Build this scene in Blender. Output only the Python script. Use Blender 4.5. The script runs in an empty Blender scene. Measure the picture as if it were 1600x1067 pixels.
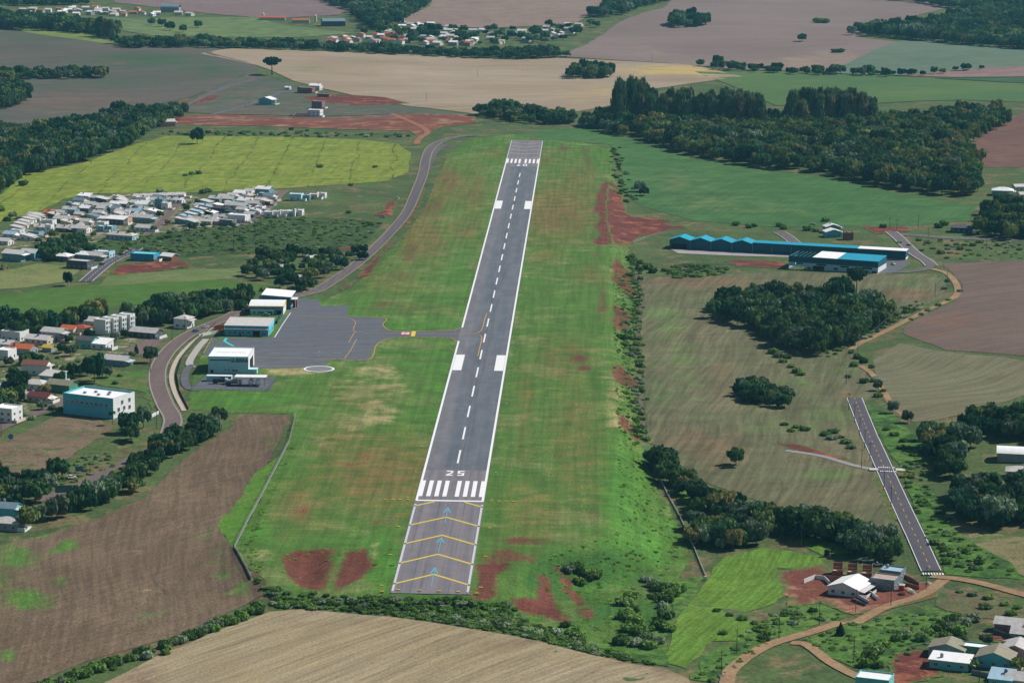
import bpy, bmesh, math, random
import numpy as np
from mathutils import Vector, Matrix
from mathutils.geometry import delaunay_2d_cdt

random.seed(7)
RNG = np.random.default_rng(11)
scene = bpy.context.scene
COL = scene.collection

# ------------------------------------------------------------------ camera
CAM = np.array([59.423, -997.628, 291.475])
PITCH, YAW, ROLL, FPX = 0.18943, -0.02839, 0.00952, 4169.79
FW = np.array([math.sin(YAW)*math.cos(PITCH), math.cos(YAW)*math.cos(PITCH), -math.sin(PITCH)])
_r = np.array([math.cos(YAW), -math.sin(YAW), 0.0]); _u = np.cross(_r, FW)
RT = _r*math.cos(ROLL)+_u*math.sin(ROLL); UP = -_r*math.sin(ROLL)+_u*math.cos(ROLL)
cam_data = bpy.data.cameras.new('camera'); cam = bpy.data.objects.new('camera', cam_data); COL.objects.link(cam)
cam_data.sensor_width = 36.0; cam_data.lens = 36.0*FPX/1600.0
cam_data.clip_start = 1.0; cam_data.clip_end = 60000.0
M = Matrix.Identity(4)
for i in range(3):
    M[i][0] = RT[i]; M[i][1] = UP[i]; M[i][2] = -FW[i]; M[i][3] = CAM[i]
cam.matrix_world = M
scene.camera = cam

# ------------------------------------------------------------------ light
SUN_EL, SUN_AZ = math.radians(45), math.radians(66)      # azimuth measured from the runway direction, clockwise
world = bpy.data.worlds.new('World'); scene.world = world; world.use_nodes = True
wn = world.node_tree; wn.nodes.clear()
sky = wn.nodes.new('ShaderNodeTexSky'); sky.sky_type = 'NISHITA'; sky.sun_disc = False
sky.sun_elevation = SUN_EL; sky.sun_rotation = SUN_AZ; sky.air_density = 1.0; sky.dust_density = 0.4; sky.ozone_density = 1.5
bg = wn.nodes.new('ShaderNodeBackground'); bg.inputs[1].default_value = 0.055
wo = wn.nodes.new('ShaderNodeOutputWorld')
wn.links.new(sky.outputs[0], bg.inputs[0]); wn.links.new(bg.outputs[0], wo.inputs[0])
sl = bpy.data.lights.new('sun', 'SUN'); sl.energy = 5.0; sl.angle = math.radians(0.53); sl.color = (1.0, 0.975, 0.94)
sun = bpy.data.objects.new('sun', sl); COL.objects.link(sun)
sdir = Vector((math.sin(SUN_AZ)*math.cos(SUN_EL), math.cos(SUN_AZ)*math.cos(SUN_EL), math.sin(SUN_EL)))
sun.rotation_euler = sdir.to_track_quat('Z', 'Y').to_euler(); sun.location = (0, 0, 900)
vs = scene.view_settings
vs.view_transform = 'Standard'; vs.look = 'None'; vs.exposure = 0.1; vs.gamma = 1.0; vs.use_curve_mapping = False
scene.cycles.use_denoising = True
scene.cycles.max_bounces = 5; scene.cycles.diffuse_bounces = 2; scene.cycles.glossy_bounces = 2
scene.cycles.transmission_bounces = 3; scene.cycles.volume_bounces = 0; scene.cycles.transparent_max_bounces = 4

# ------------------------------------------------------------------ geometry of the place
def P(s):
    return [tuple(float(v) for v in t.split(',')) for t in s.split()]
def ray(px, py):
    px = np.asarray(px, float); py = np.asarray(py, float)
    d = FW[None, :]*FPX + RT[None, :]*(px.reshape(-1, 1)-800) - UP[None, :]*(py.reshape(-1, 1)-533.5)
    return d
def at_plane(pts, z=0.0):
    pts = np.atleast_2d(np.array(pts, float)); d = ray(pts[:, 0], pts[:, 1])
    t = (np.asarray(z)-CAM[2])/d[:, 2]
    return CAM[None, :2]+d[:, :2]*t[:, None]
def project(xyz):
    d = np.asarray(xyz, float)-CAM
    D = d@FW
    return 800+FPX*(d@RT)/D, 533.5-FPX*(d@UP)/D, D

# the airfield stands on a levelled plateau: (photo point, drop of the bank, width of the bank)
PLAT = [(375,862,3,16),(400,895,3.5,14),(440,922,3.5,12),(612,929,3.6,12),(740,931,3.8,12),(796,922,6,16),(838,872,10,22),(900,854,12,26),(955,834,12,26),
        (968,790,11,26),(964,690,7.5,17),(958,600,6.5,15),(955,500,6.5,15),(953,420,6,15),(946,300,3,20),(945,235,2,40),(850,221,2,60),
        (800,216,2,60),(740,222,1.5,40),(700,245,1.5,30),(680,290,2,20),(650,345,2.5,20),(600,418,2.5,20),(560,455,2,20),(500,466,1,30),
        (440,458,1,40),(330,540,1,30),(300,610,1,30),(330,640,1,30),(455,642,1.5,16),(448,690,2.5,16)]
PLW = at_plane([(p[0], p[1]) for p in PLAT]); PLD = np.array([p[2] for p in PLAT]); PLWD = np.array([p[3] for p in PLAT])
def inside(poly, x, y):
    x = np.asarray(x); y = np.asarray(y)
    poly = np.asarray(poly); n = len(poly); r = np.zeros(np.shape(x), bool)
    j = n-1
    for i in range(n):
        xi, yi = poly[i]; xj, yj = poly[j]
        if yi != yj:
            c = ((yi > y) != (yj > y)) & (x < (xj-xi)*(y-yi)/(yj-yi)+xi)
            r ^= c
        j = i
    return r
def sst(a, b, x):
    t = np.clip((x-a)/(b-a), 0, 1); return t*t*(3-2*t)
PITS = [("438,872 460,862 520,855 514,892 500,922 474,917 448,897", 3.0), ("542,862 570,857 582,884 556,906 522,926 530,892", 2.4), ("800,938 842,938 850,896 864,934 886,972 860,962 806,951", 2.0), ("750,882 800,876 802,882 774,900 770,921 746,926", 0.8)]
PITW = [(at_plane(P(s)), dp) for s, dp in PITS]
def polydist(poly, x, y):
    best = np.full(np.shape(x), 1e9)
    for i in range(len(poly)):
        p = poly[i]; q = poly[(i+1) % len(poly)]; pq = q-p; t = np.clip(((x-p[0])*pq[0]+(y-p[1])*pq[1])/max(1e-9, pq@pq), 0, 1)
        best = np.minimum(best, np.hypot(x-p[0]-t*pq[0], y-p[1]-t*pq[1]))
    return best
def hraw(x, y):
    x = np.asarray(x, float); y = np.asarray(y, float)
    best = np.full(x.shape, 1e9); drop = np.zeros(x.shape); wid = np.ones(x.shape)
    n = len(PLW)
    for i in range(n):
        a = PLW[i]; b = PLW[(i+1) % n]; ab = b-a; L2 = ab@ab
        t = np.clip(((x-a[0])*ab[0]+(y-a[1])*ab[1])/L2, 0, 1)
        d = np.hypot(x-a[0]-t*ab[0], y-a[1]-t*ab[1])
        m = d < best
        best = np.where(m, d, best)
        drop = np.where(m, PLD[i]+(PLD[(i+1) % n]-PLD[i])*t, drop)
        wid = np.where(m, PLWD[i]+(PLWD[(i+1) % n]-PLWD[i])*t, wid)
    d = np.where(inside(PLW, x, y), 0.0, best)
    far = sst(60, 260, d)
    h = -(drop*(1-far)+3.5*far)*(1-(1-np.clip(d/wid, 0, 1))**1.5)
    amp = sst(90, 700, d)
    und = 3.2*np.sin(x/210+0.6)*np.sin(y/260+1.1)+4.5*np.sin(x/420-y/610+2.0)+2.0*np.sin(x/95+y/130)
    for pw, dp in PITW:
        m = inside(pw, x, y)
        if np.any(m): h = h-np.where(m, dp*sst(0.0, 7.0, polydist(pw, x, y)), 0.0)
    return h+amp*und
GX0, GY0, GS = -1000.0, -560.0, 5.0
_gx = np.arange(GX0, 1000.1, GS); _gy = np.arange(GY0, 2600.1, GS)
_HG = hraw(*np.meshgrid(_gx, _gy))
def H(x, y):
    x = np.asarray(x, float); y = np.asarray(y, float)
    u = np.clip((x-GX0)/GS, 0, len(_gx)-1.001); v = np.clip((y-GY0)/GS, 0, len(_gy)-1.001)
    i = u.astype(int); j = v.astype(int); fu = u-i; fv = v-j
    g = _HG[j, i]*(1-fu)*(1-fv)+_HG[j, i+1]*fu*(1-fv)+_HG[j+1, i]*(1-fu)*fv+_HG[j+1, i+1]*fu*fv
    out = (x < GX0) | (x > 1000) | (y < GY0) | (y > 2600)
    if np.any(out):
        g = np.where(out, hraw(x, y), g)
    return g
def G(pts, lift=0.0):
    """ground point seen at a photo point (lift: the same, `lift` metres above the ground)"""
    pts = np.atleast_2d(np.array(pts, float)); z = np.full(len(pts), lift, float)
    for _ in range(14):
        xy = at_plane(pts, z); z = 0.5*z+0.5*(H(xy[:, 0], xy[:, 1])+lift)
    return xy
def g1(px, py, lift=0.0):
    a = G([(px, py)], lift)[0]; return float(a[0]), float(a[1])
def hz(x, y):
    return float(H(np.array([x]), np.array([y]))[0])
def pxm(y):                                             # photo pixels per metre at a photo row
    return (y+266)/298.5

# ------------------------------------------------------------------ materials
def lin(c, k=1.0):
    return tuple(((v/255)/12.92 if v/255 <= 0.04045 else ((v/255+0.055)/1.055)**2.4)*k for v in c)+(1.0,)
class NT:
    def __init__(s, name):
        s.m = bpy.data.materials.new(name); s.m.use_nodes = True; s.t = s.m.node_tree; s.t.nodes.clear()
        s.out = s.t.nodes.new('ShaderNodeOutputMaterial')
    def n(s, typ, **k):
        o = s.t.nodes.new(typ)
        for a, v in k.items(): setattr(o, a, v)
        return o
    def l(s, a, b): s.t.links.new(a, b)
    def put(s, sock, v):
        if hasattr(v, 'is_output'): s.l(v, sock)
        else: sock.default_value = v
    def math(s, op, a, b=0.0, c=0.0, clamp=False):
        o = s.n('ShaderNodeMath', operation=op, use_clamp=clamp); s.put(o.inputs[0], a); s.put(o.inputs[1], b)
        if op == 'MULTIPLY_ADD': s.put(o.inputs[2], c)
        return o.outputs[0]
    def noise(s, vec, scale, detail=3.0, rough=0.55, dist=0.0):
        o = s.n('ShaderNodeTexNoise'); s.l(vec, o.inputs['Vector']); o.inputs['Scale'].default_value = scale
        o.inputs['Detail'].default_value = detail; o.inputs['Roughness'].default_value = rough; o.inputs['Distortion'].default_value = dist
        return o.outputs['Fac']
    def ramp(s, v, a, b, lo=0.0, hi=1.0, smooth=True):
        o = s.n('ShaderNodeMapRange'); o.interpolation_type = 'SMOOTHSTEP' if smooth else 'LINEAR'
        s.put(o.inputs['Value'], v); o.inputs['From Min'].default_value = a; o.inputs['From Max'].default_value = b
        o.inputs['To Min'].default_value = lo; o.inputs['To Max'].default_value = hi
        return o.outputs['Result']
    def mix(s, f, a, b, mode='MIX'):
        o = s.n('ShaderNodeMix', data_type='RGBA', blend_type=mode); s.put(o.inputs[0], f); s.put(o.inputs[6], a); s.put(o.inputs[7], b)
        return o.outputs[2]
    def scale(s, col, f):
        o = s.n('ShaderNodeVectorMath', operation='SCALE'); s.put(o.inputs[0], col if hasattr(col, 'is_output') else col[:3]); s.put(o.inputs['Scale'], f)
        return o.outputs[0]
    def mapping(s, vec, rot=0.0, sc=(1, 1, 1)):
        o = s.n('ShaderNodeMapping'); s.l(vec, o.inputs['Vector']); o.inputs['Rotation'].default_value = (0, 0, rot); o.inputs['Scale'].default_value = sc
        return o.outputs[0]
    def attr(s, name):
        o = s.n('ShaderNodeAttribute', attribute_name=name); return o.outputs['Fac']
    def finish(s, col, rough=0.85, spec=0.2, bump=None, bstr=0.3, bdist=0.3, metal=0.0):
        b = s.n('ShaderNodeBsdfPrincipled'); s.put(b.inputs['Base Color'], col); s.put(b.inputs['Roughness'], rough)
        b.inputs['Specular IOR Level'].default_value = spec; b.inputs['Metallic'].default_value = metal
        if bump is not None:
            bp = s.n('ShaderNodeBump'); bp.inputs['Strength'].default_value = bstr; bp.inputs['Distance'].default_value = bdist
            s.put(bp.inputs['Height'], bump); s.l(bp.outputs[0], b.inputs['Normal'])
        s.l(b.outputs[0], s.out.inputs[0]); return s.m
GK = 0.80       # photo colours of sunlit ground -> base colours
def gmat(name, c1, c2, big=90, mid=14, fine=0.9, streak=None, lines=None, masks=(), finek=0.35, midk=0.25, bump=0.35, clump=None, k=None, fringe=None):
    k = GK if k is None else k
    t = NT(name); pos = t.n('ShaderNodeNewGeometry').outputs['Position']
    nb = t.noise(pos, 1.0/big, 4, 0.6); nm = t.noise(pos, 1.0/mid, 4, 0.6); nf = t.noise(pos, fine, 3, 0.65)
    f = t.ramp(t.math('ADD', t.math('MULTIPLY', nb, 0.6), t.math('MULTIPLY', nm, 0.4)), 0.38, 0.62)
    col = t.mix(f, lin(c1, k), lin(c2, k))
    val = t.math('MULTIPLY', t.ramp(nm, 0.3, 0.7, 1-midk, 1+midk, False), t.ramp(nf, 0.3, 0.7, 1-finek, 1+finek, False))
    hgt = nf
    if streak:
        for (ang, across, along, strength, warp) in (streak if isinstance(streak, list) else [streak]):
            v = pos
            if warp:
                nz = t.n('ShaderNodeTexNoise'); t.l(pos, nz.inputs['Vector']); nz.inputs['Scale'].default_value = 1/170.0; nz.inputs['Detail'].default_value = 1.0
                sub = t.n('ShaderNodeVectorMath', operation='MULTIPLY_ADD'); t.l(nz.outputs['Color'], sub.inputs[0]); sub.inputs[1].default_value = (warp,)*3; t.l(pos, sub.inputs[2]); v = sub.outputs[0]
            ns = t.noise(t.mapping(t.mapping(v, math.radians(ang)), 0, (1.0/across, 1.0/along, 0.02)), 1.0, 4, 0.6)
            val = t.math('MULTIPLY', val, t.ramp(ns, 0.34, 0.66, 1-strength, 1+strength))
    if lines:
        for (ang, spacing, width, strength, warp) in (lines if isinstance(lines, list) else [lines]):
            v = t.mapping(pos, math.radians(ang), (1, 1, 1)); sx = t.n('ShaderNodeSeparateXYZ'); t.l(v, sx.inputs[0])
            c = t.math('ADD', sx.outputs[0], t.math('MULTIPLY', t.noise(pos, 1/110.0, 2), warp))
            md = t.math('PINGPONG', c, spacing/2)
            ln = t.ramp(md, 0.0, width, 1.0, 0.0)
            ln = t.math('MULTIPLY', ln, t.ramp(t.noise(pos, 1/23.0, 3), 0.4, 0.6, 0.15, 1.0))
            val = t.math('MULTIPLY', val, t.math('SUBTRACT', 1.0, t.math('MULTIPLY', ln, strength)))
    if clump:
        cs, cc, amt = clump
        nc = t.noise(pos, 1.0/cs, 5, 0.65, 0.4)
        col = t.mix(t.ramp(nc, 0.56-amt*0.12, 0.64-amt*0.12), col, lin(cc, k))
    for (an, mc, soft) in masks:
        a = t.attr(an)
        m = t.math('ADD', a, t.math('MULTIPLY', t.math('SUBTRACT', t.math('ADD', t.math('MULTIPLY', nm, 0.65), t.math('MULTIPLY', t.noise(pos, 1/4.0, 4, 0.7), 0.35)), 0.5), 1.9))
        m = t.math('MULTIPLY', t.ramp(m, 0.5-soft, 0.5+soft), t.ramp(a, 0.02, 0.2))
        col = t.mix(m, col, lin(mc, k))
    if fringe:                                             # the neighbouring growth creeps in from the edge of the sheet
        fc, fw = fringe
        ed = t.math('ADD', t.attr('edge'), t.math('MULTIPLY', t.math('SUBTRACT', t.math('ADD', t.math('MULTIPLY', nm, 0.5), t.math('MULTIPLY', t.noise(pos, 1/3.0, 4, 0.7), 0.5)), 0.52), fw*5.0))
        col = t.mix(t.ramp(ed, fw*0.1, fw*0.9, 1.0, 0.0), col, lin(fc, k))
    col = t.scale(col, val)
    return t.finish(col, 0.9, 0.1, hgt, bump, 0.5)
def pmat(name, c, rough=0.7, var=0.14, sc=0.5, k=0.86, spec=0.3, streakz=0.0, metal=0.0, rib=None):
    t = NT(name); co = t.n('ShaderNodeTexCoord').outputs['Object']
    n = t.noise(co, sc, 4, 0.6)
    v = t.ramp(n, 0.3, 0.7, 1-var, 1+var, False)
    if streakz:
        n2 = t.noise(t.mapping(co, 0, (1.6, 1.6, 0.12)), 1.0, 4, 0.65)
        v = t.math('MULTIPLY', v, t.ramp(n2, 0.45, 0.72, 1.0, 1-streakz))
    oi = t.n('ShaderNodeObjectInfo').outputs['Random']
    v = t.math('MULTIPLY', v, t.ramp(oi, 0, 1, 0.93, 1.05, False))
    bump = None
    if rib:
        w = t.n('ShaderNodeTexWave', wave_type='BANDS', bands_direction=rib[0]); t.l(co, w.inputs['Vector']); w.inputs['Scale'].default_value = rib[1]
        bump = w.outputs['Fac']; v = t.math('MULTIPLY', v, t.ramp(bump, 0, 1, 0.93, 1.03, False))
    return t.finish(t.scale(lin(c, k), v), rough, spec, bump, 0.4, 0.08, metal)
def leafmat(name, c1, c2, c3, trans=0.22):
    t = NT(name); oi = t.n('ShaderNodeObjectInfo'); co = t.n('ShaderNodeNewGeometry').outputs['Position']
    n = t.noise(co, 0.45, 3, 0.6)
    r = oi.outputs['Random']
    c = t.mix(t.ramp(r, 0.15, 0.85), lin(c1), lin(c2))
    c = t.mix(t.ramp(t.math('FRACT', t.math('MULTIPLY', r, 7.31)), 0.72, 0.95), c, lin(c3))
    c = t.scale(c, t.math('MULTIPLY', t.ramp(n, 0.3, 0.7, 0.7, 1.3, False), t.ramp(t.math('FRACT', t.math('MULTIPLY', r, 13.7)), 0, 1, 0.62, 1.3, False)))
    d = t.n('ShaderNodeBsdfDiffuse'); t.put(d.inputs[0], c); tr = t.n('ShaderNodeBsdfTranslucent'); t.put(tr.inputs[0], c)
    mx = t.n('ShaderNodeMixShader'); mx.inputs[0].default_value = trans; t.l(d.outputs[0], mx.inputs[1]); t.l(tr.outputs[0], mx.inputs[2])
    t.l(mx.outputs[0], t.out.inputs[0]); return t.m

# ------------------------------------------------------------------ object helpers
def link(o): COL.objects.link(o); return o
def tag(o, label=None, cat=None, group=None, kind=None):
    if label: o['label'] = label
    if cat: o['category'] = cat
    if group: o['group'] = group
    if kind: o['kind'] = kind
    return o
def mesh(name, verts, faces, mats=None, fm=None, smooth=False):
    me = bpy.data.meshes.new(name); me.from_pydata([tuple(v) for v in verts], [], [tuple(f) for f in faces])
    for m in (mats or []): me.materials.append(m)
    if fm is not None: me.polygons.foreach_set('material_index', np.array(fm, np.int32))
    if smooth: me.polygons.foreach_set('use_smooth', np.ones(len(me.polygons), bool))
    me.update(); return me
def obj(name, me, parent=None, loc=(0, 0, 0), rz=0.0):
    o = bpy.data.objects.new(name, me); link(o); o.parent = parent; o.location = loc; o.rotation_euler = (0, 0, rz); return o
def empty(name, loc, rz=0.0):
    o = bpy.data.objects.new(name, None); link(o); o.location = loc; o.rotation_euler = (0, 0, rz); o.empty_display_size = 0.5; return o
class MB:
    def __init__(s): s.v = []; s.f = []; s.m = []
    def quad(s, *p, m=0):
        b = len(s.v); s.v += list(p); s.f.append(tuple(range(b, b+len(p)))); s.m.append(m)
    def box(s, x0, x1, y0, y1, z0, z1, m=0, bottom=True):
        b = len(s.v)
        s.v += [(x0,y0,z0),(x1,y0,z0),(x1,y1,z0),(x0,y1,z0),(x0,y0,z1),(x1,y0,z1),(x1,y1,z1),(x0,y1,z1)]
        F = [(4,5,6,7),(0,1,5,4),(1,2,6,5),(2,3,7,6),(3,0,4,7)]+([(3,2,1,0)] if bottom else [])
        for f in F: s.f.append(tuple(b+i for i in f)); s.m.append(m)
    def prism(s, pts, z0, z1, m=0):                       # upright prism over a plan polygon (counter-clockwise)
        b = len(s.v); n = len(pts)
        s.v += [(p[0], p[1], z0) for p in pts]+[(p[0], p[1], z1) for p in pts]
        s.f.append(tuple(b+n+i for i in range(n))); s.m.append(m); s.f.append(tuple(b+i for i in reversed(range(n)))); s.m.append(m)
        for i in range(n):
            j = (i+1) % n; s.f.append((b+i, b+j, b+n+j, b+n+i)); s.m.append(m)
    def slab(s, p, th, m=0):                              # tilted slab: four top corners (counter-clockwise), thickness
        b = len(s.v); s.v += [tuple(q) for q in p]+[(q[0], q[1], q[2]-th) for q in p]
        F = [(0,1,2,3),(7,6,5,4)]+[(i, 4+i, 4+(i+1) % 4, (i+1) % 4) for i in range(4)]
        for f in F: s.f.append(tuple(b+i for i in f)); s.m.append(m)
    def cyl(s, x, y, z0, z1, r0, r1, n=8, m=0):
        b = len(s.v)
        for z, r in ((z0, r0), (z1, r1)):
            for i in range(n):
                a = 2*math.pi*i/n; s.v.append((x+r*math.cos(a), y+r*math.sin(a), z))
        for i in range(n):
            j = (i+1) % n; s.f.append((b+i, b+j, b+n+j, b+n+i)); s.m.append(m)
        s.f.append(tuple(b+n+i for i in range(n))); s.m.append(m)
        s.f.append(tuple(b+i for i in reversed(range(n)))); s.m.append(m)
    def tube(s, a, c, r0, r1, n=6, m=0):
        a = Vector(a); c = Vector(c); d = (c-a).normalized(); u = d.orthogonal().normalized(); w = d.cross(u); b = len(s.v)
        for p, r in ((a, r0), (c, r1)):
            for i in range(n):
                t = 2*math.pi*i/n; s.v.append(tuple(p+u*(r*math.cos(t))+w*(r*math.sin(t))))
        for i in range(n):
            j = (i+1) % n; s.f.append((b+i, b+j, b+n+j, b+n+i)); s.m.append(m)
        s.f.append(tuple(b+n+i for i in range(n))); s.m.append(m); s.f.append(tuple(b+i for i in reversed(range(n)))); s.m.append(m)
    def mesh(s, name, mats, smooth=False): return mesh(name, s.v, s.f, mats, s.m, smooth)
    def obj(s, name, mats, parent=None, loc=(0, 0, 0), rz=0.0, smooth=False):
        return obj(name, s.mesh(name, mats if isinstance(mats, list) else [mats], smooth), parent, loc, rz)

ORD = ['first', 'second', 'third', 'fourth', 'fifth', 'sixth', 'seventh', 'eighth', 'ninth', 'tenth', 'eleventh', 'twelfth', 'thirteenth', 'fourteenth', 'fifteenth', 'sixteenth', 'seventeenth', 'eighteenth', 'nineteenth', 'twentieth']
ORD += ['twenty-'+o for o in ORD[:9]]
# ---- sheets laid over the terrain
def resample(w, step, closed=True):
    w = np.asarray(w, float); out = []
    n = len(w)
    for i in range(n if closed else n-1):
        a = w[i]; b = w[(i+1) % n]; L = np.hypot(*(b-a)); k = max(1, int(round(L/step)))
        for j in range(k): out.append(a+(b-a)*j/k)
    if not closed: out.append(w[-1])
    return np.array(out)
def spots(verts_px, lst):
    a = np.zeros(len(verts_px[0]))
    for (cx, cy, rx, ry, st) in lst:
        d = np.hypot((verts_px[0]-cx)/rx, (verts_px[1]-cy)/ry)
        a = np.maximum(a, st*np.clip(1.35-d, 0, 1)/1.0)
    return np.clip(a, 0, 1.2)
POLYMASK = {}
def drape(name, poly, mat, lift=0.0, step=12.0, jitter=0.0, masks=None, px=True, smooth_poly=False, edge=False):
    w = G(poly) if px else np.asarray(poly, float)
    if smooth_poly: w = catmull(w, True, 4)
    b = resample(w, step)
    if jitter: b = b+RNG.normal(0, jitter, b.shape)
    x0, y0 = b.min(0); x1, y1 = b.max(0)
    gx, gy = np.meshgrid(np.arange(x0, x1, step), np.arange(y0, y1, step)); gx = gx.ravel().copy(); gy = gy.ravel().copy()
    gx += RNG.uniform(-.12, .12, gx.shape)*step; gy += RNG.uniform(-.12, .12, gy.shape)*step
    m = inside(b, gx, gy); gx, gy = gx[m], gy[m]
    if len(gx):
        keep = np.ones(len(gx), bool)
        for i in range(0, len(b)):
            keep &= (np.abs(gx-b[i, 0])+np.abs(gy-b[i, 1])) > step*0.45
        gx, gy = gx[keep], gy[keep]
    n = len(b)
    vin = [Vector((float(p[0]), float(p[1]))) for p in b]+[Vector((float(x), float(y))) for x, y in zip(gx, gy)]
    vo, eo, fo, _, _, _ = delaunay_2d_cdt(vin, [(i, (i+1) % n) for i in range(n)], [], 1, 1e-4)
    v = np.array([(p[0], p[1]) for p in vo]); z = H(v[:, 0], v[:, 1])+lift
    me = mesh(name, np.column_stack([v, z]), fo, [mat], None, True)
    if masks:
        pxs = project(np.column_stack([v, z]))
        for an, lst in masks.items():
            at = me.attributes.new(an, 'FLOAT', 'POINT'); 
            val = spots(pxs, lst)
            for (pp, st, soft) in POLYMASK.get((name, an), []):
                dd = polydist(pp, v[:, 0], v[:, 1]); sd = np.where(inside(pp, v[:, 0], v[:, 1]), dd, -dd); val = np.maximum(val, st*np.clip(0.5+sd/soft, 0, 1))
            at.data.foreach_set('value', val.astype(np.float32))
    if edge:
        dist = np.full(len(v), 1e9)
        for i in range(n):
            p, q = b[i], b[(i+1) % n]; pq = q-p; L2 = max(1e-9, pq@pq); t = np.clip(((v-p)@pq)/L2, 0, 1)
            dist = np.minimum(dist, np.hypot(v[:, 0]-p[0]-t*pq[0], v[:, 1]-p[1]-t*pq[1]))
        at = me.attributes.new('edge', 'FLOAT', 'POINT'); at.data.foreach_set('value', dist.astype(np.float32))
    return obj(name, me)
def catmull(w, closed=False, k=6):
    w = np.asarray(w, float); n = len(w); out = []
    for i in range(n if closed else n-1):
        p0 = w[(i-1) % n] if (closed or i > 0) else 2*w[0]-w[1]
        p1 = w[i]; p2 = w[(i+1) % n]; p3 = w[(i+2) % n] if (closed or i+2 < n) else 2*w[-1]-w[-2]
        for j in range(k):
            t = j/k; out.append(0.5*((2*p1)+(-p0+p2)*t+(2*p0-5*p1+4*p2-p3)*t*t+(-p0+3*p1-3*p2+p3)*t**3))
    if not closed: out.append(w[-1])
    return np.array(out)
def ribbon(name, w, off0, off1, mat, lift, parent=None, dash=None, step=6.0):
    """strip along a plan polyline between two sideways offsets (metres, + is right)"""
    w = resample(np.asarray(w, float), step, False)
    t = np.gradient(w, axis=0); t /= np.linalg.norm(t, axis=1)[:, None]; nrm = np.column_stack([t[:, 1], -t[:, 0]])
    k = 2 if abs(off1-off0) < 3 else 4
    o = np.linspace(off0, off1, k); V = []; F = []
    for i in range(len(w)):
        for q in o:
            p = w[i]+nrm[i]*q; V.append((p[0], p[1]))
    V = np.array(V); z = H(V[:, 0], V[:, 1])+lift
    for i in range(len(w)-1):
        if dash and (i % (dash[0]+dash[1])) >= dash[0]: continue
        for j in range(k-1): F.append((i*k+j, i*k+j+1, (i+1)*k+j+1, (i+1)*k+j))
    return obj(name, mesh(name, np.column_stack([V, z]), F, [mat], None, True), parent)
# ------------------------------------------------------------------ ground and fields
RED, DRY, LUSH = (112, 66, 54), (164, 154, 106), (80, 126, 48)
m_base = gmat('scrub_ground', (92, 108, 62), (74, 92, 54), big=60, mid=11, fine=0.5, clump=(26, (116, 106, 74), 0.3), midk=0.3)
m_air = gmat('airfield_grass', (90, 122, 54), (82, 116, 48), big=70, mid=12, fine=0.9,
             streak=[(0, 3.0, 90, 0.13, 0), (90, 2.2, 30, 0.10, 0)], clump=(38, (112, 128, 70), 0.35),
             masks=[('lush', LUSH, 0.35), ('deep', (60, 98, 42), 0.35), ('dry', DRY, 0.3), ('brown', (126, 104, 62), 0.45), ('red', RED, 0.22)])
def field(name, label, poly, mat, lift=0.0, step=24, jitter=0.0, masks=None, sm=False, edge=False):
    o = drape(name, P(poly) if isinstance(poly, str) else poly, mat, lift, step, jitter, masks, smooth_poly=sm, edge=edge)
    return tag(o, label, None, None, 'structure')

def blend_axis(lo, hi, a, b, fa, fb, coarse, fine):
    mid = list(np.arange(fa, fb+.1, fine)); left = list(np.arange(a, fa-fine*.5, coarse)); right = list(np.arange(mid[-1]+coarse, b, coarse))
    v = left+mid+right; s = coarse
    while v[-1] < hi: s *= 1.35; v.append(min(hi, v[-1]+s))
    s = coarse
    while v[0] > lo: s *= 1.35; v.insert(0, max(lo, v[0]-s))
    return np.array(v)
xs = blend_axis(-9000, 9000, -1150, 1150, -190, 230, 16.0, 5.0); ys = blend_axis(-2500, 14000, -520, 5200, -70, 1600, 16.0, 6.0)
AIR = "740,216 702,238 680,285 662,330 628,372 590,410 552,448 515,466 470,462 425,470 345,520 312,560 296,612 296,640 360,645 458,645 450,690 432,730 395,805 366,856 392,905 425,938 520,944 640,950 780,965 850,992 935,1020 1010,1015 1045,960 1062,905 1078,870 1050,800 1018,745 1000,690 996,600 996,520 990,450 985,400 975,340 962,285 955,230 850,214 800,210"
AIRW = resample(G(P(AIR)), 4.0)
XX, YY = np.meshgrid(xs, ys); under = inside(AIRW, XX.ravel(), YY.ravel()) & (np.abs(XX.ravel()) < 400)
idx = np.nonzero(under)[0]
for j0 in range(0, len(idx), 4000):                       # keep the base sheet well below the airfield's own turf
    q = idx[j0:j0+4000]; dmin = np.min((XX.ravel()[q][:, None]-AIRW[None, :, 0])**2+(YY.ravel()[q][:, None]-AIRW[None, :, 1])**2, axis=1)
    under[q] = dmin > 81
ZZ = H(XX.ravel(), YY.ravel())-0.14-0.36*sst(1200, 2400, YY.ravel())-2.0*under
nx, ny = len(xs), len(ys)
F = [(j*nx+i, j*nx+i+1, (j+1)*nx+i+1, (j+1)*nx+i) for j in range(ny-1) for i in range(nx-1)]
tag(obj('ground', mesh('ground', np.column_stack([XX.ravel(), YY.ravel(), ZZ]), F, [m_base], None, True)), 'rough green and brown ground around the fields', None, None, 'structure')

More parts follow.
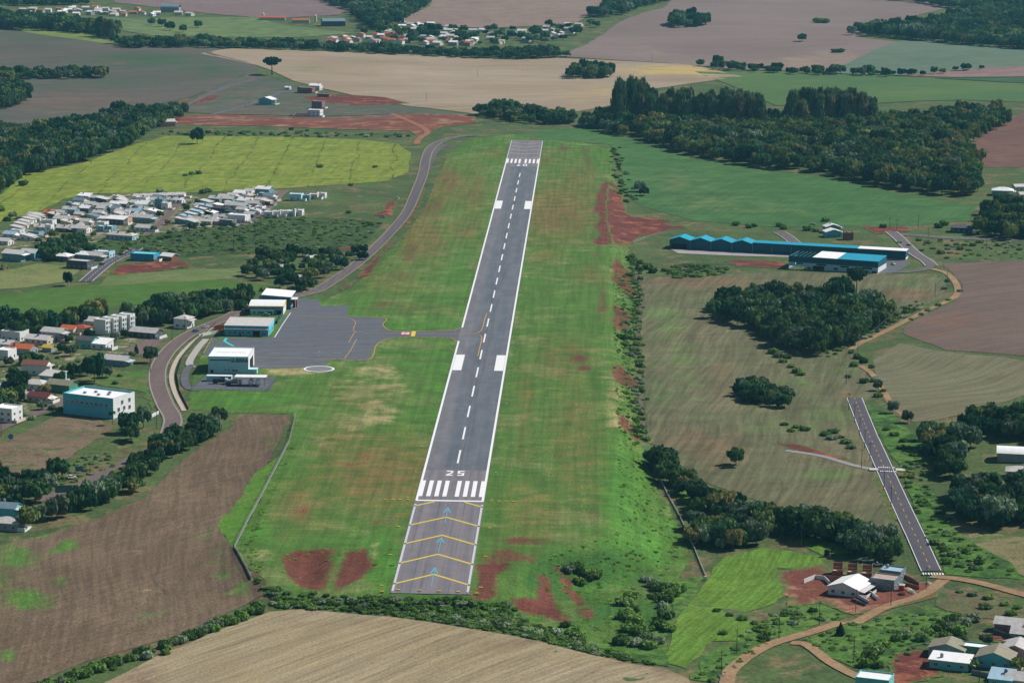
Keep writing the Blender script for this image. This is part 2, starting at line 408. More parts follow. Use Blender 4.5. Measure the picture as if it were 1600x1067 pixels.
# airfield: the mown strip and its banks
air_masks = {
 'red': [(590,745,70,20,.30),(700,280,30,26,.42),(672,325,34,26,.5),(640,395,26,30,.42),(690,250,22,10,.35),(880,345,75,30,.36),(905,560,20,14,.62),(915,575,16,6,.75),(880,590,14,20,.4),
         (808,560,8,20,.35),(806,700,12,60,.28),(790,870,60,22,.55),(820,845,70,7,.62),(470,800,34,24,.36),(440,835,20,18,.34),(560,730,60,40,.30),(480,740,26,40,.30),(760,925,30,16,.7),(600,812,60,18,.36),
         (835,218,14,4,.5),(880,232,16,5,.6),(915,236,10,5,.6),(600,475,26,6,.55),(590,485,30,10,.42),(790,265,30,10,.3),(745,300,26,30,.35),(735,345,22,25,.38),(720,360,30,16,.32),(630,430,18,16,.38),(610,435,10,20,.4),(860,500,10,40,.28),(915,640,14,50,.32),(920,260,14,30,.42),(930,400,14,16,.4),(940,470,12,50,.5),(960,600,16,60,.35),(680,745,40,60,.25),(925,800,26,22,.4),(985,500,22,40,.25),(700,380,40,14,.3)],
 'brown': [(600,740,130,75,.62),(540,700,70,60,.45),(470,790,60,50,.5),(690,290,60,50,.55),(660,370,50,55,.6),(870,330,90,60,.62),(840,250,60,20,.4),(900,300,40,60,.5),(850,400,40,20,.4),(920,430,40,20,.45),(880,560,60,50,.42),(900,690,60,130,.40),(830,800,60,60,.45),(820,640,20,100,.42),(560,620,80,40,.3),(740,300,40,60,.45),(725,360,40,30,.45),(610,440,60,30,.4),(770,240,30,14,.4),(990,640,20,160,.3),(650,480,60,10,.3)],
 'dry': [(595,580,45,14,.62),(605,605,50,12,.5),(583,655,44,12,.72),(590,640,40,16,.55),(590,628,22,4,.8),(545,670,30,22,.42),(500,690,40,12,.42),(540,560,60,16,.3),(455,580,50,10,.75),(560,610,60,30,.42),(410,870,20,26,.45),(430,690,8,40,.4),(585,860,12,20,.5),(640,500,60,16,.2),(960,620,22,50,.5),(965,660,20,14,.7)],
  'deep': [(900,890,90,32,.95),(860,905,60,30,.8),(940,880,60,30,.85),(1000,900,40,40,.55),(930,950,60,40,.6),(640,945,180,14,.9),(700,955,120,14,.9),(1010,960,50,50,.6),(870,930,50,40,.6),(985,560,14,60,.5),(980,470,14,40,.4)],  # dark rough grass; also the shade of camera-facing slopes, put into its colour
 'lush': [(690,610,30,160,.55),(640,720,30,120,.5),(760,620,18,300,.35),(980,760,45,110,.95),(1000,850,70,60,.8),(900,900,110,40,.75),(960,890,60,40,.9),(600,880,36,60,.8),(540,850,80,40,.35),(470,700,40,60,.4),(420,760,40,60,.5),(400,840,30,40,.6),(640,510,90,14,.7),(560,480,80,20,.45),(380,625,120,20,.62),(720,400,20,140,.5),(660,440,60,40,.3),(880,215,60,5,.6),(760,300,12,90,.55),(840,300,16,120,.35),(560,520,60,10,.3),(640,560,60,20,.5)],
}
SCARS = [
 "956,436 962,424 1000,456 994,470",
 "955,416 964,404 990,434 980,444",
 "958,474 988,490 980,514 962,514",
 "958,580 968,570 998,598 994,610 962,596",
 "966,656 974,648 1003,680 999,692 982,676",
 "438,872 460,862 520,855 514,892 500,922 474,917 448,897",
 "542,862 570,857 582,884 556,906 522,926 530,892",
 "750,882 800,876 802,882 774,900 770,921 746,926",
 "800,938 842,938 850,896 864,934 886,972 860,962 806,951",
 "866,883 874,884 892,905 926,966 918,968 900,942 880,908",
]
POLYMASK[('airfield_grass', 'red')] = [(G(P(s)), 1.1, 8.0) for s in SCARS]+[(G(P("940,288 950,283 958,287 966,296 972,302 970,312 977,320 974,332 990,339 1020,341 1062,345 1040,350 1050,353 1088,349 1070,357 1050,359 1026,368 1004,369 990,379 965,382 940,384 928,380 938,366 932,352 940,340 930,326 934,308")), 1.15, 9.0)]
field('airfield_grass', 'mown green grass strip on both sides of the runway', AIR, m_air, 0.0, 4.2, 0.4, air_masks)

tan = gmat('tan_stubble', (166, 151, 122), (154, 138, 106), big=110, mid=18, streak=[(36, 1.6, 50, 0.15, 12), (34, 6, 120, 0.11, 12)], lines=(36, 60, 1.5, 0.25, 40), finek=0.22, midk=0.1, masks=[('brown', (126, 104, 86), 0.4)])
field('stubble_field', 'pale tan stubble field at the bottom of the picture', "418,956 470,951 545,958 620,964 700,977 800,993 930,1023 1040,1045 1077,1060 1090,1120 1040,1220 -80,1220 40,1120 172,1062 250,1022 330,990", tan, 0.05, 14, 0.5,
      {'brown': [(560,975,140,10,.45),(420,968,60,12,.3),(700,1000,120,8,.4),(800,1005,60,10,.5),(1050,1050,40,18,.7),(220,1064,60,20,.7),(1000,1035,60,14,.5)]})
brown = gmat('brown_plough', (122, 104, 84), (108, 90, 72), big=70, mid=9, fine=1.3, streak=[(-8, 2.0, 40, 0.16, 25), (35, 2.5, 24, 0.10, 10)], lines=[(-10, 40, 1.4, 0.2, 40)], finek=0.42, midk=0.18, masks=[('green', (88, 122, 54), 0.3), ('pale', (160, 140, 108), 0.3)])
field('ploughed_field', 'brown ploughed field left of the airfield fence', "455,648 385,647 338,682 285,720 225,778 160,808 62,838 0,852 -130,872 -130,1140 60,1064 125,1036 212,1011 275,993 340,964 384,944 412,928 414,906 372,870 350,832 386,770 430,702", brown, 0.05, 8, 0.5,
      {'green': [(20,870,50,26,.75),(100,850,10,30,.9),(88,905,16,12,.8),(40,935,50,18,.8),(10,905,30,40,.55),(62,835,24,8,.8),(300,905,14,8,.5),(225,965,26,10,.4),(345,880,14,26,.95),(360,895,14,12,.9),(330,840,8,30,.4),(10,1020,14,10,.6),(270,955,20,8,.45),(380,920,12,16,.6),(425,690,26,14,.4)],
       'pale': [(215,865,4,40,.42),(250,925,46,5,.5),(140,965,60,5,.5),(70,1030,40,4,.4)]})
field('grass_margin', 'bright green grass margin beside the ploughed field', "350,832 338,824 372,775 400,738 440,712 412,770 388,815 368,852 372,872", gmat('bright_margin', (92, 142, 46), (104, 134, 58), big=30, mid=6), 0.14, 6, 0.5)
MSLIDE = "950,288 972,302 974,312 979,320 978,332 990,339 1020,341 1062,345 1040,350 1050,353 1088,349 1070,357 1050,359 1026,368 1004,369 990,379 956,382 948,350 946,320"
m_red = gmat('red_earth', (118, 66, 56), (104, 58, 52), big=40, mid=7, fine=0.8, clump=(14, (146, 90, 66), 0.3), midk=0.3, fringe=((96, 116, 60), 2.2))
m_redp = gmat('pale_red_earth', (138, 86, 68), (116, 68, 56), big=40, mid=9, fine=0.8, clump=(26, (158, 116, 92), 0.3), midk=0.35, fringe=((104, 112, 66), 4.0))
REDS = [
 ("", MSLIDE, m_red, 'dark red earth slide beside the far right of the airfield'),
 ("mud bank", "235,183 330,179 420,181 520,184 640,178 740,180 748,192 690,199 655,216 640,205 560,203 400,197 250,195", m_redp, 'wide strip of bare red earth below the building plots'),
 ("", "402,737 426,725 402,780 357,828 347,825 376,782", m_redp, 'red strip of bare earth along the airfield fence'),
 ("", "180,415 240,409 290,408 302,417 240,425 172,431", m_red, 'red bare lot below the turquoise building'),
 ("", "604,314 622,316 612,338 576,336 596,330", m_red, 'red bank beside the winding road near the grey car'),
 ("", "562,426 600,386 612,380 577,432 556,435", m_red, 'long red bank on the airfield side of the winding road'),
 ("", "530,450 557,437 546,450 534,455", m_red, 'small red bank near the far hangar'),
 ("", "505,391 566,383 562,392 512,393", m_red, 'thin red cut behind the trees left of the winding road'),
 ("", "628,352 642,334 662,292 666,296 650,338 634,358", m_red, 'red ditch along the right edge of the winding road'),
 ("", "1213,892 1290,880 1306,900 1392,914 1478,906 1466,932 1380,954 1330,960 1282,942 1232,946", m_redp, 'orange red earth of the building site at lower right'),
 ("", "1395,1022 1462,1012 1476,1056 1400,1072 1384,1060", m_red, 'red earth yard beside the white roofed turquoise house'),
 ("", "1528,988 1560,980 1580,1008 1545,1002", m_red, 'red earth patch behind the bottom right houses'),
 ("", "1130,408 1150,405 1232,410 1232,420 1150,416", m_red, 'red cut beside the roofless end of the front warehouse'),
 ("", "1365,742 1378,742 1404,812 1390,814", m_red, 'red verge on the left side of the short asphalt road'),
 ("", "1400,738 1432,738 1438,748 1408,746", m_redp, 'red bare spot right of the raised crossing'),
 ("", "1340,353 1420,355 1425,362 1370,366", m_red, 'thin red line of earth at the foot of the soy field'),
 ("", "470,152 540,148 600,152 640,162 560,166 490,160", m_red, 'red earth around the brick shells on the upper plots'),
 ("", "270,163 320,150 350,149 330,158 290,166", m_red, 'red earth heap at the upper left end of the plots'),
 ("", "1195,690 1250,694 1330,718 1325,722 1240,703", m_red, 'thin red ditch across the right stubble field'),
]
for i, (_, poly, mt, lb) in enumerate(REDS):
    field('red_earth', lb, poly, mt, 0.12, 2.6 if P(poly)[0][1] > 300 else 8, 0.5, None, edge=True)

soy = gmat('soy_crop', (70, 108, 58), (80, 114, 62), big=160, mid=22, streak=[(20, 3, 60, 0.10, 30), (72, 9, 120, 0.08, 60)], finek=0.16, midk=0.12, masks=[('brown', (112, 122, 76), 0.4)])
field('soy_field', 'smooth blue green soy field right of the far runway', "800,212 850,203 905,200 960,206 1000,224 1080,247 1200,268 1290,277 1390,300 1527,322 1512,345 1400,354 1200,354 1090,346 1000,322 975,300 966,240 952,226 850,218", soy, 0.05, 30, 0.5,
      {'brown': [(1050,285,50,20,.5),(1100,315,60,20,.45),(1200,325,80,12,.35)]})
yel = gmat('yellow_crop', (124, 140, 54), (136, 146, 62), big=60, mid=9, finek=0.24, midk=0.22, streak=[(4, 4, 60, 0.12, 10), (80, 8, 60, 0.1, 40)], lines=[(-3, 34, 1.5, 0.55, 18)], clump=(22, (118, 136, 52), 0.25))
field('yellow_crop_field', 'yellow green crop field with tractor lines on the left', "40,272 130,255 210,226 260,213 400,213 560,218 622,225 643,240 637,270 600,284 510,290 400,297 300,301 130,303 100,312 60,332 0,347 -130,372 -130,322 0,305", yel, 0.05, 24, 0.8)
darkf = gmat('shaded_stubble', (104, 96, 86), (92, 92, 80), big=160, mid=24, streak=[(70, 6, 120, 0.12, 60)], masks=[('green', (70, 94, 66), 0.4), ('red', (122, 96, 84), 0.4)], finek=0.14, midk=0.1)  # cloud shadow over the upper left is put into this darker field colour
field('shaded_stubble_field', 'cloud-shaded grey stubble field at the upper left', "-130,54 0,47 45,50 190,72 345,76 330,83 392,98 404,108 290,155 230,166 120,190 0,198 -130,203", darkf, 0.05, 45, 1,
      {'green': [(230,95,110,14,.8),(330,110,60,14,.7),(60,60,100,6,.6),(150,120,120,8,.4),(200,130,100,6,.5)], 'red': [(120,160,140,20,.45),(180,98,20,6,.6),(30,170,40,10,.5)]})
tan2 = gmat('far_tan_stubble', (170, 152, 130), (156, 136, 112), big=200, mid=30, streak=[(85, 5, 140, 0.13, 90)], finek=0.14, midk=0.1, masks=[('green', (132, 134, 96), 0.4), ('gold', (190, 164, 104), 0.4)])
field('far_stubble_field', 'wide pale stubble field below the tree belt', "312,84 360,76 500,80 650,86 800,94 870,91 1000,97 1080,101 1160,120 1100,128 1010,140 955,165 900,175 740,178 640,166 560,151 460,127 404,102", tan2, 0.05, 40, 1,
      {'green': [(470,107,40,8,.62),(560,95,60,4,.45),(880,178,50,6,.6),(700,172,60,6,.35),(940,122,70,4,.5)], 'gold': [(1060,110,120,10,.75),(940,145,80,20,.4)]})
purp = gmat('mauve_plough', (140, 122, 114), (130, 110, 104), big=240, mid=36, streak=[(75, 6, 160, 0.09, 60)], finek=0.12, midk=0.08, masks=[('tan', (160, 138, 116), 0.4)])
field('mauve_field', 'bare mauve brown field at the upper right', "876,88 930,62 962,38 1040,12 1080,-70 1420,-70 1480,12 1335,58 1402,66 1288,112 1150,109 1050,99 960,94", purp  , 0.05, 40, 1,
      {'tan': [(1250,98,70,12,.6),(1000,80,60,10,.3),(1300,90,50,20,.5)]})
field('grey_green_field', 'flat grey green field wedge at the upper right', "1286,114 1345,88 1425,60 1600,78 1730,86 1730,100 1600,106 1400,118", gmat('grey_green_crop', (98, 118, 98), (108, 122, 100), big=200, mid=30, finek=0.1, midk=0.08, streak=(70, 6, 120, 0.05, 20))  , 0.05, 40)
field('green_pasture', 'bright green pasture behind the tall grove', "1085,112 1200,112 1400,119 1600,133 1730,140 1730,166 1600,160 1500,156 1400,160 1300,165 1210,165 1150,136", gmat('pasture', (94, 118, 66), (78, 108, 62), big=160, mid=24, finek=0.14, midk=0.12, streak=(70, 5, 120, 0.1, 30)), 0.05, 45, 1)
field('pink_field', 'pinkish bare field strip at the right edge', "1395,119 1500,109 1600,103 1730,98 1730,117 1600,120 1500,121", gmat('pink_plough', (150, 124, 118), (140, 112, 108), big=200, mid=30, finek=0.1), 0.08, 60)
field('dark_crop_strip', 'dark green crop strip at the right edge', "1450,122 1600,121 1730,119 1730,132 1600,130", gmat('dark_crop', (66, 100, 62), (60, 92, 60), big=200, mid=30, finek=0.1), 0.1, 60)
field('rust_field', 'rust brown bare field at the right edge behind the wood', "1506,230 1560,192 1600,176 1730,160 1730,272 1600,262 1542,262", gmat('rust_plough', (122, 90, 76), (112, 82, 72), big=90, mid=16, finek=0.14, streak=(60, 4, 70, 0.08, 20)), 0.05, 40, 1)
field('top_brown_field', 'brown field with the village at its lower edge, top centre', "600,36 640,24 672,10 690,-70 960,-70 966,8 920,24 900,36 760,44 640,40", gmat('top_plough', (150, 128, 112), (142, 118, 108), big=240, mid=30, finek=0.1, streak=(75, 6, 150, 0.06, 30))  , 0.05, 40, 1)
field('top_mauve_field', 'mauve field at the top left behind the hamlet', "240,-70 178,4 330,22 430,30 528,24 546,14 500,0 470,-70", gmat('top_mauve', (136, 114, 110), (128, 104, 102), big=240, mid=30, finek=0.1, streak=(75, 6, 150, 0.06, 30))  , 0.05, 40, 1)
field('hill_meadow', 'green meadow with scattered trees at the upper left', "190,30 270,28 400,27 445,40 552,52 480,58 330,58 240,56 180,46", gmat('hill_grass', (102, 122, 76), (116, 128, 80), big=120, mid=24, finek=0.12), 0.05, 50, 1)
field('light_meadow', 'small light green meadow above the dark stubble field', "18,46 60,44 130,52 190,72 120,62 60,54", gmat('light_grass', (126, 142, 72), (116, 130, 66), big=120, mid=24, finek=0.12), 0.09, 40, 1)
field('far_green_field', 'long green field strip across the top left', "-130,12 0,8 20,22 140,26 240,30 190,40 20,44 -130,50", gmat('far_grass', (104, 122, 78), (96, 110, 80), big=120, mid=24, finek=0.12), 0.04, 60, 1)
rstub = gmat('right_stubble', (116, 110, 82), (100, 104, 72), big=80, mid=12, streak=[(10, 2.4, 50, 0.17, 30), (8, 6, 90, 0.12, 30), (70, 9, 40, 0.08, 20)], lines=(12, 42, 1.3, 0.16, 50), finek=0.28, midk=0.15, masks=[('green', (98, 122, 66), 0.4), ('red', (134, 96, 74), 0.4)])
field('right_stubble_field', 'greenish brown stubble field between airfield bank and short road', "1004,432 1080,434 1150,428 1232,424 1400,428 1460,428 1478,444 1470,466 1400,505 1330,545 1345,575 1372,600 1378,622 1340,632 1352,690 1372,745 1388,790 1405,835 1330,822 1200,790 1100,752 1014,690 1001,560", rstub, 0.05, 10, 0.8,
      {'green': [(1040,500,40,40,.6),(1060,570,50,60,.45),(1030,620,30,40,.4),(1250,600,60,20,.4),(1300,740,60,10,.6),(1240,670,90,14,.45),(1300,650,50,30,.4),(1430,440,50,20,.4),(1080,640,30,30,.4),(1330,575,40,14,.4)],
       'red': [(1100,440,120,12,.45),(1330,615,20,8,.6),(1120,700,60,40,.42),(1060,690,40,40,.35),(1130,600,30,50,.3),(1410,460,60,12,.5)]})
rbr = gmat('right_plough', (122, 102, 90), (112, 94, 84), big=110, mid=16, streak=[(50, 3, 80, 0.12, 40)], finek=0.2, midk=0.12, masks=[('red', (132, 92, 74), 0.4)])
field('right_ploughed_field', 'grey brown ploughed field at the right edge', "1474,412 1600,407 1740,402 1740,562 1600,556 1480,546 1408,522 1418,506 1492,472 1504,448", rbr, 0.05, 20, 0.8, {'red': [(1490,500,60,14,.5),(1440,520,40,8,.5)]})
field('contour_field', 'olive field with curved rows above the lower right wood', "1362,562 1408,536 1480,550 1600,562 1740,566 1740,650 1600,618 1520,646 1432,660 1396,646 1370,606", gmat('contour_stubble', (122, 120, 92), (116, 110, 84), big=80, mid=14, streak=[(55, 3, 70, 0.14, 120)], lines=(60, 20, 1.2, 0.2, 120), finek=0.2, midk=0.12), 0.05, 14, 0.8)
meadow = gmat('meadow_grass', (78, 112, 46), (84, 116, 52), big=50, mid=10, finek=0.22, midk=0.14)
field('meadow', 'vivid green meadow behind the left tree rows', "-120,490 -120,474 0,461 90,450 160,444 270,438 330,436 410,447 440,452 380,462 300,470 180,480 100,497 0,503", meadow, 0.05, 14, 0.8)
field('scrub_slope', 'dark green scrub slope with palms below the estate', "120,372 230,362 300,352 420,338 560,343 596,348 570,382 480,392 380,396 300,402 180,398", gmat('scrub', (80, 96, 52), (66, 86, 48), big=40, mid=7, fine=0.45, finek=0.45, midk=0.35, clump=(9, (54, 76, 44), 0.4)), 0.06, 12, 1.0)
field('pale_lot', 'dry yellowish grass lot left of the small street', "-60,455 0,424 60,412 130,418 100,440 40,450", gmat('dry_lot', (134, 136, 86), (112, 124, 70), big=30, mid=8), 0.07, 10, 0.8)
field('dry_bank', 'pale grass bank below the red lot', "150,448 172,431 300,420 390,418 370,436 240,442", gmat('dry_bank_grass', (118, 128, 80), (100, 118, 66), big=30, mid=8), 0.07, 10, 0.8)
corn = gmat('young_corn', (106, 138, 50), (94, 128, 48), big=40, mid=8, fine=0.7, streak=[(18, 1.6, 26, 0.22, 30)], finek=0.32, midk=0.18)
field('corn_field', 'bright green corn field curving at lower right', "1040,1034 1046,1000 1074,942 1108,896 1132,870 1190,856 1262,864 1290,872 1284,888 1214,888 1228,930 1196,948 1120,950 1150,966 1200,975 1212,990 1150,1000 1112,1000 1092,1024 1076,1042", corn, 0.08, 7, 0.6)
field('corn_strip', 'narrow bright corn strip below the lower right tree row', "1200,818 1240,826 1290,846 1336,864 1286,866 1240,846 1196,834", corn, 0.08, 7, 0.5)
field('corn_corner', 'small bright corn corner beside the white pole fence', "1050,756 1078,764 1100,782 1096,800 1066,784", corn, 0.1, 6, 0.5)
field('weedy_plot', 'bare brownish weedy plot between the tracks at lower right', "1462,916 1600,940 1740,960 1740,1000 1560,968 1500,960 1460,946", gmat('weeds', (122, 108, 84), (98, 104, 66), big=30, mid=7, clump=(12, (78, 104, 52), 0.4)), 0.05, 9, 0.8)
field('dry_clearing', 'pale straw clearing under the trees at the right edge', "1462,790 1500,815 1560,836 1740,850 1740,920 1600,900 1530,868 1480,835", gmat('straw', (140, 130, 94), (124, 118, 80), big=30, mid=8, clump=(14, (96, 112, 62), 0.3)), 0.06, 9, 0.8)
field('vacant_lot', 'bare brown vacant lot below the big teal-shaded building', "-60,730 0,694 60,664 92,648 130,650 178,664 165,682 118,708 80,735 0,745", gmat('bare_lot', (132, 112, 92), (112, 98, 76), big=26, mid=6, clump=(14, (98, 104, 66), 0.3), midk=0.3), 0.08, 7, 0.8)
field('grass_lot', 'rough grass lot behind the big teal building', "90,600 150,584 230,578 246,610 240,640 222,612 150,600", gmat('lot_grass', (84, 116, 54), (98, 114, 64), big=24, mid=6, clump=(12, (116, 104, 76), 0.25)), 0.07, 7, 0.8)
plot = gmat('dark_plots', (100, 102, 84), (90, 94, 80), big=60, mid=14, clump=(40, (112, 98, 84), 0.3), finek=0.16)
field('building_plots', 'dark grassy building plots with streets at the upper left', "285,162 330,140 395,112 430,124 470,136 560,156 640,168 738,180 640,178 520,182 420,180 330,178 262,174", plot, 0.08, 24, 1)
field('estate_ground', 'trodden gardens and yards between the estate houses', "-20,392 0,366 50,340 100,326 135,308 205,304 300,306 330,314 420,298 446,300 404,344 330,356 240,366 150,378 60,384", gmat('garden_ground', (112, 110, 82), (94, 106, 66), big=18, mid=5, fine=0.6, clump=(9, (176, 164, 146), 0.35), midk=0.35), 0.07, 10, 1.0)
field('suburb_ground', 'trodden gardens and yards between the left houses', "-40,690 -40,530 40,520 100,512 190,516 240,526 200,552 150,556 110,580 100,602 96,628 40,650 0,664", gmat('suburb_garden', (104, 108, 74), (86, 104, 58), big=16, mid=5, fine=0.6, clump=(8, (164, 148, 126), 0.25), midk=0.35), 0.07, 8, 1.0)
# near bank hollows and rough ground right of the stopway
rough = gmat('rough_bank', (78, 116, 48), (92, 122, 56), big=24, mid=6, fine=0.7, clump=(10, (60, 92, 44), 0.35), midk=0.3, finek=0.35)
field('rough_grass', 'rough weedy grass between the bank bushes and the corn', "925,1018 1010,1010 1050,955 1064,905 1100,900 1072,945 1044,1000 1038,1040 1000,1035", rough, 0.1, 7, 0.6)
field('verge_grass', 'rough grass triangle between the dirt tracks', "1246,1000 1300,984 1390,958 1450,946 1500,960 1470,1000 1420,1010 1370,1050 1330,1040 1280,1018", rough, 0.09, 7, 0.6)
field('roadside_weeds', 'weedy green slope left of the white new house', "1150,1000 1215,960 1232,946 1282,942 1326,962 1260,985 1200,1004 1150,1036 1120,1067 1080,1062 1100,1020", rough, 0.09, 7, 0.6)
field('road_verge', 'weedy green verge right of the short asphalt road', "1350,630 1395,648 1440,690 1450,725 1410,738 1380,690", rough, 0.09, 7, 0.6)
field('thicket_ground', 'weedy ground right of the lower road end', "1412,745 1460,770 1490,830 1580,880 1600,905 1480,898 1440,830", rough, 0.09, 8, 0.6)

# ------------------------------------------------------------------ runway
def asphalt(name, c1, c2, seams=True, ang=0.0, k=None):
    t = NT(name); pos = t.n('ShaderNodeNewGeometry').outputs['Position']
    nb = t.noise(t.mapping(t.mapping(pos, ang), 0, (1/3.4, 1/160.0, 1)), 1.0, 3, 0.55); nm = t.noise(pos, 1/7.0, 4, 0.65); nf = t.noise(pos, 1.3, 3, 0.6)
    c = t.mix(t.ramp(nb, 0.38, 0.62), lin(c1, GK), lin(c2, GK))
    v = t.math('MULTIPLY', t.ramp(nm, 0.3, 0.7, 0.9, 1.1, False), t.ramp(nf, 0.3, 0.7, 0.92, 1.08, False))
    if name == 'runway_asphalt':
        s3 = t.n('ShaderNodeSeparateXYZ'); t.l(pos, s3.inputs[0]); ax = t.math('ABSOLUTE', s3.outputs[0])
        rub = t.math('MULTIPLY', t.ramp(ax, 2.0, 7.5, 1.0, 0.0), t.ramp(t.noise(t.mapping(pos, 0, (1/1.1, 1/70.0, 1)), 1.0, 4, 0.6), 0.42, 0.64))
        v = t.math('MULTIPLY', v, t.math('SUBTRACT', 1.0, t.math('MULTIPLY', rub, 0.22)))
        c = t.mix(t.ramp(s3.outputs[0], -9.5, -6.0, 0.55, 0.0), c, lin((128, 122, 124), GK))
        v = t.math('MULTIPLY', v, t.ramp(t.noise(t.mapping(pos, 0, (1/7.0, 1/28.0, 1)), 1.0, 2, 0.5), 0.35, 0.65, 0.92, 1.08))
    if seams:
        sx = t.n('ShaderNodeSeparateXYZ'); t.l(t.mapping(pos, ang), sx.inputs[0])
        md = t.math('PINGPONG', t.math('ADD', sx.outputs[0], t.math('MULTIPLY', t.noise(pos, 1/60.0, 2), 0.7)), 1.85)
        ln = t.math('MULTIPLY', t.ramp(md, 0.0, 0.42, 1, 0), t.ramp(t.noise(t.mapping(t.mapping(pos, ang), 0, (1/4.0, 1/45.0, 1)), 1.0, 3), 0.38, 0.62, 0.1, 1.0))
        v = t.math('MULTIPLY', v, t.math('SUBTRACT', 1.0, t.math('MULTIPLY', ln, seams if seams is not True else 0.22)))
    return t.finish(t.scale(c, v), 0.85, 0.25, nf, 0.15, 0.05)
m_run = asphalt('runway_asphalt', (102, 108, 116), (112, 113, 118), 0.10)
m_stop = asphalt('stopway_asphalt', (134, 126, 128), (120, 115, 120), 0.34)
m_apron = asphalt('apron_asphalt', (96, 99, 106), (106, 106, 111), 0.08, 1.3)
m_road = asphalt('road_asphalt', (100, 94, 98), (112, 102, 102), False)
m_roadr = asphalt('reddish_asphalt', (122, 104, 98), (112, 96, 92), False)
m_new = asphalt('new_asphalt', (88, 84, 92), (94, 88, 94), False)
def paint(name, c, wear=0.2, k=0.85):
    t = NT(name); pos = t.n('ShaderNodeNewGeometry').outputs['Position']
    n = t.noise(t.mapping(pos, 0, (1, 0.25, 1)), 0.9, 5, 0.7)
    return t.finish(t.mix(t.ramp(n, 0.58, 0.75, 0, wear), lin(c, k), lin((130, 126, 126), k)), 0.6, 0.3)
p_white = paint('white_paint', (246, 244, 240)); p_yel = paint('yellow_paint', (226, 200, 70)); p_blue = paint('blue_paint', (112, 160, 172), 0.45)
p_worn = paint('worn_white_paint', (205, 204, 206), 0.7); p_fade = paint('faded_cream_paint', (196, 188, 176), 0.5); p_or = paint('apron_yellow_paint', (204, 158, 84), 0.3)
p_red = paint('red_paint', (206, 104, 92), 0.2); p_cyan = paint('cyan_paint', (70, 208, 212), 0.1)
RZ, MZ = 0.10, 0.14
YTH, YFT, YFE = 145.9, 1402.2, 1542.0
yrow = lambda px, py: float(at_plane([(px, py)])[0][1]); xrow = lambda px, py: float(at_plane([(px, py)])[0][0])
run = MB()
ya, yb = yrow(700, 734.2), yrow(820, 260.8)
for (y0, y1, m) in ((0, ya, 1), (ya, yb, 0), (yb, YFE, 1)):
    n = max(1, int((y1-y0)/50))
    for i in range(n):
        a, b = y0+(y1-y0)*i/n, y0+(y1-y0)*(i+1)/n
        run.quad((-15.4, a, RZ), (15.4, a, RZ), (15.4, b, RZ), (-15.4, b, RZ), m=m)
run.quad((-15.4, 0, -0.3), (15.4, 0, -0.3), (15.4, 0, RZ), (-15.4, 0, RZ), m=1)
runway = run.obj('runway', [m_run, m_stop]); tag(runway, 'long dark asphalt runway with white markings running up the picture', None, None, 'structure')
def patch(name, pts, mat, parent, z=MZ):
    return obj(name, mesh(name, [(p[0], p[1], z) for p in pts], [tuple(range(len(pts)))], [mat]), parent)
def rect(name, x0, x1, y0, y1, mat, parent, z=MZ): return patch(name, [(x0, y0), (x1, y0), (x1, y1), (x0, y1)], mat, parent, z)
# edge lines, broken where the taxiway joins
ytx0, ytx1 = yrow(717, 533), yrow(722, 512)
rect('edge_line', 14.1, 15.15, YTH, YFT, p_white, runway)
rect('edge_line', -15.15, -14.1, YTH, ytx0, p_white, runway); rect('edge_line', -15.15, -14.1, ytx1, YFT, p_white, runway)
rect('worn_edge_line', -15.1, -14.2, 3, YTH-6, p_worn, runway); rect('worn_edge_line', 14.2, 15.1, 3, YTH-6, p_worn, runway)
rect('worn_edge_line', -15.1, -14.4, YFT+4, YFE-4, p_worn, runway); rect('worn_edge_line', 14.4, 15.1, YFT+4, YFE-4, p_worn, runway)
rect('threshold_bar', -14.9, 14.9, YTH-0.9, YTH+1.1, p_white, runway, MZ+0.02)
rect('threshold_bar', -14.4, 14.4, YFT-0.6, YFT+0.7, p_fade, runway, MZ+0.02)
for (y0, y1, far) in ((yrow(700, 775.8), yrow(703, 751.2), 0), (yrow(818, 255.5), yrow(818, 249), 1)):
    for sx in (-1, 1):
        for k in range(4):
            a = 1.8+k*3.6; b = a+(1.9 if k < 3 else 2.2)
            rect('threshold_stripe', min(sx*a, sx*b), max(sx*a, sx*b), y0, y1, p_white, runway, MZ+0.01)
DIG = {'2': [[(0,.82),(.9,.82),(1,1),(.05,1)], [(.68,.56),(1,.56),(1,.98),(.68,.82)], [(0,.18),(.4,.18),(1,.56),(.6,.56)], [(0,0),(1,0),(1,.18),(0,.18)]],
       '5': [[(0,.82),(1,.82),(1,1),(0,1)], [(0,.56),(.32,.56),(.32,.82),(0,.82)], [(0,.42),(1,.42),(1,.56),(0,.56)], [(.68,.18),(1,.18),(1,.42),(.68,.42)], [(0,0),(1,0),(1,.18),(0,.18)]],
       '0': [[(0,.82),(1,.82),(1,1),(0,1)], [(0,0),(1,0),(1,.18),(0,.18)], [(0,.18),(.28,.18),(.28,.82),(0,.82)], [(.72,.18),(1,.18),(1,.82),(.72,.82)]],
       '7': [[(0,.8),(1,.8),(1,1),(0,1)], [(.18,0),(.52,0),(1,.8),(.62,.8)]]}
def digit(ch, x, y0, w, h, flip=False):
    mb = MB()
    for q in DIG[ch]:
        pts = [(x+(u-.5)*w, y0+v*h) if not flip else (x-(u-.5)*w, y0+(1-v)*h) for u, v in q]
        mb.quad(*[(p[0], p[1], MZ+0.01) for p in pts])
    return mb.obj('runway_digit', p_white, runway)
yd0, yd1 = yrow(710, 743.6), yrow(710, 734.6)
digit('2', xrow(702.6, 739), yd0+.3, 3.1, (yd1-yd0)*.86); digit('5', xrow(720.4, 739), yd0+.3, 3.1, (yd1-yd0)*.86)
ye0, ye1 = yrow(818, 259.9), yrow(818, 256.9)
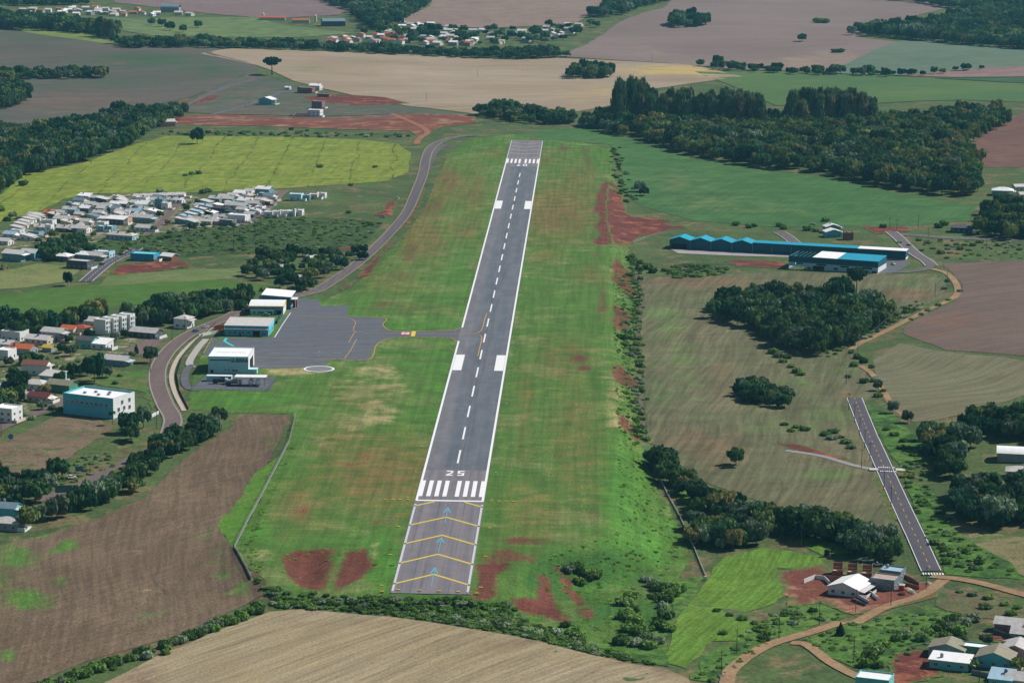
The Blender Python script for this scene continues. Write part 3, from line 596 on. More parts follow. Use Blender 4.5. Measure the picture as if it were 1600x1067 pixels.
digit('7', xrow(810.6, 258.4), ye0, 3.2, ye1-ye0, True); digit('0', xrow(820.4, 258.4), ye0, 3.4, ye1-ye0, True)
yd = 594.3-50*8
while yd+0 < yb-4:
    if yd-22 > ya+6: rect('centreline_dash', -0.42, 0.42, yd-27, yd, p_white, runway)
    yd += 50
for (ya0, ya1) in ((yrow(712, 578.6), yrow(712, 554.3)), (yrow(778, 326.5), yrow(778, 314))):
    for sx in (-1, 1): rect('touchdown_block', min(sx*9.0, sx*14.0), max(sx*9.0, sx*14.0), ya0, ya1, p_white, runway, MZ+0.01)
def chevron(y, far=False, cut=None):
    mb = MB(); w = 1.15; arm = 15.2; back = arm*0.98*(-1)
    s = 1
    for sx in (-1, 1):
        if cut: x0 = cut
        else: x0 = 0.0
        sl = -0.98
        a = (sx*x0, y+x0*sl, MZ); b = (sx*arm, y+arm*sl, MZ)
        q = [a, b, (b[0], b[1]-w*1.5, MZ), (a[0], a[1]-w*1.5, MZ)]
        mb.quad(*(q if sx < 0 else q[::-1]))
    return mb.obj('chevron', p_yel, runway)
for k in range(4): chevron(27.4+30*k+0.9)
chevron(YTH+5.5, cut=6.6)
for (pa, pe) in ((225.75, 222.3), (230.6, 228.0), (235.9, 233.4), (241.5, 239.2)):
    yc, ye = yrow(820, pa), yrow(797, pe); mb = MB()
    for sx in (-1, 1):
        q = [(0, yc, MZ), (sx*15, ye, MZ), (sx*15, ye+1.6, MZ), (0, yc+1.6, MZ)]
        mb.quad(*(q if sx > 0 else q[::-1]))
    mb.obj('chevron', p_fade, runway)
def arrow(y0, y1, hw=1.9):
    mb = MB(); hh = (y1-y0)*0.38
    mb.quad((-0.22, y0, MZ+.02), (0.22, y0, MZ+.02), (0.22, y1-hh*0.55, MZ+.02), (-0.22, y1-hh*0.55, MZ+.02))
    mb.quad((-hw, y1-hh, MZ+.02), (-hw*0.55, y1-hh, MZ+.02), (0, y1-hh*0.5, MZ+.02), (0, y1, MZ+.02))
    mb.quad((hw*0.55, y1-hh, MZ+.02), (hw, y1-hh, MZ+.02), (0, y1, MZ+.02), (0, y1-hh*0.5, MZ+.02))
    mb.obj('arrow', p_blue, runway)
for (pb, pt) in ((916, 885), (864, 838.5), (817, 791.5)): arrow(yrow(680, pb), yrow(684, pt))

# apron and taxiway
APR = "461,466 498,468 500,478 546,478 541,494 601,497 598,508 606,515.5 625,518 680,517.5 706,516.5 718,514 723,509 728,509 722,535 715.5,535 711,530.5 700,527.5 640,526.3 610,527.5 594,533.5 586,541 575,563 517,562 503,574 398,576 318,553 331,528 418,528 428,526"
ap = tag(drape('apron', P(APR), m_apron, 0.06, 10, 0), 'grey asphalt apron and taxiway left of the runway', None, None, 'structure')
def gline(name, pts, width, mat, parent, lift=0.12, smooth=True, dash=None):
    w = G(P(pts)); w = catmull(w, False, 5) if smooth and len(w) > 2 else w
    return ribbon(name, w, -width/2, width/2, mat, lift, parent, dash, 3.0)
gline('taxi_line', "575,521 625,521.2 690,521.5 735,522 749,519 754,512 757,500 760.5,490", 0.5, p_or, ap, 0.17)
gline('taxi_line', "738,522.6 750,524 752.5,530 750,542 746.5,557", 0.5, p_or, ap, 0.18)
gline('taxi_edge_line', "541,494 601,497.4 598,507 606,515 625,517.6 680,517.2 706,516 720,513", 0.45, p_or, ap)
gline('taxi_edge_line', "715,533 708,530 698,528 640,526.8 612,528 596,533.5 587,541 575.5,562 517,561", 0.45, p_or, ap)
gline('apron_line', "398,558 500,561 535,561 541,556 548,547 557,530", 0.4, p_or, ap)
gline('apron_line', "445,493 500,495 541,497 555,503 552,515 556,519", 0.4, p_or, ap)
gline('apron_line', "575,521 556,519 549,528 545,535", 0.4, p_or, ap)
gline('apron_line', "398,550 460,553 505,551 540,553", 0.3, p_fade, ap, dash=(2, 2))
gline('apron_line', "318,552 331,528.5", 0.35, p_or, ap, smooth=False)
gline('apron_line', "429,527.5 441,508 454,489", 0.45, p_white, ap, smooth=False)
gline('apron_line', "395,572 500,573", 0.4, p_or, ap, smooth=False)
gline('walkway', "354,528.3 350.5,533 357,537 365,541", 1.5, p_cyan, ap, smooth=False)
tq = G([(626, 523.6), (640.5, 523.8), (641.6, 519.3), (627, 519.1)])
patch('hold_sign_panel', tq, p_red, ap, 0.2)
tq = G([(641.8, 525.9), (648.2, 525.9), (650, 518.0), (643.4, 517.9)]); patch('hold_ladder', tq, p_yel, ap, 0.2)
def text_mesh(s, size, mat, name='lettering', ext=0.0):
    c = bpy.data.curves.new(name, 'FONT'); c.body = s; c.size = size; c.align_x = 'CENTER'; c.align_y = 'CENTER'; c.extrude = ext; c.offset = size*0.035
    o = bpy.data.objects.new(name, c); link(o); dg = bpy.context.evaluated_depsgraph_get(); me = bpy.data.meshes.new_from_object(o.evaluated_get(dg))
    bpy.data.objects.remove(o); me.materials.clear(); me.materials.append(mat); return me
tc = G([(633.6, 521.5)])[0]
o = obj('lettering', text_mesh('07-25', 3.2, p_white), ap, (tc[0], tc[1], 0.23)); o.scale = (0.62, 2.6, 1)
# turning disc beside the apron
hc = g1(498.5, 577); mb = MB()
mb.cyl(0, 0, -0.3, 0.22, 8.6, 8.6, 40, 0); disc = mb.obj('target_disc', pmat('disc_grey', (128, 124, 124), var=0.1), None, (hc[0], hc[1], hz(*hc)))
tag(disc, 'round grey wind direction disc with a white rim beside the apron', 'ground marker')
V = []; Fc = []
for i in range(48):
    a = 2*math.pi*i/48
    V += [(7.3*math.cos(a), 7.3*math.sin(a), 0.26), (8.5*math.cos(a), 8.5*math.sin(a), 0.26)]
for i in range(48):
    j = (i+1) % 48; Fc.append((2*i, 2*i+1, 2*j+1, 2*j))
obj('rim', mesh('rim', V, Fc, [p_white]), disc)

# ------------------------------------------------------------------ roads
def road(name, label, pts, width, mat, lift=0.22, smooth=True, edge=None, centre=None, kerb=False):
    w = G(P(pts)) if isinstance(pts, str) else pts
    w = catmull(w, False, 6) if smooth and len(w) > 2 else w
    o = ribbon(name, w, -width/2, width/2, mat, lift); tag(o, label, None, None, 'structure')
    if edge:
        for s in (-1, 1): ribbon('edge_line', w, s*(width/2-0.45), s*(width/2-0.18), edge, lift+0.06, o)
    if centre: ribbon('centre_line', w, -0.12, 0.12, centre[0], lift+0.06, o, centre[1], 2.0)
    if kerb:
        for s in (-1, 1):
            ribbon('kerb', w, s*(width/2+0.02), s*(width/2+0.4), kerb, lift+0.12, o)
    return o
p_conc = pmat('kerb_concrete', (150, 140, 128), 0.85, 0.12)
m_dirt = gmat('dirt_track', (168, 140, 106), (152, 120, 90), big=14, mid=4, finek=0.25, midk=0.22)
m_dirtr = gmat('red_dirt_track', (166, 118, 88), (150, 100, 76), big=20, mid=5, finek=0.2)
road('winding_road', 'grey winding road left of the runway', "742,212 712,215 688,222 672,233 665,250 661,272 651,298 637,330 616,357 586,388 556,414 516,442 488,456", 8.5, m_road, edge=p_or, kerb=p_conc)
road('hangar_road', 'reddish road passing behind the hangars and past the big teal building', "488,456 462,463 425,469 388,480 352,498 318,512 290,526 264,548 248,574 247,602 258,632 270,656 262,690", 9.0, m_roadr, edge=p_fade, kerb=p_conc, lift=0.21)
road('far_carriageway', 'second carriageway joining at the far bend', "700,226 684,234 672,250 668,268", 6.5, m_road)
road('country_road', 'reddish road at the lower left between trees', "262,690 225,708 190,724 150,746 118,760 80,775 40,788 -40,810", 6.5, m_roadr, lift=0.2)
road('suburb_street', 'dark street in front of the vacant lot', "-60,697 0,668 40,652 95,630 110,622", 7.5, m_roadr, edge=None, kerb=p_conc)
road('footpath', 'pale concrete footpath curving beside the hangar road', "331,512 300,536 278,560 268,586 273,612 288,642", 2.6, pmat('path_concrete', (188, 174, 156), 0.9), 0.2)
road('service_path', 'pale service path left of the lettered hangar', "322,530 308,546 296,566 300,574", 4.2, pmat('pale_concrete', (178, 172, 164), 0.9), 0.2)
road('yard_path', 'grey loop path to the fuel yard', "300,570 292,578 288,592 294,606 312,610", 4.2, m_apron, 0.2)
road('estate_street', 'short dark street with white lines at the left', "134,440 150,426 166,413 182,404 200,397 214,388", 9.0, m_new, edge=p_white, centre=(p_white, (2, 2)), kerb=p_conc)
road('estate_lane', 'reddish estate street between two blocks of houses', "232,368 246,354 262,338 272,326 284,318", 7.0, m_roadr, kerb=p_conc)
road('estate_top_lane', 'reddish estate street by the white terraces', "376,352 402,340 416,326 432,308 444,298", 8.0, m_roadr, kerb=p_conc)
road('plot_street', 'grey plot street climbing to the lone umbrella pine', "258,180 300,160 350,138 400,124", 8.0, m_road)
road('plot_street', 'middle grey street through the building plots', "330,180 380,166 430,148 452,140", 8.0, m_road)
road('plot_street', 'grey street along the red strip past the white cube house', "300,190 380,186 480,184 560,186 620,180", 8.0, m_road)
road('earth_track', 'orange earth track joining the winding road', "612,178 636,188 660,199 668,208 655,217 650,226", 6.0, m_dirtr)
road('short_road', 'new dark asphalt road with a crossing at the right', "1335,622 1346,650 1358,680 1383,735 1405,783 1430,836 1455,892", 8.6, m_new, edge=p_white, smooth=False)
road('dirt_track', 'tan dirt track running past the building site', "1128,1110 1136,1067 1146,1043 1200,1008 1300,977 1380,950 1440,930 1475,906", 5.4, m_dirt)
road('dirt_branch', 'tan dirt track branch to the bottom right houses', "1236,1004 1262,1008 1300,1036 1352,1062 1420,1085", 4.6, m_dirt)
road('farm_track', 'tan track leaving right from the building site', "1455,900 1500,905 1545,914 1620,934 1720,952", 5.0, m_dirt)
road('field_track', 'tan dirt track curving round the right wood', "1455,420 1480,428 1495,446 1492,464 1455,482 1415,502 1375,522 1345,536 1330,546", 4.5, m_dirt)
road('field_track', 'thin tan track descending between wood and olive field', "1345,572 1362,584 1376,604 1388,624 1400,640 1420,655", 3.5, m_dirt)
road('estate_road', 'grey road leading past the long blue warehouse to the crossroads', "1392,362 1404,372 1416,384 1432,398 1448,408 1456,416", 9.0, m_road, edge=p_white, kerb=p_conc)
road('estate_road', 'grey road running right behind the weeds to the edge', "1400,366 1440,369 1500,373 1600,376 1740,380", 8.0, m_road, edge=p_worn)
road('stub_street', 'short grey street with white lines behind the long warehouse', "1218,363 1230,370 1242,380", 9.5, m_road, edge=p_white)
road('yard_drive', 'grey drive curving from warehouse yard to the road', "1395,426 1420,425 1445,421 1462,412", 5.5, m_road)
road('ditch_path', 'grey path from the stubble field to the crossing', "1228,704 1280,712 1330,726 1360,733", 3.5, pmat('grey_path', (150, 148, 146), 0.9), 0.2)
road('airfield_track', 'faint dark track crossing the grass left of the runway', "545,481 600,482 660,484 720,486", 2.2, gmat('track_soil', (112, 104, 84), (100, 98, 76), big=14, mid=4), 0.06)
road('airfield_track', 'faint red track crossing the grass right of the runway', "826,381 880,381 940,383 985,387", 2.4, gmat('track_red', (140, 92, 66), (120, 100, 70), big=14, mid=4), 0.06)
road('toe_path', 'dark service path along the foot of the right bank', "985,395 994,430 1004,470 996,500 997,560 1001,620 1006,690", 3.0, gmat('toe_soil', (104, 96, 78), (92, 92, 68), big=14, mid=4), 0.12)
yard = tag(drape('warehouse_yard', P("1046,389 1100,391 1200,395 1240,397 1232,402 1150,400 1060,396"), pmat('yard_concrete', (168, 160, 158), 0.9), 0.12, 10), 'pale concrete yard along the long blue warehouse', None, None, 'structure')
yard2 = tag(drape('warehouse_drive', P("1376,410 1415,408 1424,412 1398,427 1374,428"), m_apron, 0.12, 8), 'grey yard at the right end of the warehouses', None, None, 'structure')
lot = tag(drape('parking_lot', P("196,548 230,528 262,524 240,548 214,556"), m_roadr, 0.14, 6), 'brown paved lot beside the dark walled house', None, None, 'structure')
# raised crossing and stop bar of the short road
cw = G([(1335, 622), (1455, 892)]); rdir = (cw[1]-cw[0])/np.linalg.norm(cw[1]-cw[0]); rn = np.array([rdir[1], -rdir[0]])
def on_road(px, py): return np.array(g1(px, py))
cc = on_road(1386, 734)
zc = hz(*cc)+0.30
cr = empty('raised_crossing', (cc[0], cc[1], zc), math.atan2(rn[1], rn[0])); tag(cr, 'white striped raised pedestrian crossing on the short road', 'crossing')
mb = MB(); mb.box(-8.5, -4.2, -2.2, 2.2, -0.3, 0.08); mb.obj('kerb_ramp', pmat('crossing_concrete', (196, 192, 188), 0.9), cr); mb = MB(); mb.box(4.2, 8.5, -2.0, 2.0, -0.3, 0.06); mb.obj('kerb_ramp', bpy.data.materials['crossing_concrete'], cr)
mb = MB(); mb.box(-4.15, 4.15, -2.6, 2.6, -0.3, 0.05); mb.obj('table', m_new, cr)
for yy in (-4.0, 4.0):
    for i in range(8):
        mb = MB(); mb.box(-4.0+i*1.03, -3.45+i*1.03, yy-0.9, yy+0.9, -0.2, 0.06); mb.obj('stripe', p_white, cr)
cc = on_road(1458, 897)
zb = empty('zebra_crossing', (cc[0], cc[1], hz(*cc)+0.28), math.atan2(rn[1], rn[0])); tag(zb, 'worn white zebra stripes at the lower end of the short road', 'crossing')
for i in range(8):
    mb = MB(); mb.box(-4.3+i*1.15, -3.7+i*1.15, -1.3, 1.3, -0.25, 0.04); mb.obj('stripe', p_white, zb)
sr = bpy.data.objects.get('short_road')
mid = G(P("1335,622 1346,650 1358,680 1383,735 1405,783 1430,836 1455,892"))
ribbon('centre_line', resample(mid, 2.0, False), -0.18, 0.18, p_or, 0.29, sr, (2, 3), 2.0)
# ------------------------------------------------------------------ vegetation
m_leaf = leafmat('broadleaf_foliage', (46, 82, 58), (78, 108, 64), (114, 132, 106))
m_leaf_o = leafmat('olive_foliage', (84, 108, 60), (116, 130, 74), (134, 128, 82))
m_leaf_e = leafmat('eucalyptus_foliage', (70, 98, 70), (96, 116, 80), (126, 122, 90))
m_leaf_p = leafmat('conifer_foliage', (42, 72, 50), (52, 80, 54), (56, 86, 58))
m_leaf_b = leafmat('bush_foliage', (86, 116, 58), (108, 138, 68), (146, 160, 130))
m_bark = pmat('bark', (104, 88, 72), 0.95, 0.25, 1.5)
ICO = None
def ico():
    global ICO
    if ICO is None:
        bm = bmesh.new(); bmesh.ops.create_icosphere(bm, subdivisions=1, radius=1.0)
        ICO = (np.array([v.co[:] for v in bm.verts]), [tuple(v.index for v in f.verts) for f in bm.faces]); bm.free()
    return ICO
def leaves(rg, cen, rad, n, size, flat=0.0):
    """n small leaf clumps over the surface of a blob"""
    d = rg.normal(size=(n, 3)); d /= np.linalg.norm(d, axis=1)[:, None]
    p = cen+d*rad*(0.82+0.34*rg.random((n, 1)))
    nr = d+rg.normal(size=(n, 3))*0.38; nr[:, 2] += flat; nr /= np.linalg.norm(nr, axis=1)[:, None]
    a = np.cross(nr, rg.normal(size=(n, 3))); a /= np.linalg.norm(a, axis=1)[:, None]; b = np.cross(nr, a)
    s = size*(0.6+0.8*rg.random((n, 1)))
    q = np.stack([p-a*s-b*s*.7, p+a*s-b*s*.7, p+a*s+b*s*.7, p-a*s+b*s*.7], 1)
    return q
def crown_arrays(seed, blobs, nl, size, core=0.8, asp=1.0):
    rg = np.random.default_rng(seed); V = []; F = []
    iv, iface = ico(); off = 0
    for (c, r) in blobs:
        c = np.array(c); r = np.array(r)
        q = leaves(rg, c, r, nl, size)
        V.append(q.reshape(-1, 3)); F += [tuple(off+4*i+k for k in range(4)) for i in range(nl)]; off += 4*nl
        if core:
            V.append(c+iv*r*core*(0.9+0.2*rg.random((len(iv), 1)))); F += [tuple(off+i for i in f) for f in iface]; off += len(iv)
    return np.concatenate(V), F
def blobs_round(seed, n, zlo=0.30, top=0.93):
    rg = np.random.default_rng(seed); B = [((0, 0, 0.62), (0.62, 0.62, 0.26))]
    for i in range(n):
        a = 2*math.pi*(i+rg.random()*.6)/n*2.4; t = (i+0.5)/n; z = zlo+0.12+(top-zlo-0.2)*t
        rr = math.sqrt(max(0.05, 1-((z-0.55)/0.48)**2))*(0.55+0.25*rg.random()); r = 0.28+0.18*rg.random()
        B.append(((rr*math.cos(a), rr*math.sin(a), z), (r, r, r*0.42)))
    return B
def limbs(mb, rg, h0, h1, r, n):
    for i in range(n):
        a = 2*math.pi*(i+rg.random()*.7)/n; z = h0*(0.75+0.25*rg.random())
        mb.tube((0, 0, z), (0.5*math.cos(a), 0.5*math.sin(a), h1*(0.85+0.25*rg.random())), r*0.6, r*0.2, 5)
def trunk_mesh(name, seed, h0, h1, r, n, mat):
    rg = np.random.default_rng(seed); mb = MB(); mb.cyl(0, 0, -0.06, h0, r*1.2, r*0.75, 7); mb.cyl(0, 0, h0-0.01, h1, r*0.75, r*0.3, 6); limbs(mb, rg, h0, h1, r, n)
    return mb.mesh(name, [mat], True)
def crown_mesh(name, seed, blobs, nl, size, mat, core=0.8):
    v, f = crown_arrays(seed, blobs, nl, size, core); return mesh(name, v, f, [mat])
KINDS = {}
KINDS['broad'] = [(crown_mesh('crown', 100+i, blobs_round(100+i, 9+i % 4), 62, 0.105, m_leaf), trunk_mesh('trunk', i, 0.34, 0.62, 0.045, 4, m_bark)) for i in range(7)]
KINDS['olive'] = [(crown_mesh('crown', 150+i, blobs_round(150+i, 8+i % 4), 62, 0.105, m_leaf_o), KINDS['broad'][i][1]) for i in range(5)]
KINDS['bush'] = [(crown_mesh('crown', 200+i, [((0, 0, .4), (.6, .6, .4))]+[((.55*math.cos(k*1.26+i), .55*math.sin(k*1.26+i), .34+.08*(k % 3)), (.42, .42, .34)) for k in range(5)], 60, 0.12, m_leaf_b), None) for i in range(5)]
def blobs_tall(seed):
    rg = np.random.default_rng(seed); B = []
    for i in range(11):
        z = 0.16+0.76*i/10; w = 0.9*(1-abs((z-0.45)/0.62)**1.8)+0.12; a = rg.random()*6.3
        for k in range(2):
            B.append(((w*0.5*math.cos(a+k*3.1), w*0.5*math.sin(a+k*3.1), z), (0.2+0.42*w, 0.2+0.42*w, 0.085)))
    return B
KINDS['euc'] = [(crown_mesh('crown', 300+i, blobs_tall(300+i), 40, 0.10, m_leaf_e), trunk_mesh('trunk', 30+i, 0.3, 0.9, 0.05, 3, m_bark)) for i in range(4)]
def arau(seed):
    rg = np.random.default_rng(seed); B = []
    for i in range(13):
        a = 2*math.pi*i/13; rr = 0.78+0.12*rg.random(); B.append(((rr*math.cos(a), rr*math.sin(a), 0.80+0.05*rg.random()), (0.2, 0.2, 0.035)))
    for i in range(9):
        a = 2*math.pi*i/9+.3; B.append(((0.5*math.cos(a), 0.5*math.sin(a), 0.88+.03*rg.random()), (0.24, 0.24, 0.04)))
    B.append(((0, 0, 0.94), (0.4, 0.4, 0.05)))
    for i in range(6):
        a = 2*math.pi*i/6+.2; B.append(((0.45*math.cos(a), 0.45*math.sin(a), 0.66+.03*rg.random()), (0.16, 0.16, 0.03)))
    return B
def arau_trunk(seed):
    mb = MB(); mb.cyl(0, 0, -.05, .95, .07, .035, 8)
    for i in range(13):
        a = 2*math.pi*i/13; mb.tube((0, 0, .74), (.78*math.cos(a), .78*math.sin(a), .80), .02, .01, 4)
    for i in range(6):
        a = 2*math.pi*i/6+.2; mb.tube((0, 0, .62), (.45*math.cos(a), .45*math.sin(a), .66), .02, .01, 4)
    return mb.mesh('trunk', [m_bark], True)
KINDS['arau'] = [(crown_mesh('crown', 400, arau(400), 30, 0.085, m_leaf_p, 0.7), arau_trunk(1))]
def palm_crown(seed):
    rg = np.random.default_rng(seed); V = []; F = []
    for i in range(22):
        a = 2*math.pi*i/22*2.3+rg.random()*.3; up = 0.55-0.95*(i/22); L = 0.95+0.15*rg.random()
        prev = None
        for s in range(6):
            t = s/5; r = L*t*(1-0.15*t); z = 0.80+0.22*(up*t-0.75*t*t); w = 0.13*math.sin(math.pi*min(1, t*0.9+0.1))+0.02
            c = np.array([r*math.cos(a), r*math.sin(a), z]); sd = np.array([-math.sin(a), math.cos(a), 0])
            V += [tuple(c-sd*w-np.array([0, 0, w*.12])), tuple(c), tuple(c+sd*w-np.array([0, 0, w*.12]))]
            if prev is not None:
                b = len(V)-3; F += [(prev, b, b+1, prev+1), (prev+1, b+1, b+2, prev+2)]
            prev = len(V)-3
    return mesh('fronds', V, F, [m_leaf])
def palm_trunk():
    mb = MB(); mb.cyl(0, 0, -.05, .3, .07, .055, 8); mb.cyl(0, 0, .3, .82, .055, .045, 8); mb.cyl(0, 0, .78, .85, .06, .09, 8); return mb.mesh('trunk', [m_bark], True)
KINDS['palm'] = [(palm_crown(5), palm_trunk()), (palm_crown(6), palm_trunk())]
def blobs_cone(seed):
    rg = np.random.default_rng(seed); B = []
    for i in range(8):
        z = 0.12+0.8*i/7; w = (1-z)*0.85+0.1
        for k in range(3 if i < 6 else 1):
            a = rg.random()*6.3+k*2.1; q = w*0.5 if i < 6 else 0
            B.append(((q*math.cos(a), q*math.sin(a), z), (w*0.6, w*0.6, 0.09)))
    return B
KINDS['cone'] = [(crown_mesh('crown', 500+i, blobs_cone(500+i), 36, 0.10, m_leaf_p), trunk_mesh('trunk', 50+i, .2, .8, .05, 2, m_bark)) for i in range(2)]

m_tuft = leafmat('grass_tufts', (108, 146, 58), (124, 158, 64), (140, 150, 84), 0.35)
KINDS['tuft'] = [(crown_mesh('tuft', 600+i, [((.5*math.cos(k*2.1+i), .5*math.sin(k*2.1+i), .3), (.55, .55, .4)) for k in range(3)], 34, 0.16, m_tuft, 0.6), None) for i in range(3)]
NAMES = {'broad': ('broadleaf_tree', 'tree'), 'olive': ('broadleaf_tree', 'tree'), 'euc': ('eucalyptus_tree', 'tree'), 'arau': ('umbrella_pine', 'tree'), 'palm': ('palm_tree', 'palm'), 'cone': ('conifer_tree', 'tree'), 'bush': ('bush', 'bush')}
def tree(kind, x, y, R, Ht, label, group=None, variant=None, sink=0.2):
    i = random.randrange(len(KINDS[kind])) if variant is None else variant
    cm, tm = KINDS[kind][i]; nm, cat = NAMES[kind]; z = hz(x, y)-sink
    if tm is None:
        o = obj(nm, cm, None, (x, y, z), random.random()*6.28)
    else:
        o = empty(nm, (x, y, z), random.random()*6.28); obj('trunk', tm, o); obj('fronds' if kind == 'palm' else 'crown', cm, o)
    o.scale = (R, R, Ht); tag(o, label, cat, group); return o
# instanced masses
def make_pool(kind):
    c = bpy.data.collections.new('pool_'+kind)
    for i, (cm, tm) in enumerate(KINDS[kind]):
        if tm is None: me = cm
        else:
            vc = np.empty(len(cm.vertices)*3); cm.vertices.foreach_get('co', vc); vt = np.empty(len(tm.vertices)*3); tm.vertices.foreach_get('co', vt); vc = vc.reshape(-1, 3); vt = vt.reshape(-1, 3)
            f = [tuple(p.vertices) for p in cm.polygons]; g = [tuple(len(vc)+k for k in p.vertices) for p in tm.polygons]
            me = mesh('pool', np.concatenate([vc, vt]), f+g, [cm.materials[0], tm.materials[0]], [0]*len(f)+[1]*len(g))
        o = bpy.data.objects.new('pool_%s_%d' % (kind, i), me); c.objects.link(o)
    return c
POOLS = {}
def scatter(name, label, kind, pts, cat):
    """pts: x, y, R, H rows -> one object of instanced plants"""
    pts = np.asarray(pts, float)
    if not len(pts): return None
    if kind not in POOLS: POOLS[kind] = make_pool(kind)
    z = H(pts[:, 0], pts[:, 1])-0.2
    me = bpy.data.meshes.new(name); me.from_pydata(np.column_stack([pts[:, :2], z]).tolist(), [], [])
    n = len(pts)
    a = me.attributes.new('psc', 'FLOAT_VECTOR', 'POINT'); a.data.foreach_set('vector', np.column_stack([pts[:, 2], pts[:, 2], pts[:, 3]]).astype(np.float32).ravel())
    a = me.attributes.new('prot', 'FLOAT_VECTOR', 'POINT'); a.data.foreach_set('vector', np.column_stack([np.zeros(n), np.zeros(n), RNG.random(n)*6.28]).astype(np.float32).ravel())
    a = me.attributes.new('pidx', 'INT', 'POINT'); a.data.foreach_set('value', RNG.integers(0, len(KINDS[kind]), n).astype(np.int32))
    o = obj(name, me); key = 'gn_'+kind; ng = bpy.data.node_groups.get(key)
    if ng is None:
        ng = bpy.data.node_groups.new(key, 'GeometryNodeTree')
        ng.interface.new_socket('Geometry', in_out='INPUT', socket_type='NodeSocketGeometry'); ng.interface.new_socket('Geometry', in_out='OUTPUT', socket_type='NodeSocketGeometry')
        N = ng.nodes; gi = N.new('NodeGroupInput'); go = N.new('NodeGroupOutput'); ip = N.new('GeometryNodeInstanceOnPoints'); ci = N.new('GeometryNodeCollectionInfo')
        ci.inputs['Collection'].default_value = POOLS[kind]; ci.inputs['Separate Children'].default_value = True; ci.inputs['Reset Children'].default_value = True
        ng.links.new(gi.outputs[0], ip.inputs['Points']); ng.links.new(ci.outputs[0], ip.inputs['Instance']); ip.inputs['Pick Instance'].default_value = True
        for nm, dt, sk in (('psc', 'FLOAT_VECTOR', 'Scale'), ('prot', 'FLOAT_VECTOR', 'Rotation'), ('pidx', 'INT', 'Instance Index')):
            na = N.new('GeometryNodeInputNamedAttribute'); na.data_type = dt; na.inputs['Name'].default_value = nm
            ng.links.new(na.outputs['Attribute'], ip.inputs[sk])
        ng.links.new(ip.outputs[0], go.inputs[0])
    md = o.modifiers.new('plants', 'NODES'); md.node_group = ng
    return tag(o, label, cat, None, 'stuff')
def fill(poly, sp, Rr, Hr, jit=0.38, px=True, dens=1.0):
    w = G(P(poly)) if px else poly
    x0, y0 = w.min(0); x1, y1 = w.max(0); out = []
    gx, gy = np.meshgrid(np.arange(x0, x1+sp, sp), np.arange(y0, y1+sp, sp*0.87)); gx = gx.copy(); gx[1::2] += sp/2
    gx = gx.ravel()+RNG.uniform(-jit, jit, gx.size)*sp; gy = gy.ravel()+RNG.uniform(-jit, jit, gy.size)*sp
    thin = 0.5+0.5*np.sin(gx/23+1.3*np.sin(gy/31))*np.sin(gy/27+np.sin(gx/37)) if sp > 5.5 else np.ones(gx.size)
    m = inside(w, gx, gy) & (RNG.random(gx.size) < dens*(0.72+0.28*thin))
    k = int(m.sum()); u = RNG.random(k)**1.2
    R = Rr[0]*0.8+(Rr[1]-Rr[0]*0.8)*u; Hh = Hr[0]*0.7+(Hr[1]*1.06-Hr[0]*0.7)*(0.6*u+0.4*RNG.random(k))
    big = 1+0.4*(RNG.random(k) < 0.1)-0.25*(RNG.random(k) < 0.2)
    return np.column_stack([gx[m], gy[m], R*big, Hh*(0.5+0.5*big)])
def along(pts, sp, Rr, Hr, side=1.0):
    w = resample(G(P(pts)), sp, False); w = w+RNG.normal(0, side, w.shape); k = len(w); u = RNG.random(k)
    return np.column_stack([w, Rr[0]+(Rr[1]-Rr[0])*u, Hr[0]+(Hr[1]-Hr[0])*u])
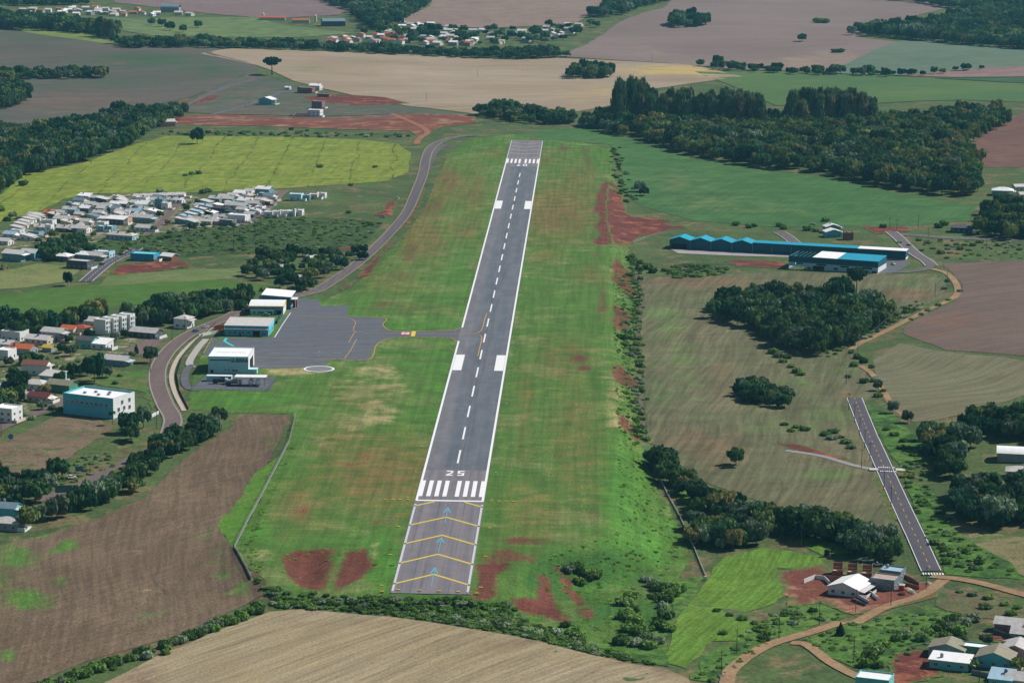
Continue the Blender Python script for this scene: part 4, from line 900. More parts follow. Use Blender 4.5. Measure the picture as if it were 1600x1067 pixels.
# woods: (object name, what the trees are called, label of the mass, footprint, spacing, crown radius, height)
WOODS = [
 ('wood', 'broadleaf tree in the dark wood left of the yellow green field', 'dark dense wood left of the yellow green field', "-130,222 0,212 100,204 170,190 228,178 292,180 262,196 236,204 214,224 130,254 42,274 0,304 -130,314", 9.0, (4.5, 7.5), (10, 16)),
 ('wood', 'tree in the small wood at the left edge', 'small dark wood touching the left edge', "-80,136 0,134 22,136 44,158 22,167 0,175 -90,180", 9.5, (5, 7), (10, 15)),
 ('wood', 'tree in the strip of trees inside the dark stubble field', 'strip of trees inside the dark stubble field', "-80,122 0,120 90,118 168,118 172,123 60,124 -80,128", 10.0, (5, 7), (9, 14)),
 ('wood', 'broadleaf tree in the large wood behind the soy field', 'large wood behind the soy field', "905,197 962,190 1050,190 1190,192 1236,194 1370,195 1450,186 1560,176 1576,192 1512,226 1500,236 1532,262 1528,300 1512,308 1400,296 1290,273 1200,264 1080,243 1000,219", 10.5, (5, 8), (10, 17)),
 ('tree_belt', 'tree in the long belt below the far village', 'long dark tree belt below the far village', "176,68 400,70 480,73 600,79 740,84 872,82 874,90 800,94 650,87 500,80 360,76 195,76", 11.0, (5, 7.5), (8, 12.5)),
 ('wood', 'tree in the forest at the top centre', 'forest running up to the top edge left of the brown field', "455,-70 500,0 548,18 560,34 585,48 622,40 642,24 668,8 690,-70", 16.0, (8, 11), (13, 19)),
 ('wood', 'tree in the dark wood tongue at the top', 'dark wood tongue between brown and mauve fields', "918,27 938,17 965,2 975,-40 1075,-40 1052,0 1010,10 975,24 940,28", 15.0, (7, 10), (12, 18)),
 ('copse', 'tree in the round copse standing in the mauve field', 'round copse standing in the mauve field', "1040,41 1058,33 1085,32 1104,38 1100,42 1065,44", 13.0, (7, 9), (14, 20)),
 ('wood', 'tree in the big forest at the top right corner', 'big dark forest at the top right corner', "1326,55 1360,48 1440,40 1500,30 1560,0 1590,-60 1760,-60 1760,90 1600,78 1500,71 1410,61", 16.0, (7, 11), (13, 20)),
 ('wood', 'tree in the dark forest band along the top right edge', 'dark forest band along the top right edge', "1330,-2 1420,3 1480,14 1520,14 1560,-20 1600,-70 1330,-70", 17.0, (8, 11), (13, 19)),
 ('copse', 'tree in the copse inside the pale stubble field', 'small copse inside the pale stubble field', "882,120 900,113 946,114 960,120 940,123 900,123", 9.0, (5, 7), (9, 18)),
 ('copse', 'tree in the grove at the far end of the runway', 'dark grove behind the far end of the runway', "740,180 780,172 840,180 893,190 896,194 850,196 790,190", 9.0, (5, 7), (8, 14)),
 ('wood', 'broadleaf tree in the wood in the middle of the right stubble field', 'dense wood in the middle of the right stubble field', "1108,498 1126,478 1180,466 1260,468 1384,486 1392,500 1336,538 1292,556 1252,556 1222,542 1160,514", 8.2, (4.2, 6.8), (9, 15)),
 ('copse', 'tree in the small oval grove in the right stubble field', 'small oval grove in the right stubble field', "1142,610 1160,600 1184,602 1230,628 1226,638 1190,634 1160,626", 5.6, (3, 4.6), (5, 8)),
 ('tree_row', 'tree in the dark row between bank and lower right corn', 'dark row of trees between bank and lower right corn', "998,712 1030,728 1060,748 1100,778 1150,800 1220,802 1300,822 1360,834 1414,866 1416,884 1380,878 1330,868 1290,852 1210,838 1182,852 1120,862 1076,846 1090,812 1060,774 1024,742", 6.8, (3.4, 5.6), (6, 11)),
 ('wood', 'tree in the dark wood at the right edge beside the short road', 'dark wood at the right edge beside the short road', "1436,690 1470,682 1520,682 1532,700 1505,720 1500,752 1470,760 1452,740", 8.0, (4.2, 6.4), (8, 13)),
 ('wood', 'tree in the dark wood above the vaulted shed', 'dark wood above the vaulted shed at the right edge', "1500,672 1540,664 1600,650 1740,650 1740,690 1600,690 1560,686", 8.0, (4.2, 6.4), (8, 13)),
 ('wood', 'tree in the dark wood below the vaulted shed', 'dark wood below the vaulted shed at the right edge', "1482,770 1510,764 1560,768 1600,764 1740,770 1740,820 1600,822 1560,834 1500,812", 8.0, (4.2, 6.4), (8, 12)),
 ('tree_row', 'tree in the leafy row along the ploughed field', 'leafy row of trees along the ploughed field', "352,654 352,668 300,704 258,720 232,742 214,768 150,796 80,818 36,834 40,822 100,800 150,776 190,752 212,730 220,712 280,690 316,664", 6.4, (3.2, 5.4), (6, 11)),
 ('tree_row', 'tree in the dark row behind the white townhouses', 'dark row of trees behind the left houses', "-70,520 0,516 90,508 176,496 190,500 120,516 60,528 -70,532", 7.5, (4, 6), (8, 13)),
 ('tree_row', 'tree in the dark row left of the hangars', 'dark row of trees between meadow and hangar road', "196,506 214,496 280,486 330,478 384,474 392,482 350,492 320,498 280,504 236,512", 7.2, (4, 6), (8, 13)),
 ('copse', 'tree among the cottages beside the winding road', 'trees among the cottages beside the winding road', "374,424 384,404 420,396 470,398 560,396 598,392 560,414 520,436 470,458 446,462 420,440 396,446", 14.0, (3.6, 5.8), (6, 10)),
 ('copse', 'tree in the dark clump in front of the left estate', 'dark clump of trees in front of the left estate', "56,404 74,388 120,380 134,392 128,402 90,410", 6.6, (4, 5.6), (7, 10)),
 ('tree_row', 'tree in the garden trees at the left edge', 'garden trees at the left edge between the houses', "-60,620 0,610 30,596 36,614 26,640 0,652 -60,670", 7.0, (3.4, 5), (6, 9)),
 ('copse', 'tree in the bottom left roadside thicket', 'roadside thicket at the left edge', "-60,800 -60,752 0,744 60,752 90,762 60,786 0,806", 6.4, (3, 5), (5, 9)),
 ('wood', 'tree in the dark grove by the right crossroads', 'dark grove right of the crossroads', "1520,366 1532,344 1556,326 1600,320 1740,324 1740,378 1560,374", 8.6, (4.4, 6.4), (9, 14)),
 ('tree_row', 'tree in the hedgerow below the grey green field', 'hedgerow between pasture and grey green field', "1090,106 1140,106 1240,112 1400,117 1540,106 1540,110 1400,121 1240,117 1140,112", 19.0, (5, 8), (6, 13)),
 ('tree_row', 'tree in the hedge behind the hamlet at the top left', 'dark trees around the top left hamlet', "-100,34 0,30 60,34 130,42 190,50 180,58 100,50 0,46 -100,48", 13.0, (7, 10), (12, 20)),
 ('tree_row', 'tree behind the hamlet houses', 'trees along the top left edge', "-100,2 0,2 130,4 136,8 60,9 -100,10", 14.0, (6, 9), (9, 14)),
 ('tree_row', 'tree in the far village', 'trees scattered through the far village', "560,44 600,40 640,42 760,48 880,38 950,36 880,64 800,74 700,70 600,66 560,54", 34.0, (5, 8), (7, 12)),
]
cand = []; stuffpts = {}
for wi, (nm, lb, mlb, poly, sp, Rr, Hr) in enumerate(WOODS):
    p = fill(poly, sp, Rr, Hr); stuffpts[wi] = p
    if len(p):
        X, Y, D = project(np.column_stack([p[:, :2], H(p[:, 0], p[:, 1])]))
        for i in range(len(p)):
            vis = -10 < X[i] < 1610 and -5 < Y[i] < 1090
            cand.append((p[i, 3]*FPX/D[i]*p[i, 2]**0.5 if vis else 0, wi, i))
cand.sort(reverse=True)
def zone(q, p):
    if len(p) < 12: return ''
    pj = project(np.column_stack([p[:, :2], np.zeros(len(p))])); me = project(np.array([[q[0], q[1], 0.0]]))
    u = np.mean(pj[0] < me[0][0]); v = np.mean(pj[1] < me[1][0])
    return ', '+('front' if v > 0.6 else 'back' if v < 0.3 else 'centre')+' '+('left' if u < 0.2 else 'mid left' if u < 0.4 else 'middle' if u < 0.6 else 'mid right' if u < 0.8 else 'right')
single = set((w, i) for s, w, i in cand[:205] if s > 0)
for wi, (nm, lb, mlb, poly, sp, Rr, Hr) in enumerate(WOODS):
    p = stuffpts[wi]; keep = [i for i in range(len(p)) if (wi, i) not in single]
    olive = RNG.random(len(p)) < (0.55 if 'behind the soy' in mlb else 0.12 if 'right edge beside' in mlb or 'middle of the right' in mlb else 0.2)
    for i in range(len(p)):
        if (wi, i) in single:
            zn = zone(p[i], p); tree('olive' if olive[i] else 'broad', p[i, 0], p[i, 1], p[i, 2], p[i, 3], lb+zn, mlb.replace('dark ', '')+zn)
    kd = [i for i in keep if not olive[i]]; ko = [i for i in keep if olive[i]]
    scatter(nm, mlb, 'broad', p[kd], 'wood'); scatter(nm, 'lighter olive trees of the '+mlb, 'olive', p[ko], 'wood')

# tall eucalyptus groves
def grove(poly, sp, Rr, Hr, label, group):
    p = fill(poly, sp, Rr, Hr, 0.25); u = RNG.random(len(p)); p[:, 2] = Rr[0]+(Rr[1]-Rr[0])*u; p[:, 3] = Hr[0]+(Hr[1]-Hr[0])*RNG.random(len(p))
    for r in p: tree('euc', r[0], r[1], r[2], r[3], label+zone(r, p), group+zone(r, p))
grove("958,192 1000,190 1012,196 964,198", 6, (4.6, 7), (33, 47), 'very tall eucalyptus at the left end of the long grove', 'left end of the long grove')
grove("1010,193 1100,193 1190,197 1188,202 1100,199 1012,199", 7, (4.6, 7), (24, 36), 'tall eucalyptus in the straight part of the long grove', 'straight part of the long grove')
grove("1232,196 1290,195 1366,199 1362,203 1290,200 1234,202", 7.5, (5, 7.5), (26, 38), 'tall eucalyptus in the shorter right hand grove', 'shorter right hand grove')
grove("150,57 174,57 174,61 150,61", 15, (7, 8), (24, 28), 'tall dark tree in the pair at the end of the meadow', 'tall pair at the meadow')

def lone(kind, px, py, R, Ht, label, group=None, v=None):
    x, y = g1(px, py); return tree(kind, x, y, R, Ht, label, group, v)
lone('arau', 425, 117, 11, 21, 'flat topped umbrella pine standing alone between dark and pale fields')
lone('arau', 1338, 462, 6.2, 18, 'flat topped umbrella pine rising above the right wood')
lone('arau', 1306, 462, 4.6, 12, 'smaller umbrella pine left of the tall one above the right wood')
lone('arau', 230, 738, 3.6, 7.5, 'small flat topped pine at the edge of the ploughed field')
lone('broad', 308, 225, 6.5, 15, 'single broadleaf tree on the upper edge of the yellow green field')
lone('broad', 106, 446, 3.4, 9, 'single tree at the lower edge of the pale lot')
lone('broad', 1150, 727, 4.2, 8.5, 'single round tree with its shadow in the right stubble field')
lone('broad', 148, 597, 6.4, 15.5, 'large dark tree with a bare trunk behind the big teal building')
lone('broad', 224, 668, 3.8, 11, 'tall tree by the entrance of the big teal building')
lone('broad', 203, 676, 5.2, 10, 'wide tree at the right corner of the big teal building')
lone('broad', 205, 688, 4.6, 7.5, 'lower round tree in front of the right corner trees')
lone('palm', 176, 664, 2.6, 9, 'palm leaning at the right corner of the big teal building')
lone('broad', 90, 748, 5.2, 9.5, 'dark spreading tree at the lower edge of the vacant lot')
lone('broad', 55, 784, 6.5, 11, 'light green open crowned tree beside the country road')
lone('cone', 213, 553, 1.8, 6, 'narrow dark cypress behind the paved lot')
lone('broad', 236, 566, 4.0, 9, 'rounded tree beside the hangar road bend')
lone('cone', 1313, 992, 2.2, 5, 'small dark conifer below the dirt track')
lone('broad', 1395, 645, 2.8, 6.5, 'single tree at the top of the road verge')
lone('broad', 1372, 610, 2.6, 6, 'dark tree where the thin track meets the olive field')
lone('broad', 1418, 660, 3.0, 6.5, 'tree left of the wood beside the thin track')
lone('broad', 143, 399, 4.4, 7.5, 'golden green round tree in front of the estate')
lone('broad', 1253, 71-6, 7, 11, 'lone tree with a long shadow in the mauve field')
lone('bush', 1283, 36, 14, 9, 'dark thicket standing in the mauve field')
lone('bush', 1309, 82, 10, 6, 'small dark bush low in the mauve field')
for (px, py, R, h, lb) in [(237,40,6,11,'leftmost scattered tree on the hill meadow'),(253,42,7,12,'second scattered tree on the hill meadow'),(266,48,8,13,'wide tree in the middle of the hill meadow'),(286,51,6,11,'small tree right of the middle of the hill meadow'),(310,44,6,11,'rightmost scattered tree on the hill meadow'),
                       (1094,104,6,9,'left tree on the edge of the gold stubble'),(1122,104,8,15,'tall tree on the edge of the gold stubble'),(885,89,6,8,'round bush at the corner of the tree belt'),(1000,300,5.5,9,'bushy tree at the left end of the soy field'),(1006,306,4.5,7,'lower bush beside the bushy tree at the soy field')]:
    lone('broad', px, py, R, h, lb)
for i, (px, py) in enumerate(sorted([(204,398),(225,394),(243,391),(280,393),(272,372),(289,370),(365,366),(365,390),(378,390),(398,362),(407,362),(424,360),(430,355),(308,364),(204,374)])):
    lone('palm', px, py, 3.0, 9+(i % 3), 'palm standing on the scrub slope below the estate, '+ORD[i]+' from left', 'palms on the scrub slope')
GT = [P(s) for s in ("48,566 62,572 96,552 110,556 118,590 136,586 166,590 196,566 206,560 70,616 30,622 20,600 92,600 40,570 14,572 120,548 108,536 60,526 140,530 180,534 196,528 28,648 66,640", "150,334 172,332 208,334 236,330 250,340 262,352 132,346 120,358 146,370 206,368 240,362 84,372 60,380 292,330 310,322 326,340 352,340 384,330 418,322 396,314 300,360 318,356 70,352 110,372", "1500,1010 1540,1006 1520,1046 1568,1020 1590,1046 1560,1060")]
for lst, lb, gp, r, h in ((GT[0], 'small garden tree between the houses left of the hangars', 'garden trees at the left', (2.2, 3.8), (4, 7.5)), (GT[1], 'small garden tree between the estate houses', 'garden trees in the estate', (2.0, 3.4), (3.5, 6.5)), (GT[2], 'small garden tree among the bottom right houses', 'garden trees at the bottom right', (1.8, 2.8), (3, 4.5))):
    for i, (px, py) in enumerate(sorted(lst)):
        u = random.random(); x, y = g1(px, py); tree('olive' if random.random() < .35 else 'broad', x, y, r[0]+(r[1]-r[0])*u, h[0]+(h[1]-h[0])*u, lb+', '+ORD[i]+' from left', gp)
# bushes one can pick out
def bushes(pts, label, group, Rr=(1.6, 2.6), Hr=(1.6, 3.0)):
    for i, (px, py) in enumerate(sorted(P(pts))):
        u = random.random(); x, y = g1(px, py); tree('bush', x, y, Rr[0]+(Rr[1]-Rr[0])*u, Hr[0]+(Hr[1]-Hr[0])*u, label+', '+ORD[i]+' from left', group)
bushes("888,892 900,890 912,896 920,905 928,900 906,912", 'dark bush on the bank below the grass edge', 'dark bushes on the near bank', (2.4, 4), (3, 4.5))
bushes("1010,908 1020,916 1030,922 1044,918 1052,930 1040,940 1060,924 1022,936 1034,950", 'grey green bush at the foot of the near bank', 'grey green bushes at the bank foot', (2.4, 3.8), (3, 4.6))
bushes("985,935 975,945 990,955 978,965 992,972 982,985 1000,990 1015,985 1030,980 1010,1000 995,1008 1015,1012 1030,1004 1045,985 1040,965 970,1005", 'bush in the thicket between bank and corn field', 'thicket between bank and corn', (2.2, 3.8), (2.6, 4.4))
bushes("900,985 892,992 884,978 870,990 905,996", 'bush beside the forked red scar', 'bushes by the red scar', (1.8, 3.2), (2, 3.6))
bushes("1360,1030 1368,1020 1380,1010 1352,1040 1372,1042 1400,1000 1412,996 1440,1000 1448,992 1462,985 1474,980 1486,972 1498,968 1508,976 1520,970 1476,994 1488,986 1500,990", 'rounded bush above the bottom right houses', 'bushes above the bottom right houses', (2.2, 3.6), (2.6, 4.8))
bushes("1500,925 1520,930 1545,935 1570,945 1590,950 1540,950 1580,960", 'bush on the weedy plot at the right edge', 'bushes on the weedy plot', (1.8, 3.2), (1.6, 2.6))
bushes("1480,880 1500,885 1520,890 1490,868 1505,862 1475,862 1460,850 1530,880", 'bush right of the lower road end', 'bushes right of the lower road end', (1.8, 3), (1.8, 3))
bushes("1120,955 1140,962 1160,968 1180,985 1200,990 1130,990 1225,960 1215,975 1250,960 1270,955 1240,975 1195,1000", 'bush on the weedy slope beside the dirt track', 'bushes beside the dirt track', (1.4, 2.6), (1.4, 2.6))
bushes("1330,552 1340,560 1350,566 1362,574 1335,572 1325,590 1350,598 1368,596 1380,612 1372,620 1400,632", 'bush along the thin track right of the wood', 'bushes along the thin track', (1.8, 3.2), (2, 3.6))
bushes("1398,680 1412,690 1420,700 1408,700 1430,712 1385,672 1425,690", 'bush on the verge right of the short road', 'bushes on the road verge', (1.8, 3.0), (1.6, 2.8))
bushes("1236,674 1246,668 1258,672 1226,664 1290,680 1302,676 1314,684 1322,692 1330,700 1300,686", 'low bush in the middle of the right stubble field', 'bushes in the right stubble field', (2, 3.2), (1.6, 2.6))
bushes("1208,552 1216,558 1224,566 1236,574 1246,582 1230,560 1252,586", 'pale bush hanging off the lower end of the right wood', 'bushes at the lower end of the wood', (2.4, 3.6), (2.4, 4))
bushes("990,296 984,306 978,316 994,312", 'shrub beside the red slide', 'shrubs beside the red slide', (2, 3.6), (2, 4))
bushes("988,402 1000,412 1012,420 998,424 985,408 1020,426", 'round shrub at the top corner of the right stubble field', 'shrubs at the field corner', (2.4, 4), (3, 5))
bushes("980,520 986,530 976,540 990,548 984,556 972,530 994,540", 'dark shrub on the right bank level with the taxiway', 'shrubs on the bank by the taxiway', (2.2, 3.8), (2.4, 4))
bushes("1480,440 1476,452 1482,470 1466,478 1450,486 1440,492 1424,500 1500,456", 'small bush beside the curving field track', 'bushes beside the field track', (1.6, 2.6), (1.6, 3))
bushes("1170,356 1178,354 1150,352 1218,354 1225,358 1262,360 1270,352 1274,362 1290,346 1380,356 1466,356 1475,352", 'shrub along the lower edge of the soy field', 'shrubs below the soy field', (2.4, 4), (2.4, 5))
bushes("1405,380 1420,384 1436,376 1450,380 1480,384 1500,390 1520,384 1560,384 1440,392 1470,396", 'shrub in the weeds behind the right estate road', 'shrubs behind the estate road', (2, 3.4), (1.6, 3))
bushes("545,333 548,290 586,262 500,262 290,275 300,273 310,272 470,207 480,205 455,203 325,208 340,210 380,209", 'single shrub at the edge of the yellow green field', 'shrubs round the yellow green field', (2.2, 3.6), (2.2, 4))
bushes("325,300 250,300 12,345 20,338 30,342 318,302 0,330 28,280 36,290", 'dark shrub between the estate and the yellow green field', 'shrubs above the estate', (3, 4.6), (3, 6))
bushes("220,334 240,345 265,365 305,368 316,352 288,322 296,318 100,370 160,350 168,345 210,356 330,330 420,318", 'garden bush between the estate houses', 'garden bushes in the estate', (1.8, 3), (2, 4))
bushes("60,560 72,566 90,560 84,574 100,578 112,572 122,566 130,574 70,580 20,580 110,590 95,640 82,640 30,640 40,650 50,655 188,588 180,600 60,600", 'garden bush between the houses left of the teal building', 'garden bushes at the left', (1.6, 3), (2, 4))
bushes("412,455 425,452 470,452 455,452 440,425 500,415 510,425 480,425", 'garden bush near the cottages', 'cottage garden bushes', (1.8, 3.2), (2, 4))
# small growth nobody could count
hedge = np.concatenate([along("30,1088 80,1072 130,1056 190,1035 240,1017 300,995 360,970 414,950", 1.5, (1.4, 2.8), (1.6, 3.8), 1.6)])
scatter('hedgerow', 'dark hedgerow between ploughed field and tan stubble', 'bush', hedge, 'hedge')
scatter('bank_shrubs', 'dense shrubs on the bank below the runway end', 'bush', np.concatenate([fill("415,936 470,934 600,936 760,938 800,944 830,975 930,1008 1035,1040 1000,1036 920,1020 800,990 620,962 500,952 440,950", 2.6, (1.2, 2.2), (0.9, 1.9)), fill("400,900 430,918 470,926 600,932 600,938 430,936 400,912", 3.2, (1, 2), (0.8, 1.6))]), 'shrubs')
scatter('undergrowth', 'rough undergrowth scattered over the scrub slope', 'bush', np.concatenate([fill("120,374 230,364 300,354 420,340 560,345 596,350 560,384 380,398 180,400", 9, (1.2, 2.6), (0.8, 2.2)), fill("1035,425 1060,412 1140,420 1130,430 1060,436", 5, (1.5, 3), (1.2, 2.6)), fill("962,420 1000,440 1003,690 985,690 968,560", 6, (0.8, 1.8), (0.6, 1.4), dens=.6), fill("1260,470 1410,478 1470,462 1400,505 1330,545 1290,560", 6, (1.4, 3), (1.2, 3)), fill("1000,740 1090,770 1070,850 1090,900 1030,1000 960,960 985,860", 8, (0.7, 1.5), (0.3, 0.8), dens=.4)]), 'undergrowth')
scatter('tall_grass', 'rough tufts of tall grass over the banks of the airfield', 'tuft', np.concatenate([fill("835,872 900,856 956,836 968,790 1000,740 1050,800 1078,870 1062,905 1045,960 1010,1012 935,1018 880,985 850,930", 3.0, (0.6, 1.7), (0.25, 0.7), dens=.45), fill("958,420 985,400 998,440 1002,690 1000,740 968,790 966,690 960,600", 3.4, (0.6, 1.6), (0.25, 0.8), dens=.7), fill("372,860 400,800 440,725 455,660 462,660 452,720 420,800 400,850 420,905 395,905", 2.8, (0.5, 1.4), (0.25, 0.7), dens=.6), fill("945,235 958,232 985,395 952,420 942,300", 6, (0.7, 1.8), (0.25, 0.7), dens=.6), fill("780,520 955,500 962,690 962,800 800,850 765,780", 9, (0.5, 1.6), (0.12, 0.4), dens=.5), fill("640,860 585,920 440,915 400,880 420,840", 4, (0.5, 1.3), (0.15, 0.5), dens=.4), fill("700,245 680,290 600,420 560,455 575,470 625,420 690,300 712,250", 6, (0.6, 1.6), (0.2, 0.6), dens=.5)]), 'grass')
scatter('toe_shrubs', 'ragged shrubs along the foot of the right bank', 'bush', np.concatenate([along('986,404 992,430 996,470 990,500 994,540 997,600 1001,650 1004,690', 5, (1.0, 2.6), (1.0, 3.0), 2.2), along('972,430 978,480 974,520 980,580 984,640 988,690', 6, (0.8, 2.0), (0.6, 1.6), 2.5), along('962,232 966,260 972,290 984,312', 9, (1.2, 3), (1, 3), 3)]), 'shrubs')
scatter('roadside_brush', 'low brush along roads and plots', 'bush', np.concatenate([fill("1430,700 1460,760 1490,830 1600,900 1480,896 1440,830 1410,745", 6, (1.2, 2.4), (0.8, 2)), fill("1150,1000 1232,946 1326,962 1200,1004 1120,1067 1080,1062", 5, (0.8, 1.8), (0.6, 1.5)), fill("1250,1002 1390,960 1500,960 1470,1000 1370,1050", 5, (0.8, 1.6), (0.5, 1.3)), fill("1420,372 1600,380 1740,386 1740,402 1480,406", 10, (1.4, 2.6), (0.9, 2), dens=.7), fill("250,205 420,207 640,210 640,216 500,214 260,211", 12, (2, 3.5), (1.2, 3)), fill("-60,750 60,735 160,700 200,720 120,755 0,790", 5, (1, 2), (0.6, 1.6), dens=.7)]), 'brush')
# ------------------------------------------------------------------ buildings
def C(name, c, **k): return pmat(name, c, **k)
ROOF = {'white': C('white_roof', (240, 238, 234), var=.08, k=.9), 'pale': C('pale_roof', (206, 200, 194), var=.12), 'grey': C('fibre_cement_roof', (194, 190, 184), var=.2, rough=.9), 'dark': C('dark_roof', (92, 88, 88), var=.2),
        'olive': C('olive_roof', (146, 140, 118), var=.15), 'orange': C('orange_tile_roof', (196, 104, 66), var=.18), 'red': C('red_tile_roof', (170, 84, 62), var=.18), 'maroon': C('maroon_roof', (112, 58, 58), var=.15), 'brown': C('brown_tile_roof', (128, 84, 70), var=.18),
        'yellow': C('yellow_roof', (218, 186, 84), var=.1), 'blue': C('pale_blue_roof', (160, 190, 204), var=.12), 'teal': C('teal_roof', (44, 142, 164), var=.12), 'cyan': C('cyan_roof', (120, 206, 220), var=.1), 'peach': C('peach_roof', (204, 190, 178), var=.15), 'green': C('green_roof', (90, 132, 104), var=.15), 'steel': C('steel_blue_roof', (116, 140, 150), var=.12)}
WALL = {'white': C('white_wall', (236, 236, 232), streakz=.12, var=.06), 'cream': C('cream_wall', (222, 208, 184), streakz=.15), 'grey': C('grey_wall', (160, 164, 166), streakz=.15), 'dark': C('dark_wall', (84, 92, 98), streakz=.1), 'teal': C('teal_wall', (98, 190, 204), streakz=.12, var=.06), 'aqua': C('aqua_wall', (120, 204, 200), streakz=.1), 'shade_teal': C('shade_teal_wall', (180, 224, 230), streakz=.12, var=.06),  # the pale teal is sky shade on white walls, put into the colour
        'peach': C('peach_wall', (214, 170, 138), streakz=.12), 'brick': C('brick_wall', (146, 92, 76), var=.25, sc=1.5), 'navy': C('navy_wall', (36, 84, 108), streakz=.08), 'red': C('red_wall', (170, 52, 50)), 'green': C('green_wall', (84, 150, 120), streakz=.12), 'steel': C('steel_wall', (122, 166, 178), streakz=.1), 'mauve': C('mauve_wall', (150, 108, 116)), 'pink': C('pinkish_wall', (196, 150, 150)), 'blue': C('blue_wall', (56, 156, 190), streakz=.06), 'block': C('block_wall', (128, 136, 142), var=.2, sc=1.2)}
m_glass = pmat('window_glass', (44, 60, 66), 0.12, 0.2, 0.7, spec=0.6); m_frame = pmat('window_frame', (214, 214, 210), 0.6); m_darkop = pmat('dark_opening', (30, 34, 36), 0.9)
m_timber = pmat('timber', (186, 150, 104), 0.85, .2); m_metal = pmat('grey_metal', (150, 154, 156), 0.5, .1, metal=0.2); m_tank = pmat('water_tank_blue', (66, 112, 150), 0.5)
_wm = {}
def win_mesh(w, h, kind='win'):
    key = (round(w, 1), round(h, 1), kind)
    if key not in _wm:
        mb = MB()                                           # faces -y; wall plane is y=0
        if kind == 'win':
            mb.box(-w/2, w/2, -0.03, 0.05, -h/2, h/2, 1); t = 0.10
            mb.box(-w/2-t, w/2+t, -0.10, 0.04, h/2, h/2+t, 0); mb.box(-w/2-t, w/2+t, -0.14, 0.04, -h/2-t, -h/2, 0)
            mb.box(-w/2-t, -w/2, -0.10, 0.04, -h/2, h/2, 0); mb.box(w/2, w/2+t, -0.10, 0.04, -h/2, h/2, 0); mb.box(-0.04, 0.04, -0.08, 0.04, -h/2, h/2, 0)
            mats = [m_frame, m_glass]
        else:
            mb.box(-w/2, w/2, -0.04, 0.05, -h/2, h/2, 1); t = 0.12
            mb.box(-w/2-t, w/2+t, -0.09, 0.04, h/2, h/2+t, 0); mb.box(-w/2-t, -w/2, -0.09, 0.04, -h/2, h/2, 0); mb.box(w/2, w/2+t, -0.09, 0.04, -h/2, h/2, 0)
            mats = [m_frame, m_darkop if kind == 'gate' else m_glass]
        _wm[key] = mb.mesh('window' if kind == 'win' else 'door', mats)
    return _wm[key]
FACE = {'f': (0, lambda u, w, d: (u, -d/2)), 'r': (math.pi/2, lambda u, w, d: (w/2, u)), 'l': (-math.pi/2, lambda u, w, d: (-w/2, u)), 'b': (math.pi, lambda u, w, d: (u, d/2))}
def opening(root, face, u, z, w, h, W, D, kind='win'):
    rz, fn = FACE[face]; x, y = fn(u, W, D)
    return obj({'win': 'window', 'door': 'door', 'gate': 'door'}[kind], win_mesh(w, h, kind), root, (x, y, z), rz)
def body(w, d, h, mat, gable=None, base=2.0, rh=0.0):
    mb = MB(); mb.box(-w/2, w/2, -d/2, d/2, -base, h)
    if gable == 'x':
        for s in (-1, 1):
            x0, x1 = (w/2-0.25, w/2) if s > 0 else (-w/2, -w/2+0.25)
            b = [(x0, -d/2, h-.01), (x0, d/2, h-.01), (x0, 0, h+rh-.03), (x1, -d/2, h-.01), (x1, d/2, h-.01), (x1, 0, h+rh-.03)]
            n = len(mb.v); mb.v += b
            for f in ((0, 2, 1), (3, 4, 5), (0, 3, 5, 2), (1, 2, 5, 4), (0, 1, 4, 3)): mb.f.append(tuple(n+i for i in f)); mb.m.append(0)
    if gable == 'y':
        for s in (-1, 1):
            y0, y1 = (d/2-0.25, d/2) if s > 0 else (-d/2, -d/2+0.25)
            b = [(-w/2, y0, h-.01), (w/2, y0, h-.01), (0, y0, h+rh-.03), (-w/2, y1, h-.01), (w/2, y1, h-.01), (0, y1, h+rh-.03)]
            n = len(mb.v); mb.v += b
            for f in ((0, 1, 2), (3, 5, 4), (0, 2, 5, 3), (1, 4, 5, 2), (0, 3, 4, 1)): mb.f.append(tuple(n+i for i in f)); mb.m.append(0)
    return mb
